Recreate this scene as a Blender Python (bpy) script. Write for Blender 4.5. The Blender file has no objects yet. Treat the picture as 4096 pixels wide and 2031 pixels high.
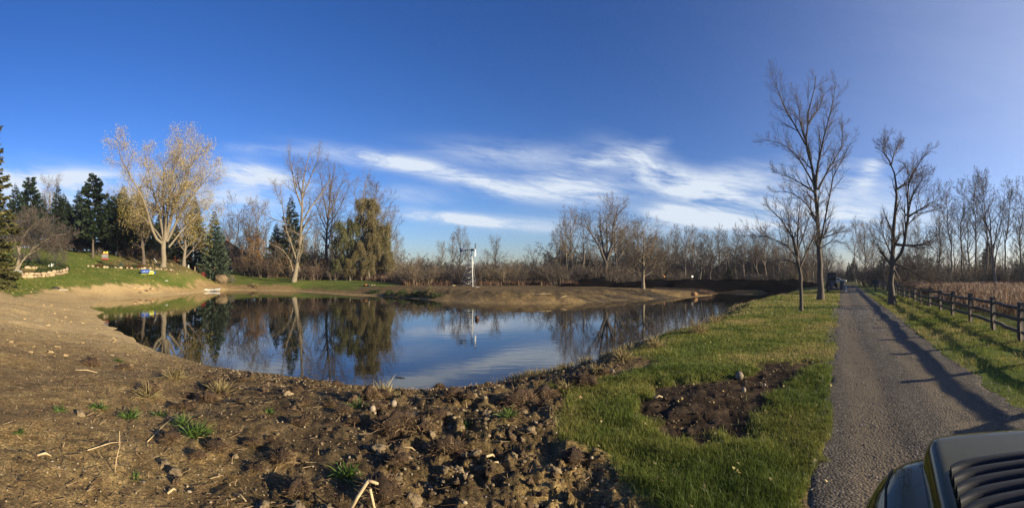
import bpy, bmesh, math, random
import numpy as np
from mathutils import Vector, Matrix
C = bpy.context.scene.collection
S = bpy.context.scene
R = math.radians
random.seed(7)
rs = np.random.RandomState(7)

# ------------------------------------------------------------------ camera, sky, sun, exposure
F = 1800.0            # photograph pixels per radian of the swept panorama
HY = 1095.0           # row of the horizon
EYE = 3.0             # eye height over the pond
SUN_AZ, SUN_EL = 113.0, 15.5

cam_d = bpy.data.cameras.new('camera')
cam_d.type = 'PANO'
cam_d.panorama_type = 'CENTRAL_CYLINDRICAL'
cam_d.central_cylindrical_range_u_min = -2048 / F
cam_d.central_cylindrical_range_u_max = 2048 / F
cam_d.central_cylindrical_range_v_min = -(2031 - HY) / F
cam_d.central_cylindrical_range_v_max = HY / F
cam_d.central_cylindrical_radius = 1.0
cam_d.clip_start = 0.05
cam_d.clip_end = 3000
cam = bpy.data.objects.new('camera', cam_d)
cam.location = (0, 0, EYE)
cam.rotation_euler = (R(90), 0, 0)
C.objects.link(cam)
S.camera = cam

world = bpy.data.worlds.new('World')
S.world = world
world.use_nodes = True


class NT:
    """small node-tree writer"""
    def __init__(s, tree):
        s.t = tree
        tree.nodes.clear()

    def n(s, kind, **kw):
        nd = s.t.nodes.new(kind)
        for k, v in kw.items():
            if k.startswith('i_'):
                nd.inputs[k[2:]].default_value = v
            elif k.startswith('x_'):
                nd.inputs[int(k[2:])].default_value = v
            else:
                setattr(nd, k, v)
        return nd

    def l(s, a, b):
        s.t.links.new(a, b)

    def sock(s, v, inp):
        if hasattr(v, 'is_output') or isinstance(v, bpy.types.NodeSocket):
            s.l(v, inp)
        else:
            inp.default_value = v

    def m(s, op, a, b=None, c=None, clamp=False):
        nd = s.n('ShaderNodeMath', operation=op, use_clamp=clamp)
        s.sock(a, nd.inputs[0])
        if b is not None:
            s.sock(b, nd.inputs[1])
        if c is not None:
            s.sock(c, nd.inputs[2])
        return nd.outputs[0]

    def mix(s, f, a, b, blend='MIX'):
        nd = s.n('ShaderNodeMix', data_type='RGBA', blend_type=blend)
        s.sock(f, nd.inputs[0])
        for v, i in ((a, 6), (b, 7)):
            if isinstance(v, (tuple, list)) and len(v) == 3:
                v = (*v, 1)
            s.sock(v, nd.inputs[i])
        return nd.outputs[2]

    def ramp(s, f, stops):
        nd = s.n('ShaderNodeValToRGB')
        e = nd.color_ramp.elements
        while len(e) > 1:
            e.remove(e[-1])
        for i, (p, c) in enumerate(stops):
            el = e[0] if i == 0 else e.new(p)
            el.position = p
            el.color = (*c, 1) if len(c) == 3 else c
        s.l(f, nd.inputs[0])
        return nd.outputs[0]

    def noise(s, vec, scale, detail=4, rough=.55, dist=0.0, col=False):
        nd = s.n('ShaderNodeTexNoise', i_Scale=scale, i_Detail=detail, i_Roughness=rough, i_Distortion=dist)
        if vec is not None:
            s.l(vec, nd.inputs['Vector'])
        return nd.outputs[1 if col else 0]

    def smooth(s, v, a, b):
        nd = s.n('ShaderNodeMapRange', interpolation_type='SMOOTHSTEP')
        s.sock(v, nd.inputs[0])
        nd.inputs[1].default_value = a
        nd.inputs[2].default_value = b
        return nd.outputs[0]


def build_sky():
    t = NT(world.node_tree)
    sky = t.n('ShaderNodeTexSky', sky_type='NISHITA', sun_disc=False, sun_elevation=R(SUN_EL),
              sun_rotation=R(SUN_AZ), altitude=200, air_density=1.0, dust_density=0.6, ozone_density=2.5)
    tc = t.n('ShaderNodeTexCoord')
    sep = t.n('ShaderNodeSeparateXYZ')
    t.l(tc.outputs['Generated'], sep.inputs[0])
    x, y, z = sep.outputs
    az = t.m('ARCTAN2', x, y)
    hyp = t.m('SQRT', t.m('ADD', t.m('MULTIPLY', x, x), t.m('MULTIPLY', y, y)))
    te = t.m('DIVIDE', z, t.m('MAXIMUM', hyp, 0.02))
    # wind-drawn noise, stretched along the streaks
    cmb = t.n('ShaderNodeCombineXYZ')
    t.l(t.m('MULTIPLY', az, 2.6), cmb.inputs[0])
    t.l(t.m('ADD', t.m('MULTIPLY', te, 11.0), t.m('MULTIPLY', az, 1.3)), cmb.inputs[1])
    n1 = t.noise(cmb.outputs[0], 1.6, 7, .62, .9)
    cmb2 = t.n('ShaderNodeCombineXYZ')
    t.l(t.m('MULTIPLY', az, 7.0), cmb2.inputs[0])
    t.l(t.m('ADD', t.m('MULTIPLY', te, 40.0), t.m('MULTIPLY', az, 6.0)), cmb2.inputs[1])
    n2 = t.noise(cmb2.outputs[0], 1.3, 7, .66, 1.1)
    total = None
    # (centre column, centre row, half length, half thickness, slope rows per column, strength)
    for cx, cy, a, b, sl, k in CLOUDS:
        ca, ce = (cx - 2048) / F, (HY - cy) / F
        u = t.m('SUBTRACT', az, ca)
        v = t.m('ADD', t.m('SUBTRACT', te, ce), t.m('MULTIPLY', u, sl))
        q = t.m('ADD', t.m('POWER', t.m('ABSOLUTE', t.m('DIVIDE', u, a / F)), 2.0),
                t.m('POWER', t.m('ABSOLUTE', t.m('DIVIDE', v, 1.55 * b / F)), 2.0))
        g = t.m('MULTIPLY', t.m('POWER', 2.718, t.m('MULTIPLY', q, -1.0)), k)
        total = g if total is None else t.m('ADD', total, g)
    wisps = t.m('ADD', t.m('MULTIPLY', n1, 1.0), t.m('MULTIPLY', n2, .50))
    dens = t.m('MULTIPLY', t.m('MINIMUM', total, 1.3), t.smooth(wisps, .44, .98))
    dens = t.m('MINIMUM', t.m('MULTIPLY', dens, 1.25), .93)
    # even veil painted into the sky towards the sun, standing in for glare
    qa = t.m('POWER', t.m('DIVIDE', t.m('SUBTRACT', az, (4700 - 2048) / F), 1150 / F), 2.0)
    qe = t.m('POWER', t.m('DIVIDE', t.m('SUBTRACT', te, .42), .55), 2.0)
    veil = t.m('MULTIPLY', t.m('POWER', 2.718, t.m('MULTIPLY', t.m('ADD', qa, qe), -1.0)), .46)
    dens = t.m('MAXIMUM', dens, t.m('MULTIPLY', veil, t.m('ADD', .82, t.m('MULTIPLY', n1, .35))))
    hs = t.n('ShaderNodeHueSaturation', i_Saturation=SKY_SAT, i_Value=1.0)
    t.l(sky.outputs[0], hs.inputs['Color'])
    # the contrast of the picture's own tone curve, the same for every part of the sky
    sc_ = t.mix(1.0, t.mix(1.0, hs.outputs[0], SKY_TINT, 'MULTIPLY'), tuple(1 / v for v in SKY_MID), 'MULTIPLY')
    gm = t.n('ShaderNodeGamma', i_Gamma=SKY_GAMMA)
    t.l(sc_, gm.inputs[0])
    blue = t.mix(1.0, gm.outputs[0], SKY_MID, 'MULTIPLY')
    col = t.mix(dens, blue, CLOUD_COL)
    bg = t.n('ShaderNodeBackground')
    bg.inputs[1].default_value = SKY_STR
    t.l(col, bg.inputs[0])
    out = t.n('ShaderNodeOutputWorld')
    t.l(bg.outputs[0], out.inputs[0])


SKY_MID = (1.2, 3.2, 6.3)
SKY_GAMMA = 1.22
SKY_STR = 0.062
SKY_SAT = 1.2
SKY_TINT = (0.84, 1.0, 1.46)
CLOUD_COL = (6.9, 7.6, 8.5, 1)
CLOUDS = [
    (1660, 668, 300, 20, .20, 1.0), (1500, 640, 200, 16, .12, .5), (1900, 715, 160, 14, .25, .6), (2290, 752, 200, 34, .04, 1.25), (2120, 775, 200, 18, .10, .8),
    (2050, 620, 330, 34, .05, .45), (2420, 640, 140, 18, -.1, .7), (2640, 690, 170, 40, .42, 1.0), (2820, 770, 200, 34, .2, 1.0), (2950, 720, 170, 40, .0, .6),
    (2720, 840, 80, 10, .22, 1.0), (2680, 865, 90, 13, .22, 1.0), (2950, 890, 330, 26, .04, 1.0), (3050, 840, 250, 34, .0, .7), (2620, 580, 60, 16, -.25, .35),
    (980, 690, 110, 26, .12, 1.3), (1110, 715, 120, 18, .2, .8), (200, 715, 330, 22, -.02, .9), (150, 780, 480, 60, .0, .62), (950, 790, 230, 50, .0, .6), (1060, 600, 170, 14, .06, .3),
    (1800, 872, 260, 13, .10, 1.2), (1950, 890, 160, 9, .12, .8), (2250, 905, 420, 22, .05, .45), (1650, 780, 150, 22, .15, .35), (3480, 690, 45, 34, -.5, .7), (3380, 850, 120, 22, .1, .8),
    (3350, 760, 260, 90, .0, .45), (3700, 880, 330, 60, .0, .45), (-900, 800, 700, 90, 0, .6), (5200, 820, 900, 90, 0, .5),
]
build_sky()

sun_d = bpy.data.lights.new('sun', 'SUN')
sun_d.energy = 5.0
sun_d.angle = R(0.6)
sun_d.color = (1.0, 0.86, 0.60)
sun = bpy.data.objects.new('sun', sun_d)
sun.rotation_euler = (R(90 - SUN_EL), 0, R(180 - SUN_AZ))
sun.location = (40, -20, 40)
C.objects.link(sun)
SUNV = Vector((math.sin(R(SUN_AZ)) * math.cos(R(SUN_EL)), math.cos(R(SUN_AZ)) * math.cos(R(SUN_EL)), math.sin(R(SUN_EL))))

S.view_settings.view_transform = 'Standard'
S.view_settings.look = 'None'
S.view_settings.gamma = 1.0
S.view_settings.use_curve_mapping = False
S.view_settings.exposure = 0.9
S.render.engine = 'CYCLES'
S.cycles.max_bounces = 6
S.cycles.diffuse_bounces = 2
S.cycles.glossy_bounces = 3
S.cycles.transmission_bounces = 3
S.cycles.transparent_max_bounces = 4
S.cycles.use_denoising = True
S.cycles.denoiser = 'OPENIMAGEDENOISE'
S.cycles.denoising_input_passes = 'RGB_ALBEDO_NORMAL'
S.cycles.denoising_prefilter = 'NONE'

# ------------------------------------------------------------------ helpers


def az_of(px):
    return (px - 2048.0) / F


def P(px, d):
    a = az_of(px)
    return np.array([d * math.sin(a), d * math.cos(a)])


def zz(py, d):
    """height of what the picture shows in row py at distance d"""
    return EYE - (py - HY) * d / F


def _h(ix, iy, seed):
    n = (ix.astype(np.int64) * 374761393 + iy.astype(np.int64) * 668265263 + seed * 1274126177) & 0xffffffff
    n = ((n ^ (n >> 13)) * 1274126177) & 0xffffffff
    return ((n ^ (n >> 16)) & 0xffffff) / float(0xffffff)


def vnoise(x, y, seed=0):
    ix, iy = np.floor(x), np.floor(y)
    fx, fy = x - ix, y - iy
    fx, fy = fx * fx * (3 - 2 * fx), fy * fy * (3 - 2 * fy)
    a, b = _h(ix, iy, seed), _h(ix + 1, iy, seed)
    c, d = _h(ix, iy + 1, seed), _h(ix + 1, iy + 1, seed)
    return (a + (b - a) * fx) * (1 - fy) + (c + (d - c) * fx) * fy


def fbm(x, y, octv=4, seed=0, rough=.5):
    s, a, t = 0, 1.0, 0
    for o in range(octv):
        s = s + a * vnoise(x * 2 ** o + 17.3 * o, y * 2 ** o - 9.1 * o, seed + o)
        t += a
        a *= rough
    return s / t


def sstep(v, a, b):
    t = np.clip((v - a) / (b - a), 0, 1)
    return t * t * (3 - 2 * t)


def poly_sd(x, y, poly):
    """signed distance to a polygon, positive inside"""
    poly = np.asarray(poly)
    d2 = np.full(x.shape, 1e18)
    ins = np.zeros(x.shape, bool)
    n = len(poly)
    for i in range(n):
        ax, ay = poly[i]
        bx, by = poly[(i + 1) % n]
        ex, ey = bx - ax, by - ay
        t = np.clip(((x - ax) * ex + (y - ay) * ey) / (ex * ex + ey * ey + 1e-12), 0, 1)
        d2 = np.minimum(d2, (x - ax - t * ex) ** 2 + (y - ay - t * ey) ** 2)
        c = ((ay > y) != (by > y))
        with np.errstate(divide='ignore', invalid='ignore'):
            xi = ax + (y - ay) * ex / (ey if abs(ey) > 1e-12 else 1e-12)
        ins ^= c & (x < xi)
    return np.where(ins, 1, -1) * np.sqrt(d2)


def make_mesh(name, verts, quads=None, tris=None, mats=(), smooth=True, midx=None, attrs=None):
    me = bpy.data.meshes.new(name)
    verts = np.ascontiguousarray(verts, dtype=np.float32)
    me.vertices.add(len(verts))
    me.vertices.foreach_set('co', verts.ravel())
    li, st, off = [], [], 0
    for f, k in ((quads, 4), (tris, 3)):
        if f is None or len(f) == 0:
            continue
        f = np.asarray(f, dtype=np.int32)
        li.append(f.ravel())
        st.append(off + np.arange(len(f), dtype=np.int32) * k)
        off += len(f) * k
    li = np.concatenate(li)
    st = np.concatenate(st)
    me.loops.add(len(li))
    me.loops.foreach_set('vertex_index', li)
    me.polygons.add(len(st))
    me.polygons.foreach_set('loop_start', st)
    if smooth:
        me.polygons.foreach_set('use_smooth', np.ones(len(st), bool))
    for m in mats:
        me.materials.append(m)
    if midx is not None:
        me.polygons.foreach_set('material_index', np.asarray(midx, dtype=np.int32))
    me.update(calc_edges=True)
    for k, v in (attrs or {}).items():
        a = me.attributes.new(k, 'FLOAT', 'POINT')
        a.data.foreach_set('value', np.asarray(v, dtype=np.float32))
    return me


def link(name, data, parent=None, loc=None, rot=None, scale=None):
    o = bpy.data.objects.new(name, data)
    C.objects.link(o)
    if parent is not None:
        o.parent = parent
    if loc is not None:
        o.location = loc
    if rot is not None:
        o.rotation_euler = rot
    if scale is not None:
        o.scale = scale if hasattr(scale, '__len__') else (scale,) * 3
    return o


def tag(o, label=None, cat=None, group=None, kind=None):
    for k, v in (('label', label), ('category', cat), ('group', group), ('kind', kind)):
        if v:
            o[k] = v
    return o


def thing(name, label, cat, loc=(0, 0, 0), rotz=0.0, group=None, scale=None):
    return tag(link(name, None, None, loc, (0, 0, rotz), scale), label, cat, group)


def dup(root, loc, rotz, label=None, group=None, scale=None):
    r = root.copy()
    C.objects.link(r)
    r.location = loc
    r.rotation_euler = (0, 0, rotz)
    if scale is not None:
        r.scale = scale if hasattr(scale, '__len__') else (scale,) * 3
    if label:
        r['label'] = label
    if group:
        r['group'] = group
    for ch in list(root.children):
        c = ch.copy()
        C.objects.link(c)
        c.parent = r
        for g in list(ch.children):
            e = g.copy()
            C.objects.link(e)
            e.parent = c
    return r


class MB:
    """collects shapes, then links them as ONE mesh object"""
    def __init__(s):
        s.v, s.q, s.t, s.n = [], [], [], 0

    def add(s, v, q=None, t=None):
        v = np.asarray(v, float)
        if q is not None and len(q):
            s.q.append(np.asarray(q) + s.n)
        if t is not None and len(t):
            s.t.append(np.asarray(t) + s.n)
        s.v.append(v)
        s.n += len(v)
        return s

    def box(s, c, size, rz=0.0, rx=0.0, ry=0.0, bev=0.0):
        h = np.array(size) / 2.0
        b = min(bev, h.min() * .9)
        if b > 0:
            v, q, t = [], [], []
            idx = {}
            for sx in (-1, 1):
                for sy in (-1, 1):
                    for sz in (-1, 1):
                        for ax in range(3):
                            p = np.array([sx, sy, sz]) * (h - b)
                            p[ax] = (sx, sy, sz)[ax] * h[ax]
                            idx[(sx, sy, sz, ax)] = len(v)
                            v.append(p)
                        t.append([idx[(sx, sy, sz, a)] for a in range(3)])
            for ax in range(3):
                o = [a for a in range(3) if a != ax]
                for sg in (-1, 1):
                    f = []
                    for a, b2 in ((-1, -1), (1, -1), (1, 1), (-1, 1)):
                        k = [0, 0, 0]
                        k[ax], k[o[0]], k[o[1]] = sg, a, b2
                        f.append(idx[(*k, ax)])
                    q.append(f)
                for a in (-1, 1):
                    for b2 in (-1, 1):
                        k0, k1 = [0, 0, 0], [0, 0, 0]
                        k0[ax], k0[o[0]], k0[o[1]] = -1, a, b2
                        k1[ax], k1[o[0]], k1[o[1]] = 1, a, b2
                        q.append([idx[(*k0, o[0])], idx[(*k1, o[0])], idx[(*k1, o[1])], idx[(*k0, o[1])]])
            v = np.array(v)
        else:
            v = np.array([[x, y, z] for x in (-1, 1) for y in (-1, 1) for z in (-1, 1)]) * h
            q = [[0, 1, 3, 2], [4, 6, 7, 5], [0, 4, 5, 1], [2, 3, 7, 6], [0, 2, 6, 4], [1, 5, 7, 3]]
            t = []
        M = Matrix.Rotation(rz, 3, 'Z') @ Matrix.Rotation(ry, 3, 'Y') @ Matrix.Rotation(rx, 3, 'X')
        return s.add(v @ np.array(M).T + np.array(c), q, t)

    def tube(s, pts, rad, sides=8, cap=True):
        pts = np.asarray(pts, float)
        n = len(pts)
        rad = np.broadcast_to(np.asarray(rad, float), (n,))
        tan = np.gradient(pts, axis=0)
        tan /= np.linalg.norm(tan, axis=1)[:, None] + 1e-12
        ref = np.array([0, 0, 1.0]) if abs(tan[:, 2].mean()) < .8 else np.array([1.0, 0, 0])
        u = np.cross(tan, ref)
        u /= np.linalg.norm(u, axis=1)[:, None] + 1e-12
        w = np.cross(tan, u)
        a = np.arange(sides) * 2 * math.pi / sides
        v = pts[:, None] + rad[:, None, None] * (np.cos(a)[None, :, None] * u[:, None] + np.sin(a)[None, :, None] * w[:, None])
        q = [[i * sides + j, i * sides + (j + 1) % sides, (i + 1) * sides + (j + 1) % sides, (i + 1) * sides + j]
             for i in range(n - 1) for j in range(sides)]
        v = v.reshape(-1, 3)
        t = []
        if cap:
            v = np.concatenate([v, pts[:1], pts[-1:]])
            for j in range(sides):
                t.append([n * sides, (j + 1) % sides, j])
                t.append([n * sides + 1, (n - 1) * sides + j, (n - 1) * sides + (j + 1) % sides])
        return s.add(v, q, t)

    def grid(s, arr, closed_u=False):
        """arr: rows x cols x 3"""
        arr = np.asarray(arr, float)
        n, m = arr.shape[:2]
        q = [[i * m + j, i * m + (j + 1) % m, (i + 1) * m + (j + 1) % m, (i + 1) * m + j]
             for i in range(n - 1) for j in range(m if closed_u else m - 1)]
        return s.add(arr.reshape(-1, 3), q)

    def fan(s, ring, centre):
        ring = np.asarray(ring, float)
        n = len(ring)
        return s.add(np.concatenate([ring, [centre]]), None, [[i, (i + 1) % n, n] for i in range(n)])

    def prism(s, outline, y0, y1):
        """outline in x,z; extruded along y"""
        n = len(outline)
        v = [(x, y0, z) for x, z in outline] + [(x, y1, z) for x, z in outline]
        q = [[i, (i + 1) % n, n + (i + 1) % n, n + i] for i in range(n)]
        cx, cz = np.mean(np.array(outline), axis=0)
        v += [(cx, y0, cz), (cx, y1, cz)]
        t = [[(i + 1) % n, i, 2 * n] for i in range(n)] + [[n + i, n + (i + 1) % n, 2 * n + 1] for i in range(n)]
        return s.add(v, q, t)

    def mesh(s, name, mat, smooth=False):
        mats = mat if isinstance(mat, (list, tuple)) else [mat]
        return make_mesh(name, np.concatenate(s.v), np.concatenate(s.q) if s.q else None,
                         np.concatenate(s.t) if s.t else None, mats, smooth)

    def build(s, name, mat, parent=None, smooth=False, **kw):
        return link(name, s.mesh(name, mat, smooth), parent, **kw)


# ------------------------------------------------------------------ materials
MATS = {}


def mat(name, c1, c2=None, scale=6.0, rough=.8, bump=0.0, bscale=None, rnd=0.0, metal=0.0, spec=.3, detail=4,
        trans=0.0, tint=None, stretch=None, coat=0.0):
    """procedural two-tone material; rnd varies whole objects, tint reads a per-piece attribute"""
    m = bpy.data.materials.new(name)
    m.use_nodes = True
    t = NT(m.node_tree)
    out = t.n('ShaderNodeOutputMaterial')
    b = t.n('ShaderNodeBsdfPrincipled', i_Roughness=rough, i_Metallic=metal)
    b.inputs['Specular IOR Level'].default_value = spec
    b.inputs['Coat Weight'].default_value = coat
    b.inputs['Coat Roughness'].default_value = .03
    tc = t.n('ShaderNodeTexCoord')
    vec = tc.outputs['Object']
    if stretch:
        mp = t.n('ShaderNodeMapping')
        mp.inputs['Scale'].default_value = stretch
        t.l(vec, mp.inputs[0])
        vec = mp.outputs[0]
    c2 = c2 or tuple(v * .6 for v in c1)
    nz = t.noise(vec, scale, detail, .6)
    if tint:
        at = t.n('ShaderNodeAttribute', attribute_name='tint')
        col = t.ramp(at.outputs['Fac'], [(i / (len(tint) - 1), c) for i, c in enumerate(tint)])
        col = t.mix(t.m('MULTIPLY', nz, .35), col, tuple(v * .55 for v in tint[0]))
    else:
        col = t.ramp(nz, [(.3, c2), (.7, c1)])
    if rnd:
        oi = t.n('ShaderNodeObjectInfo')
        f = t.m('ADD', t.m('MULTIPLY', oi.outputs['Random'], 2 * rnd), 1 - rnd)
        cb = t.n('ShaderNodeCombineXYZ')
        for i in range(3):
            t.l(f, cb.inputs[i])
        col = t.mix(1.0, col, cb.outputs[0], 'MULTIPLY')
    t.l(col, b.inputs['Base Color'])
    if bump:
        bp = t.n('ShaderNodeBump', i_Strength=bump, i_Distance=.02)
        t.l(t.noise(vec, bscale or scale * 4, 5, .65), bp.inputs['Height'])
        t.l(bp.outputs[0], b.inputs['Normal'])
    sh = b.outputs[0]
    if trans:
        tr = t.n('ShaderNodeBsdfTranslucent')
        t.l(col, tr.inputs[0])
        mx = t.n('ShaderNodeMixShader')
        mx.inputs[0].default_value = trans
        t.l(sh, mx.inputs[1])
        t.l(tr.outputs[0], mx.inputs[2])
        sh = mx.outputs[0]
    t.l(sh, out.inputs[0])
    MATS[name] = m
    return m

# ------------------------------------------------------------------ the land
SHORE_PX = [
    (360, 1218), (438, 1199), (602, 1190), (779, 1172), (830, 1166), (900, 1160), (1000, 1162), (1182, 1165), (1300, 1173),
    (1407, 1181), (1500, 1184), (1617, 1191), (1735, 1202), (1810, 1207), (1891, 1212), (1990, 1216), (2087, 1218),
    (2190, 1216), (2283, 1214), (2429, 1205), (2560, 1197), (2664, 1193), (2781, 1189), (2840, 1181), (2856, 1176),
    (2870, 1171), (2960, 1172), (3100, 1173), (3170, 1174), (3190, 1178), (3100, 1189), (3077, 1200), (3030, 1216),
    (2946, 1227), (2899, 1254), (2866, 1283), (2838, 1300), (2758, 1349), (2650, 1374), (2558, 1389), (2443, 1432),
    (2352, 1472), (2214, 1509), (2087, 1533), (1939, 1557), (1830, 1558), (1716, 1565), (1583, 1563), (1470, 1552), (1370, 1543),
    (1247, 1529), (1099, 1500), (911, 1480), (775, 1454), (641, 1415), (540, 1376), (488, 1338), (448, 1320),
    (463, 1312), (393, 1299), (404, 1285), (360, 1260), (395, 1250), (352, 1236)]
SHORE = np.array([P(x, EYE * F / (y - HY)) for x, y in SHORE_PX])

# (column, row, distance) of places on the ground
GROUND_PX = [
    (-900, None, 12, 1.0), (-900, None, 40, 1.4), (-900, None, 70, 4), (-900, None, 110, 8), (-3000, None, 15, 1.0), (-3000, None, 60, 2), (5000, None, 15, 1.0), (6500, None, 15, 1.0), (6500, None, 60, 1.0), (5000, None, 60, 1.0),
    (2048, None, .5, 1.0), (600, None, 4, 1.02), (1300, None, 4, 1.0), (2048, None, 4, 1.0), (2700, None, 4, 1.0), (3200, None, 4, 1.0), (600, None, 8, 1.0), (1300, None, 8, .98), (2048, None, 8, .98), (2700, None, 8, 1.0),
    (0, None, 8, 1.05), (0, None, 17, 1.03), (100, None, 30, 1.05), (300, None, 18, 1.0), (0, 1163, 50), (63, 1175, 45), (157, 1155, 56), (313, 1150, 58), (407, 1146, 59.5), (532, 1138, 64), (626, 1141, 66),
    (741, 1144, 72), (150, 1113, 62), (20, 1111, 62), (280, 1105, 63), (120, 1085, 67), (70, 1008, 88), (316, 1024, 88), (400, 1040, 90), (220, 1065, 74),
    (350, 1068, 76), (690, 1085, 78), (520, 1076, 77), (590, 1100, 71), (665, 1118, 71), (655, 1067, 82), (735, 1062, 86), (575, 1058, 86),
    (650, 1030, 105), (900, 1085, 112), (860, 1118, 92), (885, 1138, 88), (930, 1132, 89), (1000, 1115, 95), (1000, 1141, 85), (1185, 1126, 85),
    (1200, 1143, 81), (1250, 1116, 98), (1303, 1092, 106), (1407, 1160, 67), (1450, 1139, 74), (1590, 1141, 75), (1500, 1122, 92), (1470, 1110, 105),
    (1700, 1147, 63), (1890, 1147, 60), (2050, 1147, 60), (2100, 1143, 70), (1900, 1138, 80), (2300, 1149, 64), (2560, 1154, 60), (2700, 1166, 59), (2790, 1176, 60),
    (2400, 1140, 80), (2600, 1137, 82), (2900, None, 90, 1.3), (3100, None, 90, 1.3), (3100, None, 30, 1.0), (3000, None, 20, 1.0),
    (3205, 1243, 24), (3285, 1200, 34.3), (3330, 1168, 50), (3570, 1220, 28.8), (3400, None, 60, 1.0), (3400, 1141, 90), (3350, 1134, 138), (3500, None, 100, .6),
    (4000, None, 40, 1.0), (4000, None, 90, 1.0), (3700, None, 60, .95), (1500, None, 140, 2.5), (2000, None, 140, 1.3), (2500, None, 140, 1.2), (3000, None, 140, .9), (3900, None, 140, .9),
    (300, None, 140, 9), (900, None, 150, 5), (200, None, 260, 9), (1000, None, 260, 4), (2000, None, 260, 1.5), (3000, None, 260, .8), (4000, None, 260, .8),
]
_cp = []
for g in GROUND_PX:
    xy = P(g[0], g[2])
    _cp.append((xy[0], xy[1], g[3] if len(g) > 3 else zz(g[1], g[2])))
_cp = np.array(_cp)


def _tps_fit(cp, lam=.02):
    X = cp[:, :2] / 50.0
    n = len(X)
    r2 = ((X[:, None] - X[None]) ** 2).sum(-1)
    K = .5 * r2 * np.log(r2 + 1e-9) + lam * np.eye(n) * .05
    A = np.zeros((n + 3, n + 3))
    A[:n, :n] = K
    A[:n, n] = A[n, :n] = 1
    A[:n, n + 1:] = X
    A[n + 1:, :n] = X.T
    return X, np.linalg.solve(A, np.concatenate([cp[:, 2], np.zeros(3)]))


_TX, _TW = _tps_fit(_cp)


def land(x, y):
    x, y = np.asarray(x, float), np.asarray(y, float)
    rr = np.hypot(x, y)
    k = np.minimum(1, 250.0 / np.maximum(rr, 1))
    xs, ys = (x * k / 50).ravel(), (y * k / 50).ravel()
    out = _TW[-3] + _TW[-2] * xs + _TW[-1] * ys
    for i in range(len(_TX)):
        r2 = (xs - _TX[i, 0]) ** 2 + (ys - _TX[i, 1]) ** 2
        out += _TW[i] * .5 * r2 * np.log(r2 + 1e-9)
    return np.clip(out, .35, 11).reshape(x.shape)


_bw_px = np.array([-2000, 0, 300, 420, 560, 700, 900, 1300, 1700, 2300, 2700, 2850, 3100, 3300, 6000.])


def shore_sd(x, y):
    """metres from the water's edge, positive on land"""
    return -poly_sd(x, y, SHORE)


def rough_shore(x, y):
    return (fbm(x * .9, y * .9, 3, 31) - .5) * .9 + (fbm(x * .23, y * .23, 2, 37) - .5) * 1.0


# the drive: straight, n metres across it and s metres along it
RU = np.array([math.sin(R(42.0)), math.cos(R(42.0))])
RN = np.array([RU[1], -RU[0]])


def ns(x, y):
    return x * RN[0] + y * RN[1], x * RU[0] + y * RU[1]


def from_ns(n, s):
    return RN * n + RU * s


def height(x, y, fine=True):
    x, y = np.asarray(x, float), np.asarray(y, float)
    sd = shore_sd(x, y)
    rr = np.hypot(x, y)
    sdr = sd + rough_shore(x, y) * np.clip(rr / 30, .25, 1.0) * .8
    az = np.arctan2(x, y)
    px = az * F + 2048
    near = rr < 33
    w = np.where(near, np.interp(px, [0, 400, 700, 1100, 1700, 2200, 2500, 3000], [9, 9, 8, 6, 5, 4, 3, 2.5]),
                 np.interp(px, [0, 300, 450, 700, 900, 1400, 1700, 2300, 2700, 2900, 3200], [10, 9, 7, 6, 5, 5.5, 4.5, 5, 4, 5, 3]))
    g = land(x, y)
    prof = sstep(sdr, -.35 * w, w) * 1.12 - .12 - np.clip(-sdr, 0, 6) * .12
    prof = np.where(sdr > w, 1, prof)
    z = np.where(prof > 0, prof * g, prof * 1.2)
    # far bank: undercut broken earth
    fb = sstep(rr, 36, 44) * sstep(px, 1500, 1700) * (1 - sstep(px, 2700, 2850)) * sstep(sd, .2, 1.2) * (1 - sstep(sd, 4.5, 8))
    z = z + fb * ((fbm(x * .7, y * .7, 5, 5, .6) - .5) * .5)
    if fine:
        m = masks(x, y, sd)
        dirt = m['dirt'] * (1 - m['road'])
        k = dirt * (1 - sstep(rr, 30, 60)) * sstep(sd, -.5, 1.5)
        wx = x + (fbm(x * 2.1, y * 2.1, 3, 111) - .5) * .9 + (fbm(x * 9, y * 9, 2, 113) - .5) * .16
        wy = y + (fbm(x * 2.1 + 40, y * 2.1, 3, 112) - .5) * .9 + (fbm(x * 9 + 40, y * 9, 2, 114) - .5) * .16
        wx, wy = wx * .8 + wy * .6, wy * .8 - wx * .6
        z = z + k * ((fbm(x * .8, y * .8, 3, 3) - .5) * .16 + (fbm(wx * 2.4, wy * 2.4, 4, 9, .65) - .5) * .10 * (.5 + 1.2 * m['clod']) + (fbm(wx * 9, wy * 9, 3, 19, .7) - .5) * .05)
        cr = 1 - np.abs(2 * fbm(wx * 1.9, wy * 1.9, 4, 12, .62) - 1)
        z = z + k * (.25 + m['clod']) * (cr ** 3 - .6) * .11
        z = z + m['grass'] * (fbm(x * .35, y * .35, 3, 21) - .5) * .10 * sstep(sd, 0, 2)
        z = z - m['patch'] * .035 * (1 - .5 * m['hump']) + m['patch'] * (fbm(wx * 1.6, wy * 1.6, 5, 44, .6) - .45) * .075 + m['hump'] * .05
        n_, s_ = ns(x, y)
        z = z - .06 * sstep(n_, -.2, .0) * (1 - sstep(n_, 2.3, 2.5)) * (s_ < 96) * (s_ > -25)
    return z


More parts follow.
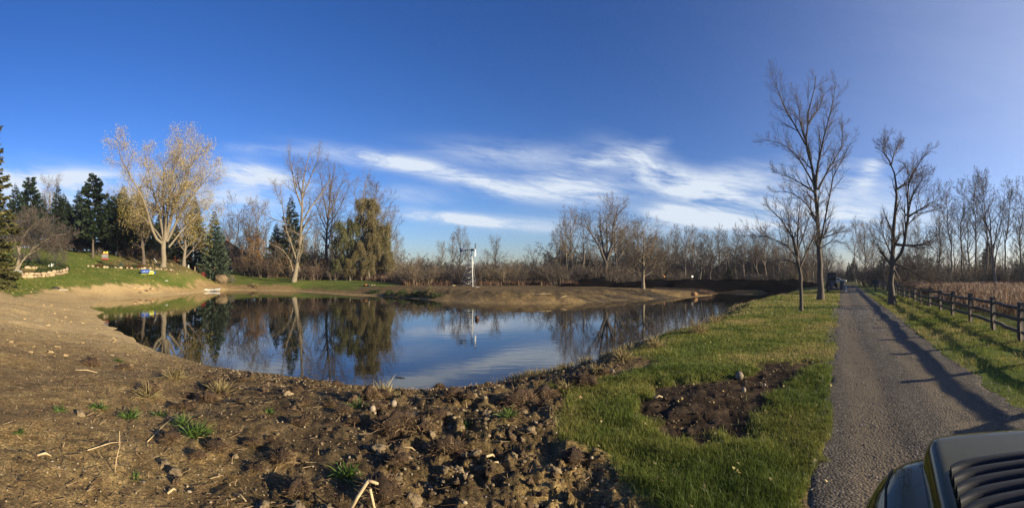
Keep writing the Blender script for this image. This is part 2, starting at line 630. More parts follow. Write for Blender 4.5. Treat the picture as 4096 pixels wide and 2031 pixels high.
LAWN_L = [P(a, b) for a, b in [(-1500, 46), (-200, 48), (0, 50), (63, 45), (141, 49), (157, 56), (235, 57), (313, 58.5), (407, 60), (532, 65), (626, 67), (741, 73),
                               (830, 84), (900, 89), (1000, 85.5), (1100, 84), (1182, 81), (1300, 75), (1407, 68), (1500, 70), (1592, 73), (1600, 84),
                               (1450, 90), (1250, 100), (1080, 100), (1000, 112), (900, 150), (600, 150), (0, 150), (-1500, 150)]]
LITTER = [P(a, b) for a, b in [(430, 83), (520, 78.5), (600, 78), (690, 76), (760, 80), (830, 88), (930, 92), (900, 112), (700, 120), (500, 105)]]
LAWN_R = [P(a, b) for a, b in [(2160, 8.3), (2300, 9.2), (2420, 10), (2560, 14), (2700, 17.5), (2850, 24), (2920, 32), (3020, 42), (3075, 50), (3110, 57), (3200, 60), (3400, 62),
                               (3420, 40)]] + [from_ns(.2, 30), from_ns(.2, 12), from_ns(.2, 3.4), from_ns(.1, 0)] + \
    [P(a, b) for a, b in [(2860, 2.0), (2700, 3.5), (2560, 4.1), (2380, 5.0), (2230, 5.2), (2200, 5.9), (2230, 6.6), (2230, 7.3)]]
PATCH = [P(a, b) for a, b in [(2500, 7.4), (2620, 8.1), (2800, 8.5), (2960, 9.1), (3060, 10.4), (3250, 10.1), (3180, 8.2), (3110, 7.1), (3090, 6.1), (2980, 5.6), (2800, 5.3), (2640, 5.6), (2520, 6.3)]]
MID_DIRT = [P(a, b) for a, b in [(2230, 9.3), (2350, 9.9), (2470, 10.9), (2600, 11.2), (2640, 9.9), (2560, 9.0), (2400, 8.3), (2300, 8.1), (2180, 7.8)]]
BED = [P(a, b) for a, b in [(-120, 62.8), (20, 62.9), (150, 63.2), (230, 63.8), (268, 65.5), (262, 67), (200, 68), (90, 69), (-20, 69.4), (-120, 69)]]
DARK = [P(a, b) for a, b in [(2230, 66), (2330, 72), (2480, 70), (2620, 66), (2750, 67), (2848, 67), (2866, 69), (3100, 67), (3180, 66), (3240, 70), (3240, 100), (2600, 100), (2230, 92)]]


def masks(x, y, sd=None):
    if sd is None:
        sd = shore_sd(x, y)
    rr = np.hypot(x, y)
    wob = (fbm(x * 1.1, y * 1.1, 4, 50) - .5) * np.clip(rr * .09, .35, 2.2)
    wob2 = (fbm(x * 4.0, y * 4.0, 3, 55) - .5) * np.clip(rr * .05, .25, .8)
    n, s = ns(x, y)
    n = n + (fbm(x * .9, y * .9, 4, 77, .6) - .5) * .6
    lawn_l = sstep(poly_sd(x, y, LAWN_L) + wob * 1.6, -.4, .6)
    lr = sstep(poly_sd(x, y, LAWN_R) + wob * .8 + wob2, -.15, .25)
    patch = sstep(poly_sd(x, y, PATCH) + wob * 1.3 + wob2 * 1.8, -.15, .3)
    midd = sstep(poly_sd(x, y, MID_DIRT) + wob * .8 + wob2, -.12, .25)
    bed = sstep(poly_sd(x, y, BED), -.1, .1)
    lit = sstep(poly_sd(x, y, LITTER) + wob * 2.2, -2.5, 2.5)
    dark = sstep(poly_sd(x, y, DARK) + wob * 1.0, -.8, .8)
    verge = sstep(n + wob2 * .35, 2.35, 2.5) * (1 - sstep(rr, 90, 110)) * (s > -30)
    road = sstep(n + wob2 * .3, -.26, -.10) * (1 - sstep(n + wob2 * .3, 2.42, 2.56)) * (s < 96) * (s > -25)
    far_r = sstep(np.arctan2(x, y), R(28), R(34)) * sstep(rr, 50, 60)
    woods = sstep(rr + wob, 96, 104) * (1 - lawn_l)
    grass = np.clip(np.maximum(np.maximum(lawn_l, lr * (1 - patch) * (1 - midd)), np.maximum(verge, far_r * .6)) - bed, 0, 1)
    grass = grass * (1 - road) * sstep(sd, .1, .9)
    litter = np.clip(lit * lawn_l + woods * (1 - far_r) + bed, 0, 1)
    px = np.arctan2(x, y) * F + 2048
    left_sand = sstep(rr, 9, 24) * (1 - sstep(px, 560, 900)) * (1 - lawn_l)
    shore_sand = (1 - sstep(sd, .2, 1.3)) * .5
    near_dirt = (1 - sstep(rr, 14, 20))
    band = np.maximum(1 - sstep(sd, 2.2, 3.6), sstep(px, 1380, 1620) * .9)
    clod = near_dirt * sstep(px, 600, 1050) * (1 - sstep(px, 2300, 2650)) * sstep(rr, 3.2, 4.2) * np.clip(band + .12, 0, 1)
    sand = np.clip(left_sand * (.8 + 1.1 * (fbm(x * .45, y * .45, 4, 61) - .42)) + shore_sand * sstep(rr, 14, 22) * (1 - .75 * sstep(px, 1100, 1700)), 0, 1)
    hump = sstep(poly_sd(x, y, [P(a, b) for a, b in [(2740, 7.9), (2900, 8.3), (3010, 7.9), (2960, 7.1), (2760, 7.2)]]), -.5, .3)
    return dict(grass=grass, patch=patch * lr, litter=litter, sand=sand, dark=np.clip(np.maximum(dark, np.maximum(patch * lr, midd * .4)), 0, 1),
                road=road, clod=clod, dirt=1 - np.clip(grass, 0, 1), hump=hump * patch, darker_dirt=np.clip(near_dirt * sstep(px, 500, 1050) * (1 - .35 * sstep(px, 2050, 2300)) + .85 * sstep(rr, 36, 42) * sstep(px, 1000, 1500) * (1 - .5 * (1 - sstep(sd, 1.0, 3.0))), 0, 1), verge=verge, lawn_l=lawn_l, lr=lr)


def H(px, d):
    xy = P(px, d)
    return float(height(np.array([xy[0]]), np.array([xy[1]]))[0])


def at(px, d, dz=0.0):
    xy = P(px, d)
    return (xy[0], xy[1], H(px, d) + dz)


def Hxy(x, y):
    return height(np.atleast_1d(np.asarray(x, float)), np.atleast_1d(np.asarray(y, float)))


def ground_material():
    m = bpy.data.materials.new('earth_and_turf')
    m.use_nodes = True
    t = NT(m.node_tree)
    out = t.n('ShaderNodeOutputMaterial')
    b = t.n('ShaderNodeBsdfPrincipled', i_Roughness=.95)
    b.inputs['Specular IOR Level'].default_value = .06
    tc = t.n('ShaderNodeTexCoord')
    v = tc.outputs['Object']
    A = lambda k: t.n('ShaderNodeAttribute', attribute_name=k).outputs['Fac']
    big, mid, fin = t.noise(v, .5, 5, .6), t.noise(v, 3.0, 6, .65), t.noise(v, 26.0, 6, .85)
    grit = t.n('ShaderNodeTexVoronoi', i_Scale=48.0)
    t.l(v, grit.inputs['Vector'])
    gs = t.n('ShaderNodeSeparateColor')
    t.l(grit.outputs['Color'], gs.inputs[0])
    dirt = t.ramp(t.m('ADD', t.m('MULTIPLY', mid, .55), t.m('MULTIPLY', fin, .45)),
                  [(.32, (.09, .058, .025)), (.46, (.255, .168, .070)), (.58, (.43, .30, .125)), (.70, (.68, .50, .235))])
    dirt = t.mix(1.0, dirt, t.ramp(gs.outputs[0], [(0, (.55, .54, .52)), (.5, (.95, .95, .95)), (.85, (1.2, 1.2, 1.18)), (1, (1.9, 1.85, 1.7))]), 'MULTIPLY')
    dirt = t.mix(t.smooth(big, .35, .65), dirt, t.mix(.5, dirt, (.15, .105, .064)))
    sand = t.ramp(t.m('ADD', t.m('MULTIPLY', mid, .6), t.m('MULTIPLY', fin, .4)),
                  [(.3, (.30, .20, .085)), (.5, (.53, .375, .175)), (.7, (.68, .52, .27))])
    dirt = t.mix(t.m('MULTIPLY', A('darker_dirt'), t.smooth(t.noise(v, 1.7, 4, .6), .25, .6)), dirt, t.mix(1.0, dirt, (.36, .37, .42), 'MULTIPLY'))  # darker, greyer dirt in blotches
    col = t.mix(A('sand'), dirt, sand)
    soil = t.ramp(mid, [(.3, (.016, .011, .007)), (.52, (.05, .034, .021)), (.72, (.12, .082, .05))])
    col = t.mix(A('dark'), col, soil)
    lit = t.ramp(t.m('ADD', t.m('MULTIPLY', t.noise(v, 1.3, 6, .7), .6), t.m('MULTIPLY', fin, .4)),
                 [(.3, (.055, .05, .018)), (.5, (.15, .105, .05)), (.7, (.25, .17, .09))])
    col = t.mix(A('litter'), col, lit)
    gn = t.m('ADD', t.m('MULTIPLY', t.noise(v, .35, 5, .6), .6), t.m('MULTIPLY', t.noise(v, 7, 4, .7), .4))
    gr = t.ramp(gn, [(.3, (.075, .105, .018)), (.48, (.11, .14, .027)), (.6, (.165, .17, .04)), (.72, (.24, .20, .07))])
    col = t.mix(t.m('MULTIPLY', A('grass'), t.m('SUBTRACT', 1.0, t.m('MULTIPLY', A('litter'), .8))), col, gr)
    t.l(col, b.inputs['Base Color'])
    bp = t.n('ShaderNodeBump', i_Strength=.8, i_Distance=.06)
    t.l(t.m('ADD', t.m('MULTIPLY', t.noise(v, 6, 7, .7), 1.0), t.m('MULTIPLY', t.noise(v, 40, 4, .75), .4)), bp.inputs['Height'])
    t.l(bp.outputs[0], b.inputs['Normal'])
    t.l(b.outputs[0], out.inputs[0])
    return m


def build_ground():
    az = np.concatenate([np.arange(-180, -72, 3.0), np.arange(-72, 72, .29), np.arange(72, 180, 3.0)]) * math.pi / 180
    nr = 440
    r = .6 * (650 / .6) ** (np.arange(nr) / (nr - 1))
    A, Rr = np.meshgrid(az, r)
    x, y = Rr * np.sin(A), Rr * np.cos(A)
    z = height(x, y)
    m = masks(x, y)
    na = len(az)
    v = np.stack([x, y, z], -1).reshape(-1, 3)
    idx = np.arange(nr * na).reshape(nr, na)
    nx = np.roll(idx, -1, axis=1)
    q = np.stack([idx[:-1], idx[1:], nx[1:], nx[:-1]], -1).reshape(-1, 4)
    v = np.concatenate([v, [[0, 0, 1.0]]])
    tri = np.stack([nx[0], np.full(na, nr * na), idx[0]], -1)[:, ::-1]
    at_ = {k: np.append(m[k].ravel(), 0) for k in ('grass', 'sand', 'dark', 'litter', 'darker_dirt')}
    me = make_mesh('ground', v, q[:, ::-1], tri[:, ::-1], [ground_material()], True, attrs=at_)
    tag(link('ground', me), 'turned earth, sandy banks and mown lawn around the pond', kind='structure')


build_ground()


def build_pond():
    m = bpy.data.materials.new('pond_water')
    m.use_nodes = True
    t = NT(m.node_tree)
    out = t.n('ShaderNodeOutputMaterial')
    b = t.n('ShaderNodeBsdfPrincipled', i_Roughness=.015, i_IOR=1.33)
    b.inputs['Base Color'].default_value = (.010, .011, .008, 1)
    b.inputs['Specular IOR Level'].default_value = .5
    tc = t.n('ShaderNodeTexCoord')
    mp = t.n('ShaderNodeMapping')
    mp.inputs['Scale'].default_value = (1.0, 2.6, 1)
    t.l(tc.outputs['Object'], mp.inputs[0])
    h = t.m('ADD', t.m('MULTIPLY', t.noise(mp.outputs[0], .9, 2, .45), 1.0), t.m('MULTIPLY', t.noise(mp.outputs[0], 4.0, 1, .4), .08))
    patch = t.smooth(t.noise(tc.outputs['Object'], .09, 3, .5), .4, .65)
    bp = t.n('ShaderNodeBump', i_Distance=.0042)
    t.l(t.m('ADD', t.m('MULTIPLY', patch, .8), .35), bp.inputs['Strength'])
    t.l(h, bp.inputs['Height'])
    t.l(bp.outputs[0], b.inputs['Normal'])
    t.l(b.outputs[0], out.inputs[0])
    lo, hi = SHORE.min(0) - 6, SHORE.max(0) + 6
    v = [(lo[0], lo[1], 0), (hi[0], lo[1], 0), (hi[0], hi[1], 0), (lo[0], hi[1], 0)]
    tag(link('pond_water', make_mesh('pond_water', v, [[0, 1, 2, 3]], None, [m], False)), 'still pond reflecting the sky and the bare trees', kind='structure')


build_pond()


def build_drive():
    m = bpy.data.materials.new('packed_gravel')
    m.use_nodes = True
    t = NT(m.node_tree)
    out = t.n('ShaderNodeOutputMaterial')
    b = t.n('ShaderNodeBsdfPrincipled', i_Roughness=.9)
    b.inputs['Specular IOR Level'].default_value = .25
    tc = t.n('ShaderNodeTexCoord')
    v = tc.outputs['Object']
    vo = t.n('ShaderNodeTexVoronoi', i_Scale=34.0)
    t.l(v, vo.inputs['Vector'])
    cell = t.n('ShaderNodeSeparateColor')
    t.l(vo.outputs['Color'], cell.inputs[0])
    track = t.n('ShaderNodeAttribute', attribute_name='track').outputs['Fac']
    base = t.ramp(t.m('ADD', t.m('MULTIPLY', t.noise(v, 1.5, 6, .65), .5), t.m('MULTIPLY', t.noise(v, 16, 5, .7), .5)),
                  [(.3, (.045, .034, .021)), (.5, (.088, .066, .041)), (.7, (.155, .117, .072))])
    warm = t.mix(track, t.mix(1.0, base, (.76, .76, .77), 'MULTIPLY'), t.mix(.6, base, (.165, .126, .08)))
    stone = t.ramp(cell.outputs[0], [(0, (.034, .030, .025)), (.5, (.085, .073, .057)), (.8, (.15, .128, .098)), (1, (.26, .22, .165))])
    col = t.mix(t.m('MULTIPLY', t.m('SUBTRACT', 1.0, t.m('MULTIPLY', track, .8)), .6), warm, stone)
    t.l(col, b.inputs['Base Color'])
    bp = t.n('ShaderNodeBump', i_Strength=.6, i_Distance=.018)
    t.l(t.m('ADD', t.m('SUBTRACT', 1.0, vo.outputs['Distance']), t.m('MULTIPLY', t.noise(v, 9, 6, .7), 1.2)), bp.inputs['Height'])
    t.l(bp.outputs[0], b.inputs['Normal'])
    t.l(b.outputs[0], out.inputs[0])
    s = np.concatenate([np.arange(-25, 0, 1.0), np.arange(0, 14, .08), np.arange(14, 40, .25), np.arange(40, 96, 1.0)])
    n = np.linspace(-.55, 2.85, 60)
    Nn, Ss = np.meshgrid(n, s)
    x = RN[0] * Nn + RU[0] * Ss
    y = RN[1] * Nn + RU[1] * Ss
    base = land(x, y)
    wob = (fbm(x * 1.3, y * 1.3, 4, 71, .6) - .5) * .6
    edge = sstep(Nn + wob * .8, -.46, -.22) * (1 - sstep(Nn + wob * .8, 2.45, 2.72))
    mw_ = (fbm(Ss * .25, Ss * 0 + 4.0, 2, 79) - .5) * .25
    track = np.exp(-((Nn - .42 + mw_) / .34) ** 4) + np.exp(-((Nn - 1.72 + mw_) / .34) ** 4)
    z = base - .045 + edge * .06 - .018 * track * edge + (fbm(x * 2.5, y * 2.5, 4, 73) - .5) * .03
    q = []
    k = len(n)
    idx = np.arange(len(s) * k).reshape(len(s), k)
    q = np.stack([idx[:-1, :-1], idx[:-1, 1:], idx[1:, 1:], idx[1:, :-1]], -1).reshape(-1, 4)
    tr = np.clip(track * (.6 + .8 * fbm(x * .8, y * .3, 3, 75)), 0, 1)
    me = make_mesh('gravel_drive', np.stack([x, y, z], -1).reshape(-1, 3), q, None, [m], True, attrs={'track': tr.ravel()})
    tag(link('gravel_drive', me), 'grey gravel drive running straight to the road', kind='structure')


build_drive()


def drive_z(x, y):
    return land(np.atleast_1d(float(x)), np.atleast_1d(float(y)))[0] + .012

# ------------------------------------------------------------------ growing trees


def _norm(v):
    l = math.sqrt(v[0] * v[0] + v[1] * v[1] + v[2] * v[2]) + 1e-9
    return (v[0] / l, v[1] / l, v[2] / l)


def _side(d, ang, phi):
    """turn direction d by ang, about it by phi"""
    ref = (0, 0, 1) if abs(d[2]) < .9 else (1, 0, 0)
    u = _norm((d[1] * ref[2] - d[2] * ref[1], d[2] * ref[0] - d[0] * ref[2], d[0] * ref[1] - d[1] * ref[0]))
    w = (d[1] * u[2] - d[2] * u[1], d[2] * u[0] - d[0] * u[2], d[0] * u[1] - d[1] * u[0])
    c, s, cp, sp = math.cos(ang), math.sin(ang), math.cos(phi), math.sin(phi)
    return _norm(tuple(d[i] * c + (u[i] * cp + w[i] * sp) * s for i in range(3)))


def tubes_mesh(branches, sides_of):
    """branches: [(points, radii, level)] -> verts, quads"""
    groups = {}
    for p, r, lv in branches:
        groups.setdefault((len(p), sides_of(lv, r[0])), []).append((p, r))
    V, Q, off = [], [], 0
    for (n, s), lst in groups.items():
        p = np.array([a for a, _ in lst])
        r = np.array([b for _, b in lst])
        tan = np.gradient(p, axis=1)
        tan /= np.linalg.norm(tan, axis=2)[..., None] + 1e-9
        ref = np.where(np.abs(tan[..., 2:3]) < .85, np.array([0, 0, 1.0]), np.array([1.0, 0, 0]))
        ref = np.broadcast_to(ref[:, :1], tan.shape)
        u = np.cross(tan, ref)
        u /= np.linalg.norm(u, axis=2)[..., None] + 1e-9
        w = np.cross(tan, u)
        a = np.arange(s) * 2 * math.pi / s
        v = p[:, :, None] + r[:, :, None, None] * (np.cos(a)[:, None] * u[:, :, None] + np.sin(a)[:, None] * w[:, :, None])
        B = len(lst)
        idx = (np.arange(B * n * s) + off).reshape(B, n, s)
        nx = np.roll(idx, -1, axis=2)
        Q.append(np.stack([idx[:, :-1], nx[:, :-1], nx[:, 1:], idx[:, 1:]], -1).reshape(-1, 4))
        V.append(v.reshape(-1, 3))
        off += B * n * s
    return np.concatenate(V), np.concatenate(Q)


class Tree:
    def __init__(s, seed, **k):
        s.g = random.Random(seed)
        s.np = np.random.RandomState(seed)
        s.o = dict(ratio=(.5, .5, .5, .5), kids=(10, 7, 6, 4), ang=(48, 45, 45, 45), wig=(.06, .13, .17, .22), up=(.02, .07, .05, .02),
                   seg=(9, 6, 5, 4), tmin=(.3, .18, .2, .25), levels=3, twig=.012, droop=0, taper=.9, tipshrink=.6, rk=.55, stretch=1.0)
        s.o.update(k)
        s.b = []

    def grow(s, p, d, L, r, lv):
        o, g = s.o, s.g
        n = o['seg'][min(lv, len(o['seg']) - 1)]
        wig, up = o['wig'][min(lv, 3)], o['up'][min(lv, 3)]
        pts, rad = [p], [r]
        st = L / n
        for i in range(n):
            d = _norm((d[0] + g.gauss(0, wig), d[1] + g.gauss(0, wig), d[2] + g.gauss(0, wig) + up))
            p = (p[0] + d[0] * st, p[1] + d[1] * st, p[2] + d[2] * st)
            pts.append(p)
            rad.append(max(o['twig'] * .6, r * (1 - o['taper'] * (i + 1) / n)))
        s.stem(pts, rad, lv, L)

    def stem(s, pts, rad, lv, L=None, kids=None, tmin=None, clen=None):
        o, g = s.o, s.g
        s.b.append((pts, rad, lv))
        if lv >= o['levels']:
            return
        if L is None:
            L = sum(math.dist(a, b) for a, b in zip(pts, pts[1:]))
        k = kids if kids is not None else o['kids'][min(lv, len(o['kids']) - 1)]
        n = len(pts) - 1
        phi = g.uniform(0, 6.28)
        t0 = tmin if tmin is not None else o['tmin'][min(lv, 3)]
        for j in range(k):
            t = t0 + (1 - t0) * (j + g.uniform(.1, .9)) / k
            i = min(int(t * n), n - 1)
            f = t * n - i
            a, b = pts[i], pts[i + 1]
            q = tuple(a[c] + (b[c] - a[c]) * f for c in range(3))
            d = _norm(tuple(b[c] - a[c] for c in range(3)))
            rr = rad[i] + (rad[i + 1] - rad[i]) * f
            phi += 2.4 + g.uniform(-.5, .5)
            ang = R(o['ang'][min(lv, 3)] * g.uniform(.65, 1.3))
            dd = _side(d, ang, phi)
            cl = (clen * o['stretch'] if clen is not None else L * o['ratio'][min(lv, 3)]) * g.uniform(.65, 1.2) * (1 - o['tipshrink'] * (t - t0) / (1 - t0 + 1e-6))
            s.grow(q, dd, cl, max(min(rr * .62, rr * o['rk'] + .003), o['twig']), lv + 1)

    def twigs(s, lv_from):
        """points along the finest branches, with directions"""
        P_, D_ = [], []
        for p, r, lv in s.b:
            if lv >= lv_from:
                for a, b in zip(p[1:-1] + [p[-1]], p[1:]):
                    P_.append(b)
                    D_.append((p[-1][0] - p[0][0], p[-1][1] - p[0][1], p[-1][2] - p[0][2]))
        return np.array(P_), np.array(D_)

    def meshes(s, bark, name, split=1, extra=None, twig_mat=None):
        sides = lambda lv, r: 9 if r > .25 else 7 if r > .09 else 5 if r > .04 else 3
        tr = [x for x in s.b if x[2] <= split]
        cr = [x for x in s.b if x[2] > split]
        v, q = tubes_mesh(tr, sides)
        m1 = make_mesh('trunk', v, q, None, [bark])
        tm = twig_mat or bark
        v, q = tubes_mesh(cr, sides)
        midx = np.zeros(len(q), int)
        tri, mats, attrs = None, [tm], None
        if extra is not None:
            ev, et, emat, etint = extra
            tri = et + len(v)
            tint = np.concatenate([np.zeros(len(v)), etint])
            v = np.concatenate([v, ev])
            midx = np.concatenate([midx, np.ones(len(et), int)])
            mats, attrs = [tm, emat], {'tint': tint}
        m2 = make_mesh('crown', v, q, tri, mats, True, midx, attrs)
        return m1, m2


def leaf_cloud(pts, rng, size, n, spread=.15, flat=False, hang=0.0, aspect=.8):
    """n single leaves (bent pairs of triangles) round the points"""
    if len(pts) == 0:
        return None
    i = rng.randint(0, len(pts), n)
    c = pts[i] + rng.normal(0, spread, (n, 3))
    a = rng.normal(0, 1, (n, 3))
    a[:, 2] -= hang
    a /= np.linalg.norm(a, axis=1)[:, None]
    b = np.cross(a, rng.normal(0, 1, (n, 3)))
    b /= np.linalg.norm(b, axis=1)[:, None] + 1e-9
    sz = size * rng.uniform(.6, 1.25, n)[:, None]
    v = np.stack([c, c + a * sz * .5 + b * sz * .5 * aspect, c + a * sz, c + a * sz * .5 - b * sz * .5 * aspect], 1)
    k = np.arange(n)[:, None] * 4
    t = np.concatenate([k + [0, 1, 2], k + [0, 2, 3]])
    return v.reshape(-1, 3), t, np.repeat(rng.uniform(0, 1, n), 4)


BARK_PALE = mat('pale_bark', (.27, .22, .15), (.14, .115, .078), 3, bump=.5, stretch=(6, 6, 1))
BARK_GREY = mat('grey_bark', (.24, .195, .145), (.12, .096, .072), 3, bump=.6, stretch=(6, 6, 1))
BARK_DARK_SHADED = mat('dark_shaded_bark', (.135, .105, .078), (.06, .047, .036), 3, bump=.6, stretch=(6, 6, 1))  # tone holds the shade on backlit trunks besides dark bark
TWIG_TAN = mat('tan_twigs', (.20, .155, .10), (.145, .112, .072), 1.5, rnd=.12)
TWIG_BROWN = mat('brown_twigs', (.145, .112, .082), (.10, .08, .06), 1.5, rnd=.18)
TWIG_RED = mat('reddish_twigs', (.125, .085, .06), (.088, .06, .044), 1.5, rnd=.18)
TWIG_DARK = mat('dark_twigs', (.11, .09, .075), (.08, .064, .053), 1.5, rnd=.15)
LEAF_GOLD = mat('golden_leaves', (.5, .35, .1), tint=[(.44, .34, .12), (.57, .46, .18), (.64, .54, .26), (.46, .31, .13)], rough=.6, trans=.35, scale=3)
LEAF_YEL = mat('yellow_leaves', (.4, .34, .1), tint=[(.30, .26, .06), (.46, .38, .10), (.55, .43, .13)], rough=.6, trans=.35, scale=3)
LEAF_OLIVE = mat('willow_leaves', (.2, .2, .05), tint=[(.15, .122, .052), (.215, .175, .075), (.30, .245, .11)], rough=.6, trans=.35, scale=1)
LEAF_OLIVE2 = mat('green_willow_leaves', (.15, .17, .05), tint=[(.085, .095, .038), (.145, .145, .055), (.22, .20, .085)], rough=.6, trans=.35, scale=1)
LEAF_RUST = mat('russet_leaves', (.22, .1, .04), tint=[(.09, .045, .022), (.14, .07, .03), (.21, .11, .04)], rough=.7, trans=.3, scale=1, rnd=.15)
LEAF_ORANGE = mat('orange_leaves', (.45, .2, .05), tint=[(.35, .14, .03), (.48, .24, .05), (.55, .33, .09)], rough=.6, trans=.35, scale=1)
NEEDLE_DARK = mat('dark_needles', (.03, .05, .02), tint=[(.016, .030, .014), (.028, .046, .020), (.045, .064, .028)], rough=.65, scale=1, trans=.12, rnd=.12)
NEEDLE_BLUE = mat('blue_green_needles', (.06, .09, .05), tint=[(.045, .070, .040), (.075, .105, .062), (.10, .13, .075)], rough=.65, scale=1, trans=.12)
NEEDLE_SUNLIT = mat('sunlit_needles', (.09, .09, .03), tint=[(.06, .065, .02), (.11, .105, .032), (.16, .14, .045)], rough=.65, scale=1, trans=.2)  # sunlight's yellow is put into this needle colour
BOX_LEAF = mat('clipped_leaves', (.05, .07, .02), tint=[(.03, .045, .012), (.055, .075, .02), (.085, .10, .03)], rough=.6, scale=1, trans=.2)
SILVER_LEAF = mat('silver_leaves', (.4, .4, .36), tint=[(.36, .36, .32), (.5, .5, .45), (.6, .58, .52)], rough=.7, scale=1, trans=.2)
GREY_LEAF = mat('greyish_leaves', (.2, .19, .13), tint=[(.13, .12, .08), (.2, .18, .13), (.27, .25, .18)], rough=.7, scale=1, trans=.2)


def place_tree(name, label, px, d, m1, m2, rotz=0.0, scale=1.0, group=None, sink=.12, cat='tree', z=None):
    x, y, z0 = at(px, d)
    t = thing(name, label, cat, (x, y, (z0 if z is None else z) - sink), rotz, group, scale)
    link('trunk', m1, t)
    link('crown', m2, t)
    return t


def hero(name, label, base, d, stems, seed, bark, twig, r0, opts, extra=None, depth=.55, trunk_kids=0, split=1, cat='tree', group=None):
    """a tree whose main stems were measured in the photograph; each limb also leans to or from the viewer.
    stems: [[(column,row)...], base radius, tip radius, kids, child length, depth lean]"""
    bx, by = base
    T = Tree(seed, **opts)
    x0, y0, z0 = at(bx, d)
    k = d / F
    first = None
    for pts_px, r_a, r_b, kids, cl, lean in stems:
        base_z = EYE - (by - HY) * k
        pts = []
        n = len(pts_px)
        # densify
        P_ = np.array(pts_px, float)
        tt = np.linspace(0, 1, max(7, 2 * n - 1))
        s = np.concatenate([[0], np.cumsum(np.hypot(*np.diff(P_, axis=0).T))])
        s /= s[-1]
        xs, ys = np.interp(tt, s, P_[:, 0]), np.interp(tt, s, P_[:, 1])
        rad = r_a + (r_b - r_a) * tt ** .85
        if first is None:
            rad = rad * (1 + .4 * np.exp(-tt * 22))
        jig = [T.g.gauss(0, 1) * r_a * .12 for _ in tt]
        off0 = 0.0
        if first is not None:
            fx, fz, fy = first
            j = np.argmin((fx - (xs[0] - bx) * k) ** 2 + (fz - (by - ys[0]) * k) ** 2)
            off0 = fy[j]
        L = s[-1]
        H_ = np.hypot(P_[-1, 0] - P_[0, 0], P_[-1, 1] - P_[0, 1]) * k
        yy = off0 + lean * H_ * tt ** 1.2
        X, Z = (xs - bx) * k + jig, (by - ys) * k
        if first is None:
            first = (X.copy(), Z.copy(), yy.copy())
        else:
            first = tuple(np.concatenate([a, b]) for a, b in zip(first, (X, Z, yy)))
        T.stem([(a, b, c) for a, b, c in zip(X, yy, Z)], list(rad), 1 if kids >= 0 else 0, None, abs(kids), None, cl)
    m1, m2 = T.meshes(bark, name, split, extra(T) if extra else None, twig)
    zb = zz(by, d)
    t = thing(name, label, cat, (x0, y0, min(z0, zb) - .1), -az_of(bx), group)
    link('trunk', m1, t)
    link('crown', m2, t)
    return t


def leaf_extra(size, n, mat_, lvl=3, spread=.2, **kw):
    def f(T):
        p, _ = T.twigs(lvl)
        v, t, ti = leaf_cloud(p, T.np, size, n, spread, **kw)
        return v, t, mat_, ti
    return f


